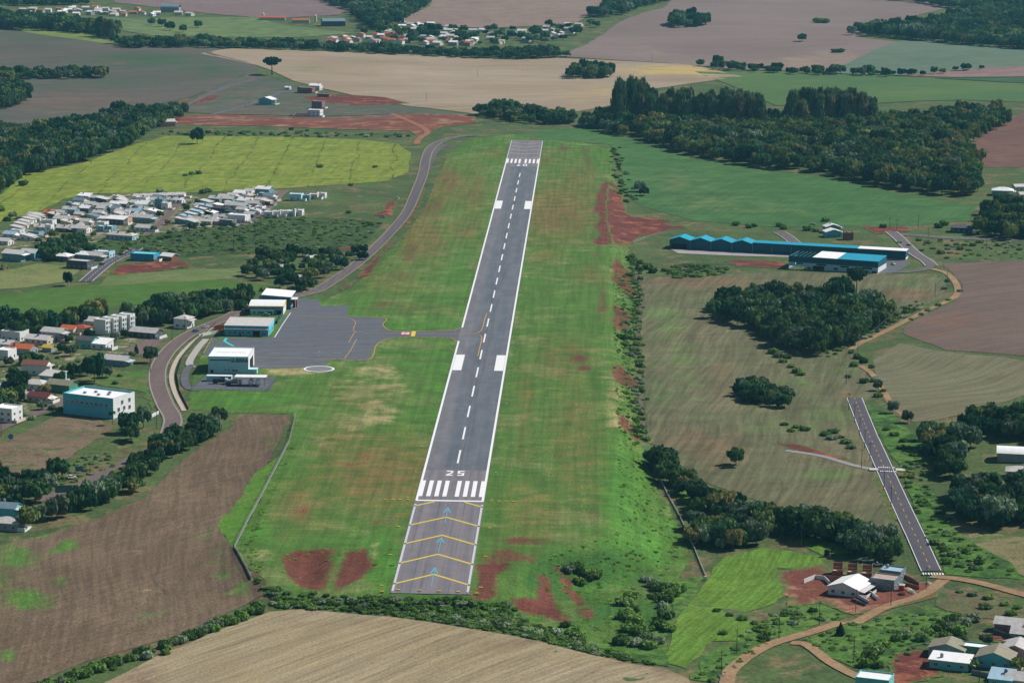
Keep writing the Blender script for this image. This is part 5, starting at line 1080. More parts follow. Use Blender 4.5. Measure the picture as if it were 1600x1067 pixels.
def roof_mesh(kind, w, d, h, rh, ov, ridge='x'):
    mb = MB(); t = 0.18; W, D = w/2+ov, d/2+ov
    if kind == 'gable':
        if ridge == 'x':
            e = h-rh*ov/(d/2); mb.slab([(-W, -D, e+t), (W, -D, e+t), (W, 0, h+rh+t), (-W, 0, h+rh+t)], t); mb.slab([(-W, 0.002, h+rh+t), (W, 0.002, h+rh+t), (W, D, e+t), (-W, D, e+t)], t)
        else:
            e = h-rh*ov/(w/2); mb.slab([(-W, -D, e+t), (0, -D, h+rh+t), (0, D, h+rh+t), (-W, D, e+t)], t); mb.slab([(0.002, -D, h+rh+t), (W, -D, e+t), (W, D, e+t), (0.002, D, h+rh+t)], t)
    elif kind == 'hip':
        q = min(W, D)*0.95; rx, ry = (W-q, 0) if W >= D else (0, D-q)
        v = [(-W, -D, h), (W, -D, h), (W, D, h), (-W, D, h), (-W, -D, h+t), (W, -D, h+t), (W, D, h+t), (-W, D, h+t), (-rx, -ry, h+rh+t), (rx+1e-3, ry+1e-3, h+rh+t)]
        if W >= D: f = [(4, 5, 9, 8), (5, 6, 9), (6, 7, 8, 9), (7, 4, 8)]
        else: f = [(4, 5, 8), (5, 6, 9, 8), (6, 7, 9), (7, 4, 8, 9)]
        mb.v += v
        for q_ in f+[(3, 2, 1, 0), (0, 1, 5, 4), (1, 2, 6, 5), (2, 3, 7, 6), (3, 0, 4, 7)]: mb.f.append(q_); mb.m.append(0)
    elif kind == 'shed':
        mb.slab([(-W, -D, h+t), (W, -D, h+t), (W, D, h+rh+t), (-W, D, h+rh+t)], t)
    elif kind == 'shedr':
        mb.slab([(-W, -D, h+rh+t), (W, -D, h+t), (W, D, h+t), (-W, D, h+rh+t)], t)
    elif kind == 'flat':
        mb.box(-w/2+.22, w/2-.22, -d/2+.22, d/2-.22, h, h+.08)
    elif kind == 'arch':
        n = 10; p = []
        for i in range(n+1):
            a = i/n; p.append((-D+2*D*a, h+rh*math.sin(math.pi*a)**0.8))
        for i in range(n): mb.slab([(-W, p[i][0], p[i][1]+t), (W, p[i][0], p[i][1]+t), (W, p[i+1][0], p[i+1][1]+t), (-W, p[i+1][0], p[i+1][1]+t)], t)
    return mb
def house(name, label, pos, w, d, h, hd=-20, roof='gable', rc='grey', wc='white', ridge='x', rh=None, ov=0.5, win='auto', cat='house', group=None, parapet=0.6, detail=True, centred=False):
    rz = math.radians(hd)
    if centred: x, y = pos
    else:
        x, y = g1(*pos); x += -math.sin(rz)*d/2; y += math.cos(rz)*d/2
    o = empty(name, (x, y, hz(x, y)), rz); tag(o, label, cat, group)
    rh = (0.16*min(w, d)+0.4) if rh is None else rh
    wm = WALL[wc] if isinstance(wc, str) else wc; rm = ROOF[rc] if isinstance(rc, str) else rc
    mb = body(w, d, h, wm, ridge if roof == 'gable' else None, 2.0, rh)
    if roof == 'shed':
        n = len(mb.v); mb.v += [(-w/2, -d/2+.3, h-.01), (w/2, -d/2+.3, h-.01), (w/2, d/2, h-.01), (-w/2, d/2, h-.01), (w/2, d/2, h+rh-.03), (-w/2, d/2, h+rh-.03)]
        for f in ((0, 1, 4, 5), (1, 2, 4), (3, 0, 5), (2, 3, 5, 4), (3, 2, 1, 0)): mb.f.append(tuple(n+i for i in f)); mb.m.append(0)
    if roof == 'shedr':
        n = len(mb.v); mb.v += [(-w/2, -d/2, h-.01), (w/2-.3, -d/2, h-.01), (w/2-.3, d/2, h-.01), (-w/2, d/2, h-.01), (-w/2, -d/2, h+rh-.03), (-w/2, d/2, h+rh-.03)]
        for f in ((0, 1, 4), (1, 2, 5, 4), (2, 3, 5), (3, 0, 4, 5), (3, 2, 1, 0)): mb.f.append(tuple(n+i for i in f)); mb.m.append(0)
    if roof == 'flat':
        P0 = parapet
        mb.box(-w/2, w/2, -d/2, -d/2+.2, h, h+P0); mb.box(-w/2, w/2, d/2-.2, d/2, h, h+P0); mb.box(-w/2, -w/2+.2, -d/2+.2, d/2-.2, h, h+P0); mb.box(w/2-.2, w/2, -d/2+.2, d/2-.2, h, h+P0)
    mb.obj('wall', wm, o)
    roof_mesh(roof, w, d, h, rh, ov, ridge).obj('roof', rm, o)
    if detail and win == 'auto':
        st = max(1, int(h/2.9))
        for k in range(st):
            z = 1.55+k*2.9
            for face, L in (('f', w), ('r', d)):
                n = max(1, int(L/3.6))
                for i in range(n):
                    u = -L/2+L*(i+.5)/n
                    if k == 0 and face == 'r' and i == n//2: opening(o, face, u, 1.05, 1.0, 2.1, w, d, 'door')
                    else: opening(o, face, u, z, 1.3, 1.1, w, d)
        q = random.random()
        if q < 0.4 and not group == 'stepped terrace':
            tx, ty = random.uniform(-.3, .3)*w, random.uniform(-.3, .3)*d; tz = h+(0.05 if roof == 'flat' else rh*0.6); mb = MB(); mb.cyl(tx, ty, tz, tz+1.5, .65, .6, 10); mb.cyl(tx, ty, tz+1.5, tz+1.7, .6, .2, 10); mb.obj('water_tank', m_tank if q < .2 else m_metal, o)
        if q > 0.45:
            L = random.uniform(2.5, 5); wm2 = WALL[random.choice(['white', 'cream', 'grey', 'white'])]
            mb = MB(); mb.box(w/2+.05, w/2+L, -d/2, -d/2+.18, -1.5, 1.7); mb.obj('yard_wall', wm2, o); mb = MB(); mb.box(w/2+L, w/2+L+.18, -d/2, d/2*random.uniform(.2, 1), -1.5, 1.7); mb.obj('yard_wall', wm2, o)
        if q > 0.7:
            mb = MB(); mb.box(w/2+.1, w/2+L-.1, -d/2+.3, d/2, -.3, .2); mb.obj('paved_yard', WALL['cream'], o)
        if 0.2 < q < 0.6 and roof != 'flat':
            mb = MB(); mb.slab([(w/2-.1, -d/2+.3, h-.35), (w/2+2.6, -d/2+.3, h-.75), (w/2+2.6, d/2-1.5, h-.75), (w/2-.1, d/2-1.5, h-.35)], .12); mb.obj('porch_roof', ROOF[random.choice(['pale', 'grey', 'white'])], o)
    return o
def fit(FL, FR, BR, h):
    """front-left, front-right and back-right roof corners in the photo at height h -> centre, width, depth, heading"""
    a, b, c = (np.array(g1(p[0], p[1], h)) for p in (FL, FR, BR))
    ux = b-a; w = np.linalg.norm(ux); ux /= w; n = np.array([-ux[1], ux[0]]); d = float((c-b)@n)
    e = c-b
    if np.linalg.norm(e) > w: # trust the longer side
        n = e/np.linalg.norm(e); ux = np.array([n[1], -n[0]]); w = float((b-a)@ux); d = float(np.linalg.norm(e))
    cen = b-ux*w/2+n*d/2
    return (float(cen[0]), float(cen[1])), float(w), float(d), math.degrees(math.atan2(ux[1], ux[0]))

# ---- hangars beside the apron
(cx, w, d, a) = fit((326.7, 553.8), (387.8, 557), (397, 542.4), 9.6)
hg = house('hangar', 'white roofed hangar with large dark lettering on its shaded teal front wall', cx, w, d, 9.0, a, 'flat', 'white', 'shade_teal', parapet=0.45, win=None, cat='hangar', centred=True)
m_let = pmat('lettering_navy', (14, 46, 62), 0.6)
me = text_mesh('GUERRA', 2.6, m_let, 'lettering', 0.03)
o = obj('lettering', me, hg, (w/2-5.0, -d/2-0.06, 7.2)); o.rotation_euler = (math.pi/2, 0, 0); o.scale = (0.98, 1, 1)
mb = MB(); mb.box(-w/2+1.0, -w/2+5.2, -d/2-.05, -d/2+.1, 7.1, 7.7); mb.box(-w/2+5.5, w/2-10.2, -d/2-.05, -d/2+.1, 7.1, 7.7); mb.obj('dark_band', m_let, hg)
mb = MB()
for i in range(12): mb.box(-w/2+3.2+i*1.35, -w/2+3.95+i*1.35, -0.4+(i % 3)*.1, 0.9, 9.09, 9.12)
mb.obj('roof_lettering_marks', pmat('faded_marks', (150, 150, 150)), hg)
for u in (-1.6, 0.2): opening(hg, 'f', u, 2.1, 0.8, 0.7, w, d)
mb = MB(); mb.box(w/2+.005, w/2+.06, -d/2+.02, d/2-.02, -.5, 9.4); mb.obj('end_wall', WALL['white'], hg)  # white panel paints the sunlit end over the shade-tinted walls
opening(hg, 'f', 3.6, 1.7, 3.0, 0.8, w, d); opening(hg, 'r', 0, 3.4, d*0.55, 6.4, w+.12, d, 'gate'); opening(hg, 'f', -w/2+2, 1.2, 1.6, 1.8, w, d, 'gate')
mb = MB(); mb.box(w/2, w/2+4.6, -d/2+.1, -d/2+5, -1, 2.3); mb.box(w/2, w/2+4.9, -d/2-.1, -d/2+5.2, 2.3, 2.55); mb.obj('annex', WALL['shade_teal'], hg)

(cx, w, d, a) = fit((351, 507.5), (419, 508.8), (427, 498.5), 6.4)
hb = house('hangar', 'long white roofed hangar with light blue fascia facing the apron', cx, w, d, 6.0, a, 'shed', 'pale', 'teal', rh=0.9, win=None, cat='hangar', centred=True)
mb = MB(); mb.box(w/2+.02, w/2+.3, -d/2, d/2, 4.0, 6.4); mb.obj('fascia', C('light_blue_fascia', (120, 210, 232), var=.05), hb)
mb = MB(); mb.slab([(-w/2, -d/2-1.6, 4.3), (w/2, -d/2-1.6, 4.3), (w/2, -d/2-.01, 4.5), (-w/2, -d/2-.01, 4.5)], .15); mb.obj('canopy', ROOF['pale'], hb)
opening(hb, 'f', w/2-7, 1.6, 4.2, 3.2, w, d, 'gate'); opening(hb, 'f', w/2-2.6, 1.4, 2.2, 1.2, w, d)
for u in (-w/2+3, -w/2+6, -2, 1.5): opening(hb, 'f', u, 1.9, 1.6, 1.2, w, d)
opening(hb, 'f', -3.8, 1.1, 1.1, 2.2, w, d, 'door')
for u in (-d/4, d/4): opening(hb, 'r', u, 1.8, 2.6, 1.2, w, d)
(cx, w, d, a) = fit((390.6, 475.8), (442, 477), (447.4, 467.6), 6.0)
hy = house('hangar', 'white arched roof hangar with yellow edge beam in the middle', cx, w, d, 5.2, a, 'arch', 'white', 'steel', rh=1.5, win=None, cat='hangar', centred=True)
m_yb = C('yellow_beam', (240, 200, 40), var=.04)
mb = MB(); mb.box(-w/2-.55, w/2+.55, -d/2-.75, -d/2-.5, 4.75, 5.5); mb.obj('edge_beam', m_yb, hy)
mb = MB(); n = 10
for i in range(n):
    y0 = -d/2+d*i/n; y1 = -d/2+d*(i+1)/n; z1 = 5.2+1.5*math.sin(math.pi*(i+.5)/n)**.8
    mb.box(w/2+.02, w/2+.28, y0, y1-.002, 4.2, z1)
mb.obj('edge_beam', m_yb, hy)
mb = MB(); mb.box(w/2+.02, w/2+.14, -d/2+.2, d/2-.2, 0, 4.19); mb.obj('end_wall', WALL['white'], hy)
for u in (w/2-2.4,): opening(hy, 'f', u, 1.6, 3.2, 2.4, w, d, 'gate')
(cx, w2, d2, a2) = fit((393.4, 484.4), (429.4, 484), (431, 478), 3.6)
an = house('flight_office', 'low white roofed office in front of the yellow edged hangar', cx, w2, min(d2, 9), 3.1, a, 'shed', 'white', 'shade_teal', rh=.5, win=None, cat='office', centred=True)
for u in (-w2/2+2, -w2/2+5, 0, 3): opening(an, 'f', u, 1.5, 1.6, 1.2, w2, min(d2, 9))
opening(an, 'f', w2/2-2, 1.1, 1.6, 2.2, w2, min(d2, 9), 'gate')
(cx, w, d, a) = fit((413, 457), (454, 462), (461, 452.4), 8.6)
a = min(max(a, -14), 4)
hf = house('hangar', 'farthest hangar with white roof and dark blue walls', cx, w, d, 7.6, a, 'shedr', 'white', 'navy', rh=1.3, win=None, cat='hangar', centred=True)
opening(hf, 'r', 0, 3.0, d*.5, 5.6, w, d, 'gate')
house('plant_room', 'small white cube room behind the yellow edged hangar', (412, 477), 6, 5, 4.6, -6, 'flat', 'white', 'shade_teal', win=None, cat='shed')
# red fire bay with its truck
fx, fy = g1(454, 483); fb = empty('fire_bay', (fx, fy, hz(fx, fy)), math.radians(-4)); tag(fb, 'open bay with red side wall and white roof slab', 'garage')
mb = MB(); mb.box(-3.2, -2.8, 0, 7, -1, 5.8); mb.box(-3.2, 3.2, 6.7, 7.0, -1, 5.6); mb.obj('wall', WALL['red'], fb)
mb = MB(); mb.box(-3.4, 3.5, -.3, 7.2, 5.8, 6.3); mb.obj('roof', ROOF['white'], fb)
mb = MB(); mb.box(3.0, 3.3, 0, .3, -1, 5.8); mb.box(3.0, 3.3, 6.4, 6.69, -1, 5.8); mb.obj('pillar', WALL['white'], fb)
# low blue wall of the flight yard
def wall_run(name, label, pts, h, mat, th=0.25, cat='wall'):
    w = G(P(pts)); o = empty(name, (w[0][0], w[0][1], 0)); tag(o, label, cat)
    for i in range(len(w)-1):
        a, b = w[i], w[i+1]; L = np.hypot(*(b-a)); n = max(1, int(L/12)); ang = math.atan2(*(b-a)[::-1])
        for k in range(n):
            p = a+(b-a)*k/n; q = a+(b-a)*(k+1)/n; z0, z1 = hz(*p), hz(*q); t = np.array([-(b-a)[1], (b-a)[0]])/L*th/2; mb = MB()
            V = []
            for (pt, z) in ((p, z0), (q, z1)):
                for s in (-1, 1):
                    for zz in (z-.6, z+h): V.append((pt[0]+s*t[0]-w[0][0], pt[1]+s*t[1]-w[0][1], zz))
            F_ = [(0, 4, 5, 1), (2, 3, 7, 6), (1, 5, 7, 3), (0, 1, 3, 2), (4, 6, 7, 5)]
            obj('panel', mesh('panel', V, F_, [mat]), o)
    return o
wall_run('yard_wall', 'dark blue low wall between the two middle hangars', "433,506 441.5,493", 2.2, WALL['navy'])
wall_run('yard_wall', 'white low gate wall left of the light blue hangar', "311,526 330,522 343,520", 1.6, WALL['white'])
wall_run('garden_wall', 'red wall beside the light blue hangar entrance', "335,516 350,514", 2.6, WALL['red'])

# ---- fuel yard
fxp = G(P("312,604 408,608 430,604 428,594 400,588 322,590 308,598"))
tag(drape('fuel_yard', P("300,606 322,588 360,586 430,590 428,602 418,611 310,608"), m_apron, 0.14, 6), 'grey paved yard of the fuel depot', None, None, 'structure')
sx, sy = g1(342, 597); st = house('depot_shed', 'low white flat roofed shed at the left of the fuel yard', (342, 596.5), 13.5, 4, 3.0, 0, 'flat', 'white', 'shade_teal', parapet=.2, win=None, cat='shed')
opening(st, 'f', 3.6, 1.3, 5.5, 2.6, 13.5, 4, 'gate')
kx, ky = g1(391, 604); ky += 3.5; cp = empty('fuel_canopy', (kx, ky, hz(kx, ky))); tag(cp, 'white fuel canopy on thin posts with a red edge', 'canopy')
mb = MB(); mb.box(-8.4, 8.4, -3.4, 3.4, 4.6, 5.1); mb.obj('roof', ROOF['white'], cp)
mb = MB(); mb.box(8.41, 8.6, -3.4, 3.4, 4.5, 5.0); mb.obj('edge', WALL['red'], cp)
for px_ in (-7.6, 0, 7.6):
    for py_ in (-2.8, 2.8):
        mb = MB(); mb.cyl(px_, py_, -.5, 4.6, .12, .12, 6); mb.obj('post', m_metal, cp)
def fuel_tank(px, py, label):
    x, y = g1(px, py); o = empty('fuel_tank', (x, y, hz(x, y))); tag(o, label, 'tank')
    mb = MB(); n = 14
    for i in range(n):
        a0, a1 = 2*math.pi*i/n, 2*math.pi*(i+1)/n; r = 1.35
        mb.quad((r*math.sin(a0), -2.4, 2.0+r*math.cos(a0)), (r*math.sin(a1), -2.4, 2.0+r*math.cos(a1)), (r*math.sin(a1), 2.4, 2.0+r*math.cos(a1)), (r*math.sin(a0), 2.4, 2.0+r*math.cos(a0)))
        for s in (-1, 1):
            q = [(r*math.sin(a0), 2.4*s, 2+r*math.cos(a0)), (r*math.sin(a1), 2.4*s, 2+r*math.cos(a1)), (0, 2.95*s, 2)]
            mb.quad(*(q if s > 0 else q[::-1]))
    mb.obj('vessel', ROOF['white'], o, smooth=True)
    for s in (-1.5, 1.5):
        mb = MB(); mb.box(-1, 1, s-.2, s+.2, -.5, 1.0); mb.obj('saddle', WALL['grey'], o)
    return o
fuel_tank(392, 602, 'left of the two white fuel tanks under the canopy'); fuel_tank(403, 602, 'right of the two white fuel tanks under the canopy')
# ---- vehicles
m_tyre = pmat('tyre', (30, 30, 32), 0.9); m_cargl = pmat('car_glass', (40, 50, 58), 0.15, spec=.6)
def wheel_mesh(r, wd):
    mb = MB(); n = 10
    for i in range(n):
        a0, a1 = 2*math.pi*i/n, 2*math.pi*(i+1)/n
        mb.quad((r*math.cos(a0), -wd/2, r*math.sin(a0)), (r*math.cos(a1), -wd/2, r*math.sin(a1)), (r*math.cos(a1), wd/2, r*math.sin(a1)), (r*math.cos(a0), wd/2, r*math.sin(a0)))
        for s in (-1, 1): mb.quad((r*math.cos(a0), s*wd/2, r*math.sin(a0)), (r*math.cos(a1), s*wd/2, r*math.sin(a1)), (0, s*wd/2, 0))
    return mb.mesh('wheel', [m_tyre])
W_S, W_L = wheel_mesh(.33, .22), wheel_mesh(.5, .3)
PAINT = {k: pmat('car_paint_'+k, c, .3, .03, spec=.5) for k, c in {'white': (236, 236, 236), 'silver': (170, 176, 180), 'blue': (90, 130, 170), 'dark': (54, 60, 66), 'red': (170, 46, 40), 'cyan': (120, 196, 214), 'yellow': (226, 180, 50)}.items()}
def loft(mb, secs, m=0):
    """closed body from cross-sections (x, half width bottom, half width top, z bottom, z top)"""
    b = len(mb.v)
    for (x, wb, wt, z0, z1) in secs: mb.v += [(x, -wb, z0), (x, wb, z0), (x, wt, z1), (x, -wt, z1)]
    for i in range(len(secs)-1):
        o = b+4*i
        for k in range(4): mb.f.append((o+k, o+4+k, o+4+(k+1) % 4, o+(k+1) % 4)); mb.m.append(m)
    mb.f.append((b+3, b+2, b+1, b)); mb.m.append(m); e = b+4*(len(secs)-1); mb.f.append((e, e+1, e+2, e+3)); mb.m.append(m)
def car(px, py, hd, col, label, pickup=False, group=None):
    x, y = g1(px, py); o = empty('pickup_truck' if pickup else 'car', (x, y, hz(x, y)+.3), math.radians(hd)); tag(o, label, 'pickup' if pickup else 'car', group)
    mb = MB(); loft(mb, [(-2.15, .78, .72, .45, .85), (-2.0, .86, .82, .28, .98), (-.9, .88, .86, .25, 1.0), (1.0, .88, .84, .25, .95), (1.9, .84, .76, .28, .82), (2.15, .7, .62, .42, .68)]); mb.obj('body', PAINT[col], o, smooth=False)
    mb = MB(); loft(mb, [(-.35 if pickup else -1.75, .8, .74, .96, 1.0), (-.3 if pickup else -1.25, .8, .62, .96, 1.46), (.35, .8, .64, .96, 1.48), (1.05, .8, .74, .94, .98)]); cb = mb.obj('cabin', m_cargl, o)
    mb = MB(); mb.box(-.28 if pickup else -1.15, .3, -.6, .6, 1.462, 1.52); mb.obj('roof_panel', PAINT[col], cb)
    if pickup:
        mb = MB(); mb.box(-2.0, -.45, -.68, .68, .99, 1.01); mb.obj('load_bed', m_tyre, o)
    for sx_ in (-1.3, 1.35):
        for sy_ in (-.8, .8): obj('wheel', W_S, o, (sx_, sy_, .33))
    return o
def truck(px, py, hd, cab, tank, label, box=False):
    x, y = g1(px, py); o = empty('tanker_truck' if not box else 'fire_truck', (x, y, hz(x, y)+.2), math.radians(hd)); tag(o, label, 'truck')
    mb = MB(); loft(mb, [(2.2, 1.15, 1.1, .6, 2.7), (3.6, 1.15, 1.1, .6, 2.75), (4.3, 1.15, 1.0, .6, 1.9), (4.4, 1.1, 1.0, .6, 1.6)]); cb = mb.obj('cab', PAINT[cab], o)
    mb = MB(); mb.quad((4.36, -.95, 1.75), (4.36, .95, 1.75), (3.75, .95, 2.6), (3.75, -.95, 2.6)); mb.box(2.6, 3.5, -1.16, 1.16, 1.7, 2.4); mb.obj('windscreen', m_cargl, cb)
    mb = MB(); mb.box(-4.2, 4.0, -.5, .5, .6, .9); mb.obj('chassis', m_tyre, o)
    if box:
        mb = MB(); mb.box(-4.2, 2.1, -1.2, 1.2, .9, 3.0); mb.obj('box_body', PAINT[tank], o)
    else:
        mb = MB(); n = 12
        for i in range(n):
            a0, a1 = 2*math.pi*i/n, 2*math.pi*(i+1)/n; f = lambda a, xx: (xx, 1.2*math.sin(a), 1.9+.95*math.cos(a))
            mb.quad(f(a0, -4.2), f(a0, 1.9), f(a1, 1.9), f(a1, -4.2))
            for xx in (-4.2, 1.9): mb.quad(f(a0, xx), f(a1, xx), (xx, 0, 1.9))
        mb.obj('vessel', PAINT[tank], o, smooth=True)
    for sx_ in (-3.4, -2.3, 3.2):
        for sy_ in (-1, 1): obj('wheel', W_L, o, (sx_, sy_, .5))
    return o
truck(345, 599.5, 4, 'white', 'dark', 'dark tanker truck parked behind in the fuel yard'); truck(366, 601, 4, 'white', 'silver', 'silver tanker truck beside the fuel canopy')
truck(454, 481, -94, 'cyan', 'white', 'light blue fire truck standing in the red bay', True)
car(306, 519, 35, 'blue', 'blue car driving on the hangar road'); car(321, 512.5, 35, 'white', 'white car parked at the hangar gate'); car(417, 493.5, 10, 'cyan', 'pale blue car parked in the flight yard')
car(386.5, 487, 20, 'dark', 'dark car behind the light blue hangar'); car(598, 340, 170, 'silver', 'silver car parked beside the winding road'); car(619.5, 311.5, 160, 'white', 'white car parked beside the upper winding road')
car(159, 414.5, 50, 'dark', 'dark car on the short street at the left'); car(1370.5, 884, 175, 'white', 'white pickup beside the tree row at the building site', True); car(1350, 877.5, 170, 'white', 'white car behind the brick shells')
car(17, 828, 20, 'silver', 'silver car in front of the bottom left house'); car(1396, 414, -70, 'white', 'white car in the yard right of the warehouses'); car(1323, 422.5, 5, 'white', 'white car in front of the front warehouse')
car(456, 181, 10, 'white', 'white car on the street by the red strip'); car(112, 748, 35, 'white', 'white car on the country road', group=None)
car(199, 556, 60, 'silver', 'silver car below the paved lot'); car(383, 479, 15, 'white', 'white car left of the yellow edged hangar')

# ---- big teal-shaded building
(cx, w, d, a) = fit((98.3, 613.5), (176.3, 622.5), (216, 612), 10.6)
bt = house('office_block', 'big teal-shaded block with white flat roof beside the hangar road', cx, w, d, 9.6, a, 'flat', 'white', 'teal', parapet=1.0, win=None, cat='building', centred=True)
n = 9
for i in range(n): opening(bt, 'f', -w/2+2.5+(w-6.5)*i/(n-1), 6.6, 1.3+0.5*(i % 3 == 0), 1.2, w, d)
mb = MB(); mb.box(-w/2-.12, w/2-3.2, -d/2-.12, -d/2+.01, 5.2, 5.6); mb.obj('ledge', WALL['steel'], bt)
mb = MB(); mb.box(w/2+.01, w/2+.08, -d/2+.1, d/2-.1, .2, 10.5); mb.obj('lit_end_facade', WALL['white'], bt)  # teal front and white end: shade and sunlight put into the colours
for u, z in ((-d/4, 4.0), (-d/4+3.2, 7.2), (0, 4.0), (d/4, 7.2), (d/4, 3.5)): 
    q = opening(bt, 'r', u, z, 1.8, 1.9, w+.18, d)
for (ux, uy) in ((-3, 2), (2, -3), (6, 0), (4, 4), (-7, -2)):
    mb = MB(); mb.box(ux-.7, ux+.7, uy-.5, uy+.5, 9.68, 10.6); mb.obj('roof_unit', m_metal, bt)
wall_run('low_wall', 'white low wall at the entrance of the big teal building', "218,660 236,652 248,646", 1.5, WALL['white'])

# ---- houses at the left
L_ = lambda *a, **k: house('house', *a, **k)
L_('white flat roofed house at the left edge above the orange roof', (16, 533), 13, 10, 5.2, -20, 'flat', 'white', 'white')
L_('grey roofed white house at the left edge', (4, 546), 11, 8, 3.2, -20, 'gable', 'pale', 'white')
L_('house with a wide orange tiled roof near the left edge', (30, 553), 14, 9, 3.3, -20, 'gable', 'orange', 'grey')
L_('white house with teal windows at the left edge below the orange roof', (3, 562), 8, 9, 5.0, -20, 'flat', 'white', 'white')
L_('long low house with pale weathered roof behind the yellow awning', (56, 538), 15, 9, 3.0, -20, 'gable', 'pale', 'cream')
L_('two storey grey house with grey gable roof in the left street', (79, 534), 13, 9, 5.8, -20, 'gable', 'grey', 'grey')
L_('left of the two bright orange tiled houses', (104, 523), 9, 8, 3.4, -20, 'gable', 'orange', 'cream')
L_('right of the two bright orange tiled houses', (122, 522), 10, 8, 3.4, -20, 'hip', 'red', 'cream')
L_('long pale roofed house behind the orange tiled houses', (130, 511), 16, 9, 4.0, -20, 'gable', 'pale', 'white')
L_('turquoise house with dark gable roof', (131, 544), 11, 8, 4.6, -20, 'gable', 'dark', 'aqua')
L_('white roofed wing right of the turquoise house', (153, 546), 10, 9, 3.2, -20, 'shed', 'white', 'white')
L_('dark walled house with grey roof beside the paved lot', (222, 528), 17, 10, 3.4, -20, 'gable', 'grey', 'dark')
L_('two storey white house with brown tiled roof among trees', (53, 586), 14, 9, 5.6, -8, 'gable', 'brown', 'white')
L_('house with pale sheet roof above the green roofed house', (77, 597), 12, 8, 3.2, -20, 'shed', 'pale', 'shade_teal')
L_('green house with sage green roofs left of the big teal building', (90, 613), 14, 9, 4.2, -20, 'gable', 'olive', 'green')
L_('low house with white and beige roof left of the green house', (50, 609), 13, 9, 3.0, -20, 'hip', 'pale', 'white')
L_('house with a dark maroon roof at the street corner', (58, 629), 12, 8, 3.2, -20, 'gable', 'maroon', 'cream')
L_('pale blue roofed house at the left edge above the white cube house', (11, 616), 13, 9, 3.2, -20, 'shed', 'blue', 'grey')
L_('two storey white cube house at the left edge', (4, 660), 11, 10, 6.8, -20, 'flat', 'white', 'white')
L_('teal walled shed house with pale roof behind the lone big tree', (178, 571), 14, 9, 3.2, -20, 'gable', 'pale', 'steel')
L_('white walled house with grey hip roof at the hangar road', (282, 513), 9, 9, 5.6, -20, 'hip', 'grey', 'white')
L_('grey hip roofed house at the bottom left edge', (8, 829), 11, 9, 3.2, -10, 'hip', 'grey', 'grey')
L_('teal roofed house at the left edge behind the grey hip roof', (6, 812), 10, 8, 5.2, -10, 'gable', 'steel', 'teal')
aw = L_('small shelter with a bright yellow roof by the brown street', (73, 550), 6, 5, 2.6, -20, 'gable', 'yellow', 'grey', win=None, cat='shelter')
# white three storey townhouses in a row
t0 = np.array(g1(160, 522)); rd = math.radians(25)
TL = ['nearest', 'second', 'third', 'farthest']
for i in range(4):
    p = t0+np.array([math.sin(rd), math.cos(rd)])*5.6*i+np.array([1.6, 0])*i
    o = house('townhouse', TL[i]+' of the four white three storey townhouses', (float(p[0]), float(p[1])), 8.2, 5.0, 8.6+.2*i, -25, 'flat', 'white', 'white', win=None, centred=True, group='white townhouse row')
    for z in (1.6, 4.4, 7.2):
        opening(o, 'r', -1.0, z, 1.5, 1.7, 8.2, 5.0); opening(o, 'r', 1.2, z, 0.9, 1.4, 8.2, 5.0)
    mb = MB(); mb.box(4.1, 5.3, -1.9, .2, 3.0, 3.2); mb.box(5.2, 5.3, -1.9, .2, 3.2, 4.1); mb.obj('balcony', WALL['shade_teal'], o)
    mb = MB(); mb.box(4.1, 7.6, -2.45, -2.25, -1, 1.8); mb.obj('yard_wall', WALL['white'], o)

# ---- estate: rows of houses (photo point of the front, width, depth, height, roof, colours)
def row(desc, items, grp, hd=-20):
    items = sorted(items, key=lambda t: t[0])
    ords = ['first', 'second', 'third', 'fourth', 'fifth', 'sixth', 'seventh', 'eighth', 'ninth', 'tenth', 'eleventh', 'twelfth', 'thirteenth', 'fourteenth']
    for i, (px, py, w, d, h, rf, rc, wc) in enumerate(items):
        col = {'white': 'white', 'pale': 'pale', 'grey': 'grey', 'dark': 'dark', 'peach': 'beige', 'blue': 'pale blue', 'cyan': 'light blue', 'orange': 'orange', 'olive': 'olive', 'teal': 'teal', 'green': 'green', 'steel': 'steel blue'}[rc]
        kind = {'flat': 'flat roof', 'gable': 'gable roof', 'hip': 'hip roof', 'shed': 'sloping roof', 'shedr': 'sloping roof'}[rf]
        house('house', '%s house from left, %s, %s %s' % (ords[i], desc, col, kind), (px, py), w, d, h, hd, rf, rc, wc, group=grp)
row('back row of left estate', [(129,312,10,7,3,'shed','white','white'),(150,315,11,7,3,'gable','grey','steel'),(138,325,9,7,3.2,'gable','grey','steel'),(152,327,8,7,3,'gable','grey','grey'),(164,327,8,7,3,'gable','grey','white'),(177,324,7,7,3,'gable','white','white'),(190,324,8,7,3,'gable','white','dark'),(204,322,7,7,3,'gable','pale','white'),(220,325,10,8,3,'gable','white','green')], 'left estate back row')
row('upper left estate rows', [(52,341,11,6,3,'gable','pale','grey'),(74,338,8,7,3,'gable','orange','cream'),(88,338,11,7,3,'gable','grey','grey'),(107,336,11,8,4.5,'gable','grey','steel'),(96,349,15,9,3.4,'gable','grey','dark'),(111,349,6,8,3.6,'gable','peach','peach')], 'upper left estate rows')
row('stepped terrace at estate left end', [(24,362,9,6,3,'shedr','grey','white'),(30,357,9,6,3,'shedr','grey','white'),(36,353,9,6,3,'shedr','grey','white'),(43,349,9,6,3,'shedr','grey','white'),(50,346,9,6,3,'shedr','grey','white'),(56,343,9,6,3,'shedr','grey','grey')], 'stepped terrace')
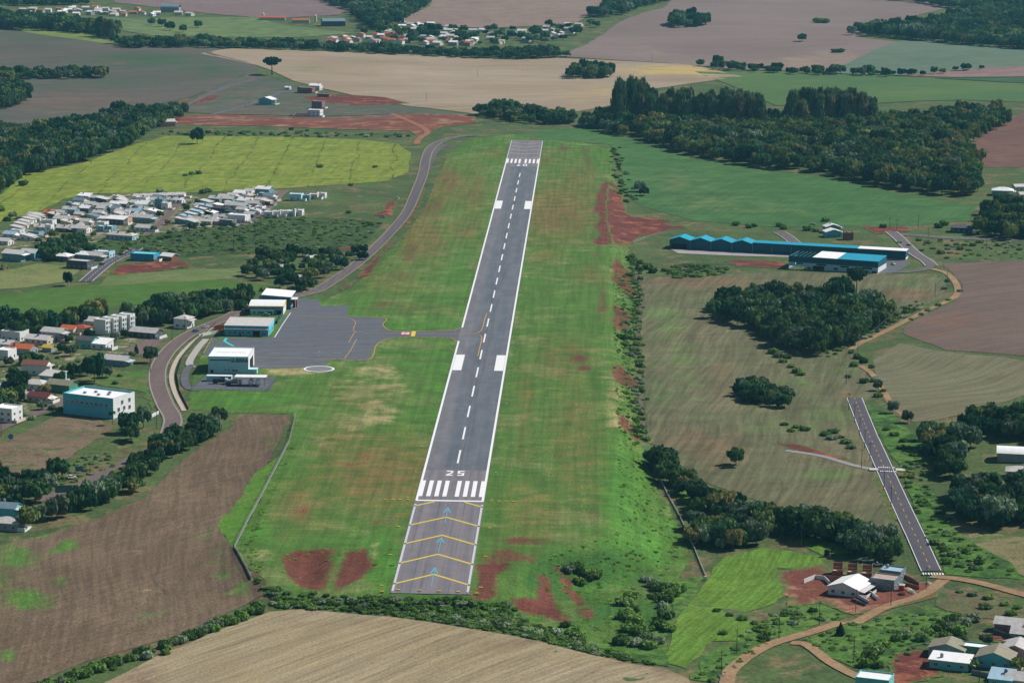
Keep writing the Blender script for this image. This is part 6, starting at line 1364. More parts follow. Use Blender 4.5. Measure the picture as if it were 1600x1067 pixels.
row('front left estate row', [(4,383,9,8,3,'gable','pale','white'),(13,372,10,8,3,'gable','blue','white'),(40,376,10,8,3,'shedr','pale','white'),(63,361,9,8,3,'gable','pale','cream'),(75,367,5,5,7,'flat','white','white'),(96,363,10,8,3.2,'gable','grey','dark'),(111,363,9,8,3.2,'gable','grey','dark'),(126,364,10,8,3.4,'gable','pale','white')], 'front left estate row')
row('centre front estate rows', [(156,362,6,7,3.6,'flat','white','steel'),(168,362,7,7,3.6,'flat','white','steel'),(186,375,22,9,3.4,'hip','peach','shade_teal'),(222,362,12,8,3,'gable','grey','white'),(179,351,15,8,4,'shed','white','dark'),(195,350,5,7,4,'flat','peach','peach'),(218,348,18,10,4,'gable','grey','steel')], 'centre front estate rows')
row('centre back estate rows', [(190,337,13,8,3,'gable','pale','white'),(209,337,10,8,3.4,'gable','blue','steel'),(226,334,13,8,3,'gable','peach','cream'),(248,326,7,6,7,'flat','grey','steel'),(257,328,6,6,5,'flat','white','white'),(222,323,10,7,3,'gable','white','grey'),(268,318,8,6,3,'gable','pale','white'),(278,318,7,6,3,'gable','white','white')], 'centre back estate rows')
row('long terrace behind the estate', [(214+i*13.5,312.5-0.5*i,6.4,7,3,'gable','pale','white') for i in range(6)], 'back terrace', -5)
row('blue striped estate terrace', [(281+7.5*i,350-4.2*i,8.5,6,3.2,'shedr','blue' if i % 2 else 'grey','steel') for i in range(6)], 'blue striped terrace')
row('front right estate row', [(289,350,9,7,3,'gable','peach','green'),(302,350,11,8,3,'gable','peach','cream'),(323,352,8,6,3,'gable','pale','cream'),(338,352,10,7,3,'gable','pale','grey'),(353,353,11,7,4,'flat','grey','block'),(369,348,15,9,5.4,'flat','white','white'),(340,344,10,7,3,'gable','grey','grey')], 'front right estate row')
row('back right estate rows', [(315,328,14,8,3,'gable','grey','steel'),(334,316,10,8,3,'gable','grey','grey'),(348,313,9,7,3,'gable','pale','steel'),(361,311,8,7,3,'gable','pale','white'),(372,307,9,8,3,'gable','white','white'),(387,305,7,7,3.4,'gable','pale','white'),(400,302,7,8,3,'gable','grey','steel'),(410,304,12,9,4.5,'gable','white','steel')], 'back right estate rows')
row('middle right estate row', [(345,334,12,8,4.2,'gable','dark','dark'),(366,330,18,10,4.5,'gable','grey','shade_teal'),(381,317,10,7,3.2,'flat','white','white'),(392,324,11,8,3.2,'gable','peach','grey'),(405,318,9,7,3,'gable','grey','white')], 'middle right estate row')
row('white cubes below estate street', [(419,339,7,7,3.4,'flat','white','white'),(431,338.5,7,7,3.4,'flat','white','white'),(443,338,7,7,3.6,'flat','white','white'),(454,338,7,7,3.6,'flat','white','white'),(465,337,7,7,3.8,'flat','white','white')], 'lower white terrace', -8)
row('white cubes above estate street', [(461,314,10,8,5,'flat','white','shade_teal'),(477,313,7,7,3.6,'flat','white','steel'),(489,311.5,7,7,3.6,'flat','white','cream'),(501,310,7,7,3.6,'flat','white','white')], 'upper white terrace', -8)
row('loose group below dark trees', [(18,408,15,10,5.2,'gable','pale','steel'),(42,406,12,10,5,'gable','pale','teal'),(92,408,14,9,3.4,'hip','white','dark'),(126,406,12,9,3.6,'hip','white','steel'),(143,407,13,9,3.6,'gable','pale','grey'),(158,402,13,8,3.6,'flat','white','shade_teal'),(120,420,16,9,5,'flat','pale','dark')], 'loose group of houses')
L_('light blue flat roofed building beside the red lot', (222, 408), 17, 11, 4.6, -12, 'flat', 'cyan', 'blue', cat='building')
L_('open shed with a bright white roof right of the light blue building', (259, 407), 10, 8, 3, -30, 'gable', 'white', 'brick', win=None, cat='shed')
ALLH = [o for o in COL.objects if o.type == 'EMPTY' and o.name.startswith('house')]
def backhouses(poly, n, label, grp, hd=-20):
    w = G(P(poly)); x0, y0 = w.min(0); x1, y1 = w.max(0); k = 0; tries = 0; occ = [(o.location.x, o.location.y) for o in ALLH]
    while k < n and tries < 3000:
        tries += 1; x, y = float(RNG.uniform(x0, x1)), float(RNG.uniform(y0, y1))
        if not inside(w, np.array([x]), np.array([y]))[0] or any(math.hypot(x-q, y-r) < 12.5 for q, r in occ): continue
        occ.append((x, y)); k += 1; c = ['grey', 'pale', 'white', 'peach', 'pale', 'steel'][int(RNG.integers(0, 6))]; nm = {'grey': 'grey', 'pale': 'pale', 'white': 'white', 'peach': 'beige', 'steel': 'steel blue'}[c]
        o = house('house', label % nm, (x, y), float(RNG.uniform(6.5, 10)), float(RNG.uniform(6, 8)), float(RNG.uniform(2.8, 4.2)), hd+float(RNG.uniform(-4, 4)), ['gable', 'gable', 'shedr', 'flat'][int(RNG.integers(0, 4))], c, ['white', 'cream', 'steel', 'white', 'dark'][int(RNG.integers(0, 5))], centred=True, group=grp+' '+nm); ALLH.append(o)
backhouses("20,366 52,342 104,330 128,316 240,312 268,316 250,330 236,344 214,352 150,356 60,372", 30, 'small %s roofed back house squeezed into the left estate block', 'left estate back houses')
backhouses("292,346 300,330 334,318 404,304 432,304 404,336 370,350 300,354", 18, 'small %s roofed back house squeezed into the right estate block', 'right estate back houses')
# cottages among trees
L_('small cottage with pale roof deep in the trees', (455, 392), 8, 6, 2.8, -10, 'gable', 'pale', 'grey')
L_('open shelter with white roof among the cottages', (428, 407), 5, 4, 2.8, -5, 'shed', 'white', 'dark', win=None, cat='shelter')
L_('long cottage with pale beige roof', (434, 424), 13, 7, 3, -8, 'gable', 'peach', 'cream')
L_('cottage with white and rusty roof', (490, 410), 11, 8, 3, -15, 'gable', 'white', 'brick')
L_('cottage nearest the far hangar with grey roof', (457, 440), 10, 7, 3, -8, 'gable', 'grey', 'steel')
# ---- building plots at the upper left
L_('teal walled house with white roof on the plots', (414, 164), 16, 12, 6, -20, 'gable', 'white', 'teal', ridge='y')
L_('white cube house beside the red strip', (490, 183), 14, 10, 7, -15, 'flat', 'white', 'white')
L_('white gable house at the top of the plots', (491, 141), 13, 10, 5, -15, 'gable', 'white', 'white')
L_('grey two storey shell house on the plots', (495, 170), 12, 9, 7.5, -15, 'flat', 'grey', 'mauve')
L_('unfinished dark brick house left of the white gable house', (476, 146), 18, 10, 6, -15, 'flat', 'grey', 'brick')
L_('low brick shell among the red earth on the plots', (505, 152), 14, 8, 3, -15, 'flat', 'grey', 'brick')
L_('small white hut left of the brick house', (449, 141), 6, 5, 3, -15, 'gable', 'white', 'white')
L_('grey barn with pink end wall at the left of the red strip', (262, 198), 16, 11, 5, 20, 'gable', 'grey', 'pink', cat='barn')
L_('long low wagon shed beside the white cube house', (470, 183), 12, 4, 3.2, -5, 'flat', 'dark', 'cream', win=None, cat='shed')
# ---- right side houses
L_('upper of the two white roofed houses behind the long warehouse', (1302, 364), 11, 9, 4.5, 12, 'gable', 'white', 'steel', ridge='y')
L_('lower of the two white roofed houses behind the long warehouse', (1303, 371), 12, 9, 4, 12, 'gable', 'white', 'teal', ridge='y')
L_('brick shell right of the white roofed houses', (1326, 375), 7, 6, 5, 5, 'flat', 'grey', 'brick')
L_('dark hip roofed house by the right grove', (1502, 364), 16, 11, 3.6, -10, 'hip', 'dark', 'navy')
L_('white hip roofed house among trees at the right edge', (1566, 306), 17, 12, 4, -10, 'hip', 'white', 'steel')
L_('long pale shed at the right edge', (1602, 298), 18, 8, 3.4, 15, 'gable', 'pale', 'white', cat='shed')
L_('second long shed at the right edge below the first', (1612, 310), 20, 8, 3.2, 15, 'gable', 'peach', 'cream', cat='shed')
L_('grey roofed house with white eaves at the right edge', (1592, 748), 12, 9, 3.2, -10, 'hip', 'pale', 'white')
o = L_('large pale vaulted shed at the right edge among trees', (1583, 722), 15, 12, 4, -8, 'arch', 'white', 'grey', win=None, rh=2.0, cat='shed')
L_('white farmhouse hidden in the large wood', (1236, 224), 14, 9, 4, -5, 'gable', 'white', 'white')
L_('orange roofed farmhouse at the front of the large wood', (1183, 228), 14, 8, 4, -5, 'gable', 'orange', 'cream')
L_('small orange roofed house left in the large wood', (1164, 226), 8, 7, 4, -5, 'gable', 'orange', 'cream')
L_('white roofed hut at the lower edge of the large wood', (1303, 263), 9, 6, 3.6, -5, 'gable', 'white', 'white')
# ---- far villages: houses a few pixels across
def village(poly, n, label, grp, cols, sz=(8, 13)):
    w = G(P(poly)); x0, y0 = w.min(0); x1, y1 = w.max(0); k = 0; tries = 0; done = []
    while k < n and tries < 4000:
        tries += 1; x, y = RNG.uniform(x0, x1), RNG.uniform(y0, y1)
        if not inside(w, np.array([x]), np.array([y]))[0] or any(abs(x-a)+abs(y-b) < 15 for a, b in done): continue
        done.append((x, y)); k += 1; c = cols[int(RNG.integers(0, len(cols)))]
        nmc = {'white': 'white', 'pale': 'pale', 'grey': 'grey', 'orange': 'orange', 'blue': 'pale blue', 'peach': 'beige', 'red': 'red'}[c]
        house('house', label % nmc, (x, y), float(RNG.uniform(*sz)), float(RNG.uniform(7, 10)), float(RNG.uniform(2.8, 4.5)), float(RNG.uniform(-35, 15)), 'gable', c, ['white', 'cream', 'grey'][int(RNG.integers(0, 3))], win=None, centred=True, group=grp+' '+nmc, ridge='x' if RNG.random() < .7 else 'y')
village("500,64 560,58 620,56 690,58 740,66 740,72 660,70 560,68 500,69", 46, 'tiny %s roofed house at the orange left end of the far village', 'far village left end', ['orange', 'orange', 'peach', 'white', 'red', 'pale'])
village("600,44 640,36 700,44 760,50 820,50 880,40 908,40 900,54 840,64 760,72 700,68 640,62 605,54", 66, 'tiny %s roofed house in the far village behind the tree belt', 'far village', ['white', 'white', 'pale', 'blue', 'pale', 'grey'])
village("20,18 80,14 150,12 260,20 320,22 300,25 200,26 100,25 30,26", 40, 'tiny %s roofed house in the hamlet at the top left', 'top left hamlet', ['white', 'white', 'pale', 'orange', 'peach'])
L_('arched grey barn right of the hamlet', (265, 19), 30, 16, 7, -5, 'arch', 'steel', 'grey', win=None, rh=4, cat='barn')
L_('long steel grey shed on the hill left of the far village', (522, 41), 34, 20, 7, 14, 'gable', 'steel', 'dark', win=None, cat='shed')
L_('long low orange roofed barn on the hill', (425, 32), 40, 10, 4, 3, 'gable', 'orange', 'cream', win=None, cat='barn')
L_('second low orange roofed barn right of the first', (470, 36), 26, 9, 4, 3, 'gable', 'orange', 'cream', win=None, cat='barn')
for (px, py, lb) in ((411, 31, 'white silo tower left on the hill'), (493, 34, 'white silo tower beside the steel grey shed')):
    x, y = g1(px, py); o = empty('silo', (x, y, hz(x, y))); tag(o, lb, 'silo')
    mb = MB(); mb.cyl(0, 0, -1, 9, 2.2, 2.2, 12); mb.obj('tower', WALL['cream'], o, smooth=False); mb = MB(); mb.cyl(0, 0, 9, 10.6, 2.4, .3, 12); mb.obj('cap', ROOF['pale'], o)

# ---- warehouses on the right
A = np.array(g1(1046, 388)); B = np.array(g1(1415, 406)); ux = (B-A)/np.linalg.norm(B-A); LW = float(np.linalg.norm(B-A)); ang = math.atan2(ux[1], ux[0])
m_rib = C('ribbed_blue_wall', (30, 94, 116), var=.08, streakz=.06, rib=('X', 1.2)); m_troof = C('turquoise_sheet_roof', (20, 160, 186), var=.06, rib=('X', 1.0))
wz = min(hz(*A), hz(*B)); wl = empty('long_warehouse', (A[0], A[1], wz+.1), ang); tag(wl, 'long dark blue warehouse with turquoise roof and four gabled bays', 'warehouse')
bayw = LW*(1178-1046)/(1415-1046)/4; DP = 15.0; DL = 10.0
mb = MB()
for i in range(4):
    x0, x1 = i*bayw, (i+1)*bayw; xm = (x0+x1)/2
    for y in (0, DP):
        q = [(x0, y, -1), (x1, y, -1), (x1, y, 6.2), (xm, y, 8.6), (x0, y, 6.2)]; mb.quad(*(q if y == 0 else q[::-1]))
mb.quad((0, DP, -1), (0, 0, -1), (0, 0, 6.2), (0, DP, 6.2)); mb.obj('bay_wall', m_rib, wl)
for i in range(4):
    x0, x1 = i*bayw, (i+1)*bayw; xm = (x0+x1)/2; mb = MB(); o_ = .25
    mb.slab([(x0+.02, -o_, 6.4), (xm, -o_, 8.8), (xm, DP+o_, 8.8), (x0+.02, DP+o_, 6.4)], .15); mb.slab([(xm+.002, -o_, 8.8), (x1-.02, -o_, 6.4), (x1-.02, DP+o_, 6.4), (xm+.002, DP+o_, 8.8)], .15); mb.obj('bay_roof', m_troof, wl)
mb = MB(); mb.box(1.5, bayw-2.5, -.06, .02, 0, 3.6); mb.obj('open_bay_door', m_darkop, wl)
mb = MB(); mb.box(4*bayw+.01, LW, 0, DL, -1, 7.2); mb.obj('wall', m_rib, wl)
mb = MB(); xw = LW*0.80; mb.slab([(4*bayw+.02, -.3, 7.5), (xw, -.3, 7.5), (xw, DL+.3, 7.7), (4*bayw+.02, DL+.3, 7.7)], .25); mb.obj('roof', m_troof, wl)
mb = MB(); mb.slab([(xw+.01, -.3, 7.5), (LW+.3, -.3, 7.5), (LW+.3, DL+.3, 7.7), (xw+.01, DL+.3, 7.7)], .25); mb.obj('white_roof', ROOF['white'], wl)
mb = MB(); mb.box(LW+.01, LW+.1, .1, DL-.1, -.5, 2.6); mb.box(LW*.83, LW, -.08, -.01, -.5, 1.2); mb.obj('pale_plinth', WALL['white'], wl)
for i in range(1, 9):
    xx = i*bayw if i <= 4 else 4*bayw+(i-4)*14
    mb = MB(); mb.box(xx-.12, xx+.12, -.25, -.02, -.5, 5.8); mb.obj('downpipe', m_metal, wl)
mb = MB(); mb.box(LW*.70, LW*.78, -.06, .02, 3.6, 5.2); mb.box(LW*.79, LW*.8, -.06, .02, 0, 2.6); mb.obj('dark_opening', m_darkop, wl)
A = np.array(g1(1232, 419.5)); B = np.array(g1(1371.5, 427)); ux = (B-A)/np.linalg.norm(B-A); LW = float(np.linalg.norm(B-A)); ang = math.atan2(ux[1], ux[0]); D2 = 24.0
w2 = empty('front_warehouse', (A[0], A[1], min(hz(*A), hz(*B))+.1), ang); tag(w2, 'front warehouse with blue upper walls, white roof panel and roofless left end', 'warehouse')
xo = LW*.27; xw = LW*.545; h1, h2 = 4.6, 8.8
mb = MB(); t = .3
mb.box(xo, LW, 0, D2, -1, h1); mb.box(0, xo-.01, 0, t, 1.9, 3.0); mb.box(0, xo*.28, 0, t, 3.0, h1); mb.box(xo*.6, xo-.01, 0, t, 3.0, h1); mb.box(0, t, t, D2, -1, h1); mb.box(t, xo-.01, D2-t, D2, -1, h1); mb.obj('lower_wall', WALL['shade_teal'], w2)
mb = MB(); mb.box(-.05, LW+.05, -.06, t, h1, h2); mb.box(-.05, t, t, D2-t, h1, h2); mb.box(LW-t, LW+.05, t, D2-t, h1, h2); mb.box(-.05, LW+.05, D2-t, D2+.05, h1, h2); mb.obj('upper_wall', m_rib, w2)
mb = MB(); mb.slab([(xw, -.3, h2+.2), (LW+.3, -.3, h2+.2), (LW+.3, D2+.3, h2+.9), (xw, D2+.3, h2+.9)], .2); mb.obj('roof', m_troof, w2)
mb = MB(); mb.slab([(xo, -.3, h2+.2), (xw-.01, -.3, h2+.2), (xw-.01, D2+.3, h2+.9), (xo, D2+.3, h2+.9)], .2); mb.obj('white_roof', ROOF['white'], w2)
for i in range(6):
    xx = 1.0+i*(xo-2)/5; mb = MB(); mb.box(xx-.12, xx+.12, t, D2-t, h2-.3, h2); mb.obj('rafter', C('green_steel%d' % i, (50, 120, 116)) if i == 0 else bpy.data.materials['green_steel0'], w2)
    mb = MB(); mb.box(xx-.2, xx+.2, .02, .42, -1, 1.89); mb.obj('column', WALL['white'], w2)
for f_, w_, z0, z1 in ((.34, 8, 0, 3.0), (.37, 7, 3.4, 4.4), (.53, 3, 1.2, 2.6), (.63, 6, 3.2, 4.3), (.71, 7, 0, 2.8), (.88, 7, 3.2, 4.3), (.87, 3, 1.2, 2.2), (.96, 3, 0, 2.2)):
    mb = MB(); mb.box(LW*f_-w_/2, LW*f_+w_/2, -.06, .02, z0, z1); mb.obj('dark_opening', m_darkop, w2)
mb = MB(); mb.box(LW+.001, LW+.08, .1, D2-.1, -.5, h1-.05); mb.obj('lit_end_wall', WALL['white'], w2)  # sunlit end of the shade-tinted lower walls, painted as a white panel

# ---- building site at lower right
def shell(px, py, label):
    x, y = g1(px, py); o = empty('brick_shell', (x, y, hz(x, y)), math.radians(-8)); tag(o, label, 'unfinished house', 'brick shells of the building site')
    mb = MB(); mb.box(-2.1, 2.1, 0, .2, -1, 3.2); mb.obj('front_wall', WALL['brick'], o)
    for s in (-1, 1):
        x0, x1 = (1.9, 2.1) if s > 0 else (-2.1, -1.9); mb = MB()
        V = [(x0, .201, -1), (x0, 9, -1), (x0, 9, 4.2), (x0, 5.2, 6.2), (x0, .201, 3.2)]; V2 = [(x1,)+v[1:] for v in V]
        mb.quad(*V[::-1]); mb.quad(*V2)
        for i in range(5): mb.quad(V[i], V[(i+1) % 5], V2[(i+1) % 5], V2[i])
        mb.obj('party_wall', WALL['brick'], o)
    mb = MB(); mb.box(-1.9, 1.9, 4.4, 4.6, -1, 5.4); mb.obj('cross_wall', WALL['brick'], o); mb = MB(); mb.box(-1.9, 1.9, 8.8, 9, -1, 4.0); mb.obj('back_wall', WALL['brick'], o)
    mb = MB(); mb.box(-1.9, 1.9, .201, 4.39, 2.5, 2.75); mb.obj('slab', WALL['cream'], o)
    for i in range(5):
        yy = 1.0+i*1.6; mb = MB(); mb.tube((-2.2, yy, 3.6+.55*i if i < 3 else 5.8-.6*(i-2)), (2.2, yy, 3.6+.55*i if i < 3 else 5.8-.6*(i-2)), .12, .12, 4); mb.obj('beam', m_timber, o)
    return o
shell(1308, 903, 'left of the three roofless brick shells'); shell(1331, 905, 'middle of the three roofless brick shells'); shell(1354, 907, 'right of the three roofless brick shells')
wall_run('retaining_wall', 'long low brick retaining wall below the brick shells', "1290,907 1330,911 1366,916", 2.4, WALL['brick'])
wh = L_('new white gabled house below the brick shells', (1317, 931), 13, 15, 3.4, -28, 'gable', 'white', 'white', ridge='y', rh=2.2)
wall_run('yard_wall', 'left of the white yard walls before the new white house', "1332,930 1344,935 1358,943", 1.4, WALL['white'])
wall_run('yard_wall', 'right of the white yard walls before the new white house', "1350,924 1362,930 1372,938", 1.6, WALL['white'])
wall_run('yard_wall', 'white wall enclosing the plot left of the new white house', "1256,911 1274,904 1288,906 1296,914", 1.8, WALL['white'])
wall_run('yard_wall', 'dark low wall in front of the new white house', "1330,938 1352,947", 1.2, WALL['dark'])
gh = L_('grey block house with unfinished flat roof', (1378, 922), 10, 9, 4.2, -22, 'flat', 'peach', 'block')
gh2 = L_('grey block house behind the unfinished flat roofed one', (1390, 908), 9, 8, 4.0, -22, 'flat', 'blue', 'block')
for i in range(5):
    mb = MB(); mb.tube((-4.6, -3+i*1.5, 5.0), (4.6, -3+i*1.5, 5.0), .08, .08, 4); mb.obj('beam', m_timber, gh)
wall_run('plot_wall', 'curved brick plot wall right of the grey block houses', "1410,901 1424,907 1437,916 1436,921 1412,914", 1.5, WALL['brick'])
def pile(px, py, r, h, mat, label):
    x, y = g1(px, py); rg = np.random.default_rng(int(px)); V = [(0, 0, h)]; F_ = []; n = 14
    for k in range(1, 4):
        for i in range(n):
            a = 2*math.pi*i/n; rr = r*k/3*(1+.2*rg.normal()*.5); V.append((rr*math.cos(a), rr*math.sin(a)*.8, h*(1-(k/3)**1.4)*(1+.15*rg.normal())-.15*(k == 3)*3))
    for i in range(n):
        j = (i+1) % n; F_.append((0, 1+i, 1+j))
        for k in range(2): F_.append((1+k*n+i, 1+(k+1)*n+i, 1+(k+1)*n+j, 1+k*n+j))
    tag(obj('earth_pile', mesh('earth_pile', V, F_, [mat], None, True), None, (x, y, hz(x, y)+.1)), label, 'pile')
pile(1411, 929, 2.6, 1.5, pmat('red_pile', (116, 58, 48), .95, .3, 1.2), 'red earth pile on the building site'); pile(1425, 927, 2.4, 1.4, pmat('gravel_pile', (140, 134, 134), .95, .3, 2), 'grey gravel pile on the building site'); pile(1418, 922, 2.2, 1.2, pmat('sand_pile', (206, 180, 140), .95, .2, 1.5), 'pale sand pile on the building site'); pile(1450, 912, 1.8, 1.1, pmat('stone_pile', (170, 164, 160), .95, .3, 2), 'pale stone heap by the site pole')
x, y = g1(1409, 922); o = empty('site_box', (x, y, hz(x, y)), -.3); tag(o, 'small red tool shed on the building site', 'shed'); mb = MB(); mb.box(-1, 1, -1, 1, -.3, 2.2); mb.obj('wall', WALL['red'], o); mb = MB(); mb.slab([(-1.2, -1.2, 2.4), (1.2, -1.2, 2.4), (1.2, 1.2, 2.6), (-1.2, 1.2, 2.6)], .12); mb.obj('roof', ROOF['grey'], o)
x, y = g1(1292, 869); o = empty('water_tank', (x, y, hz(x, y))); tag(o, 'black water tank behind the brick shells', 'tank'); mb = MB(); mb.cyl(0, 0, .6, 2.9, 1.2, 1.1, 14); mb.obj('vessel', m_tyre, o); mb = MB(); mb.cyl(0, 0, 2.9, 3.2, 1.1, .4, 14); mb.obj('lid', m_tyre, o); mb = MB(); mb.box(-1.3, 1.3, -1.3, 1.3, -.4, .6); mb.obj('plinth', WALL['brick'], o)

# ---- bottom right houses
L_('turquoise house with a bright white roof at the bottom right', (1482, 1046), 14, 9, 3.2, -18, 'shed', 'white', 'aqua', rh=.5)
L_('long house with olive grey roof behind the bright white roof', (1478, 1027), 13, 10, 3.2, -18, 'gable', 'olive', 'grey', ridge='y')
L_('narrow white flat roofed wing behind the olive grey roof', (1520, 1026), 14, 6, 3.4, -18, 'flat', 'white', 'green')
L_('turquoise gabled house with brown grey roof at the bottom right', (1552, 1043), 13, 12, 3.4, -18, 'gable', 'olive', 'teal', ridge='y')
L_('grey roofed house touching the right edge beside the turquoise gable', (1585, 1030), 12, 11, 3.2, -18, 'gable', 'grey', 'pink', ridge='y')
L_('grey roofed house with a red wall at the right edge', (1578, 988), 12, 8, 3.2, -18, 'gable', 'grey', 'mauve')
L_('grey house at the right edge below the red walled one', (1606, 1000), 13, 8, 3, -18, 'gable', 'grey', 'block')
L_('small turquoise house cut by the bottom edge', (1562, 1075), 8, 8, 3.2, -18, 'shed', 'blue', 'aqua')
L_('grey roofed house in the bottom right corner', (1592, 1076), 10, 9, 3.2, -18, 'gable', 'grey', 'cream')
L_('white and turquoise flat roofed house cut by the bottom edge', (1362, 1080), 12, 9, 4.2, -18, 'flat', 'white', 'aqua')
wall_run('garden_wall', 'dark grey garden wall below the red walled house', "1552,990 1580,1000 1612,1012", 2.0, WALL['dark'])
wall_run('garden_wall', 'grey garden wall curving below the turquoise gabled house', "1518,1052 1545,1058 1558,1066", 1.6, WALL['block'])
# ------------------------------------------------------------------ poles, fences, signs, markers
m_pole = pmat('concrete_pole', (172, 168, 162), .9, .1); m_dpole = pmat('dark_pole', (84, 78, 72), .9, .1)
mbp = MB(); mbp.cyl(0, 0, -.6, 9.4, .17, .11, 7); POLE = mbp.mesh('post', [m_pole]); POLED = mbp.mesh('post', [m_dpole])
mba = MB(); mba.box(-1.1, 1.1, -.06, .06, 8.7, 8.85)
for q in (-.95, -.4, .4, .95): mba.cyl(q, 0, 8.85, 9.1, .05, .04, 5)
ARM = mba.mesh('crossarm', [m_dpole])
def pole(px, py, label, grp=None, dark=True, rz=0.4):
    x, y = g1(px, py); o = empty('utility_pole', (x, y, hz(x, y)), rz); tag(o, label, 'pole', grp)
    obj('post', POLED if dark else POLE, o); obj('crossarm', ARM, o); return o
def poles(s, label, grp, **k):
    for i, (px, py) in enumerate(sorted(P(s))): pole(px, py, label+', '+ORD[i]+' from left', grp, **k)
poles("1447,920 1392,945 1337,956 1280,976 1217,997 1151,1020 1127,1055", 'utility pole in the line beside the dirt track', 'poles along the dirt track', rz=1.0)
pole(1252, 855, 'utility pole on the small corn strip'); pole(1377, 886, 'utility pole at the corner of the tree row'); pole(1334, 1031, 'utility pole between the two dirt tracks'); pole(1530, 1064, 'utility pole before the bottom right houses')
poles("1322,600 1326,641 1335,660 1343,680 1351,700 1359,721 1346,731 1381,766 1392,791", 'utility pole on the left verge of the short road', 'poles along the short road', rz=.2)
poles("1480,439 1461,464 1403,504 1340,556", 'utility pole in the line along the curving field track', 'poles along the field track', rz=.8)
poles("1435,355 1401,362 1390,359 1450,376 1541,392", 'utility pole at the right crossroads', 'poles at the crossroads')
pole(222, 509, 'pale concrete pole beside the white townhouses', dark=False); pole(289, 519, 'pole beside the grey hip roofed house'); pole(192, 394, 'pole above the short street at the left'); pole(181, 418, 'pole at the middle of the short street'); pole(269, 533, 'pole on the bend of the hangar road')
pole(142, 737, 'white concrete pole beside the country road', dark=False); pole(82, 648, 'pole at the corner of the vacant lot'); pole(245, 669, 'pole by the trees of the big teal building'); pole(235, 582, 'pole inside the hangar road bend'); pole(2, 682, 'pole at the left edge by the dark street')
poles("576,187 592,172 503,172 464,182 456,167 405,168 390,174 382,178", 'street pole on the building plots', 'poles on the plots', dark=False)
poles("411,212 467,210 360,207 280,207", 'pole along the upper edge of the yellow green field', 'poles above the yellow green field', dark=False)
pole(666, 158, 'lone pole low in the pale stubble field'); pole(746, 121, 'lone pole in the middle of the pale stubble field'); pole(823, 96, 'lone pole at the upper edge of the pale stubble field'); pole(1018, 96, 'lone pole between mauve and pale fields')
# wire along the field track
def wire(name, label, pts, z, sag=1.0):
    pts = [np.array(g1(*p)) for p in pts]; mb = MB()
    for a, b in zip(pts[:-1], pts[1:]):
        za, zb_ = hz(*a)+z, hz(*b)+z; prev = None
        for i in range(9):
            t = i/8; p = a+(b-a)*t; q = (p[0], p[1], za+(zb_-za)*t-sag*4*t*(1-t))
            if prev: mb.tube(prev, q, .05, .05, 4)
            prev = q
    tag(mb.obj(name, m_metal), label, 'cable')
wire('power_line', 'power line hanging along the curving field track', [(1480, 439), (1461, 464), (1403, 504), (1340, 556), (1322, 600), (1326, 641)], 9.0)
# fences
def fence(name, label, pts, h, sp, mat, panel=None, rail=True):
    w = G(P(pts)); o = empty(name, (w[0][0], w[0][1], 0)); tag(o, label, 'fence')
    r = resample(w, sp, False); mb = MB()
    for p in r:
        z = hz(*p); mb.box(p[0]-w[0][0]-.09, p[0]-w[0][0]+.09, p[1]-w[0][1]-.09, p[1]-w[0][1]+.09, z-.4, z+h)
    mb.obj('posts', mat, o)['kind'] = 'stuff'
    mb = MB()
    for a, b in zip(r[:-1], r[1:]):
        for f in ((.35, .7, .97) if rail else (.97,)):
            mb.tube((a[0]-w[0][0], a[1]-w[0][1], hz(*a)+h*f), (b[0]-w[0][0], b[1]-w[0][1], hz(*b)+h*f), .04, .04, 4)
    mb.obj('rails', mat, o)['kind'] = 'stuff'
    if panel:
        V = []; F_ = []
        for p in r:
            z = hz(*p); V += [(p[0]-w[0][0], p[1]-w[0][1]+.05, z-.1), (p[0]-w[0][0], p[1]-w[0][1]+.05, z+h*panel)]
        for i in range(len(r)-1): F_.append((2*i, 2*i+2, 2*i+3, 2*i+1))
        obj('plinth', mesh('plinth', V, F_, [mat]), o)
    return o
m_wpost = pmat('white_post', (224, 222, 216), .8, .08)
fence('airfield_fence', 'grey airfield fence along the ploughed field', "462,650 452,690 440,714 410,772 386,816 366,857 392,905", 1.9, 3.0, pmat('fence_concrete', (176, 172, 172), .9), .45)
fence('bank_fence', 'pale fence running down the right bank to the corn', "1030,746 1044,776 1062,808 1084,856 1104,905", 1.2, 3.0, m_wpost, .5)
fence('warehouse_fence', 'white post fence at the left of the long warehouse', "990,382 1008,374 1028,368 1046,366 1080,367 1110,369", 2.4, 4.0, m_wpost)
fence('warehouse_fence', 'white post fence in front of the long warehouse', "1036,408 1060,410 1100,412 1150,414 1196,415", 2.0, 5.0, m_wpost)
fence('depot_fence', 'grey fence around the fuel yard', "300,610 316,590 430,594 418,612 300,612", 2.0, 3.0, m_metal, None)
fence('road_fence', 'dark fence between footpath and apron grass', "336,508 306,534 284,560 276,588 280,612 294,640", 1.6, 3.0, m_dpole, .6)
x, y = g1(1102, 906); o = empty('marker_post', (x, y, hz(x, y))); tag(o, 'white end post of the pale bank fence', 'post'); mb = MB(); mb.box(-.5, .5, -.3, .3, -.3, 1.5); mb.obj('block', m_wpost, o); mb = MB(); mb.box(-.55, .55, -.35, .35, 1.5, 1.65); mb.obj('cap', WALL['cream'], o)
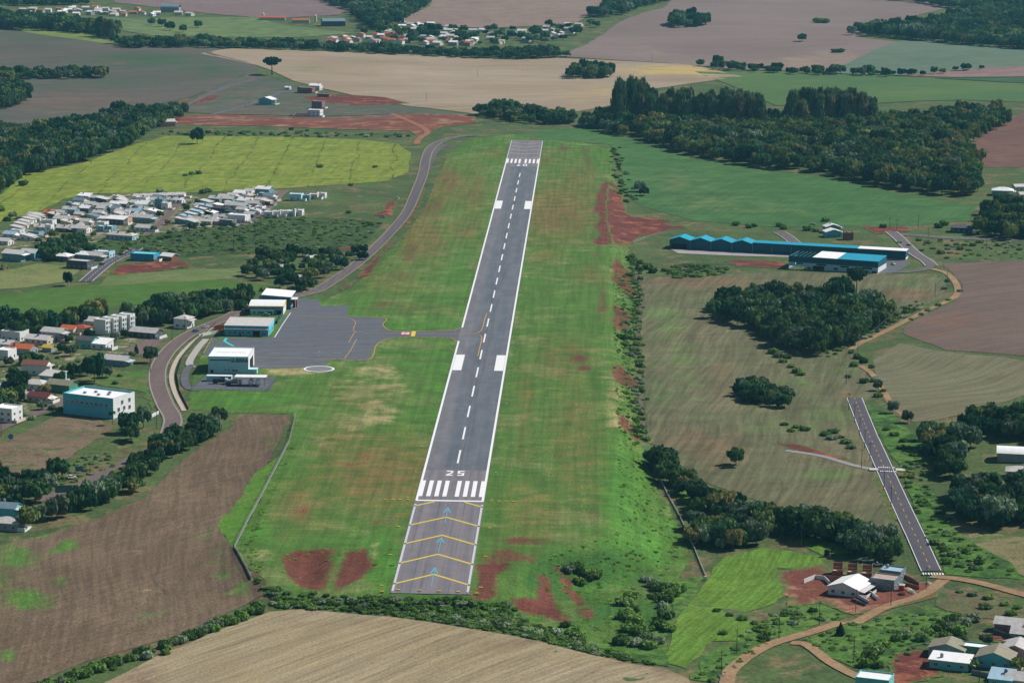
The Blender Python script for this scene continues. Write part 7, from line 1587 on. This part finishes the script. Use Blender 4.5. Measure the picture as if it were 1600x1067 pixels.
# billboards
def board(name, label, px, py, w, h, z0, col, rz, legs=2, back=False):
    x, y = g1(px, py); o = empty(name, (x, y, hz(x, y)), rz); tag(o, label, 'billboard')
    mb = MB(); mb.box(-w/2, w/2, -.06, .06, z0, z0+h); p = mb.obj('panel', col, o)
    if back:
        for i in range(5):
            xx = -w/2+w*(i+.5)/5; mb = MB(); mb.box(xx-.06, xx+.06, -.2, -.07, z0, z0+h); mb.obj('batten', m_metal, p)
    for i in range(legs):
        xx = -w/2+w*(i+.5)/legs; mb = MB(); mb.cyl(xx, .2, -.5, z0+h*.9, .1, .1, 6); mb.obj('leg', m_metal, o)
board('billboard', 'grey billboard seen from behind beside the country road', 104, 776, 10, 3.4, 2.0, pmat('billboard_back', (112, 140, 146), .6), .2, 4, True)
board('billboard', 'plain blue board on the grass beside the white pole', 124, 738, 3.8, 2.4, .6, pmat('blue_board', (92, 150, 176), .6), 0)
x, y = g1(17, 689); o = empty('round_sign', (x, y, hz(x, y))); tag(o, 'round blue dish sign on the vacant lot', 'sign'); mb = MB(); mb.cyl(0, 0, 0, .15, 1.3, 1.3, 20); q = mb.obj('disc', pmat('blue_disc', (90, 140, 168), .6), o, (0, 0, 2.2)); q.rotation_euler = (1.2, 0, 0); mb = MB(); mb.cyl(0, .1, -.4, 2.2, .07, .07, 6); mb.obj('stand', m_metal, o)
# runway edge markers
m_my = pmat('marker_yellow', (236, 196, 66), .6, .04); m_mw = pmat('marker_pale', (222, 214, 160), .6, .04)
mk = MB(); mk.box(-.75, .75, -.35, .35, -.2, .34); MK = mk.mesh('edge_marker', [m_my]); mk = MB(); mk.box(-.4, .4, -.28, .28, -.2, .32); MKS = mk.mesh('edge_marker', [m_mw])
def marker(x, y, label, grp, me): tag(obj('edge_marker', me, None, (x, y, hz(x, y)+.02)), label, 'marker', grp)
for s, side in ((-1, 'left'), (1, 'right')):
    for i in range(26): marker(s*18.6, 150+i*50, '%s small pale marker from the near end along the %s runway edge' % (ORD[i], side), 'pale markers on the %s' % side, MKS)
    for yy, nn in ((10, 'nearest'), (55, 'middle'), (100, 'farthest')): marker(s*19.5, yy, '%s yellow marker beside the %s stopway edge' % (nn, side), 'yellow stopway markers %s' % side, MK)
    for i in range(4): marker(s*(18.5+3.3*i), YTH+.5, '%s yellow marker out from the %s end of the threshold bar' % (ORD[i], side), 'threshold wing markers %s' % side, MK)
for i, (px, py) in enumerate(sorted(P("622,922.6 656,923.3 686.5,924.5 716,925.6 745,928.5 597,925.5"))):
    x, y = (float(v) for v in at_plane([(px, py)])[0]); tag(obj('edge_marker', MK, None, (x, max(y, .8), RZ+.12)), '%s yellow marker from left across the near end of the stopway' % ORD[i], 'marker', 'stopway end markers')
for i, (px, py) in enumerate(sorted(P("588,495 606,502 610,508 628,514.5 656,516 684,516.5 711,513 624,529 680,528.5 699,530 706,538 704,545 598,543 592,548 588,556 585,565 562,563.5 540,563.5"))):
    x, y = g1(px, py); marker(x, y, '%s small marker from left in the grass beside the taxiway' % ORD[i], 'taxiway markers', MKS)
for (px, py, lb) in ((646, 511.5, 'slim white wind pole above the taxiway'), (498, 558, 'slim white mast on the apron')):
    x, y = g1(px, py); o = empty('mast', (x, y, hz(x, y))); tag(o, lb, 'mast'); mb = MB(); mb.cyl(0, 0, -.3, 3.2, .12, .09, 6); mb.obj('pole', m_wpost, o); mb = MB(); mb.box(-.3, .3, -.3, .3, 2.6, 3.3); mb.obj('head', m_wpost, o)
# excavator-yellow machine at the left edge
x, y = g1(2, 421); o = empty('digger', (x, y, hz(x, y)), .4); tag(o, 'small yellow digger at the left edge', 'digger')
mb = MB(); mb.box(-1.3, 1.3, -1.2, -.7, 0, .9); mb.box(-1.3, 1.3, .7, 1.2, 0, .9); mb.obj('track', m_tyre, o); mb = MB(); mb.box(-1.4, .9, -1, 1, .92, 1.9); mb.obj('body', PAINT['yellow'], o); mb = MB(); mb.box(-.2, .9, -.9, .1, 1.9, 3.0); mb.obj('cab', m_cargl, o); mb = MB(); mb.tube((.9, .4, 1.6), (2.8, .4, 3.4), .2, .16, 5); mb.tube((2.8, .4, 3.4), (4.2, .4, 1.2), .16, .12, 5); mb.obj('arm', PAINT['yellow'], o); mb = MB(); mb.box(3.8, 4.5, 0, .8, .4, 1.2); mb.obj('bucket', m_tyre, o)

# ------------------------------------------------------------------ haze
hx = MB(); hx.box(-9300, 9300, -2800, 14300, -25, 330)
t = NT('haze'); pv = t.n('ShaderNodeVolumePrincipled'); pv.inputs['Color'].default_value = (0.25, 0.74, 0.95, 1); pv.inputs['Density'].default_value = 0.000030; pv.inputs['Anisotropy'].default_value = 0.0
t.l(pv.outputs[0], t.out.inputs['Volume'])
tag(hx.obj('haze', t.m), 'thin bluish haze over the whole landscape', None, None, 'stuff')
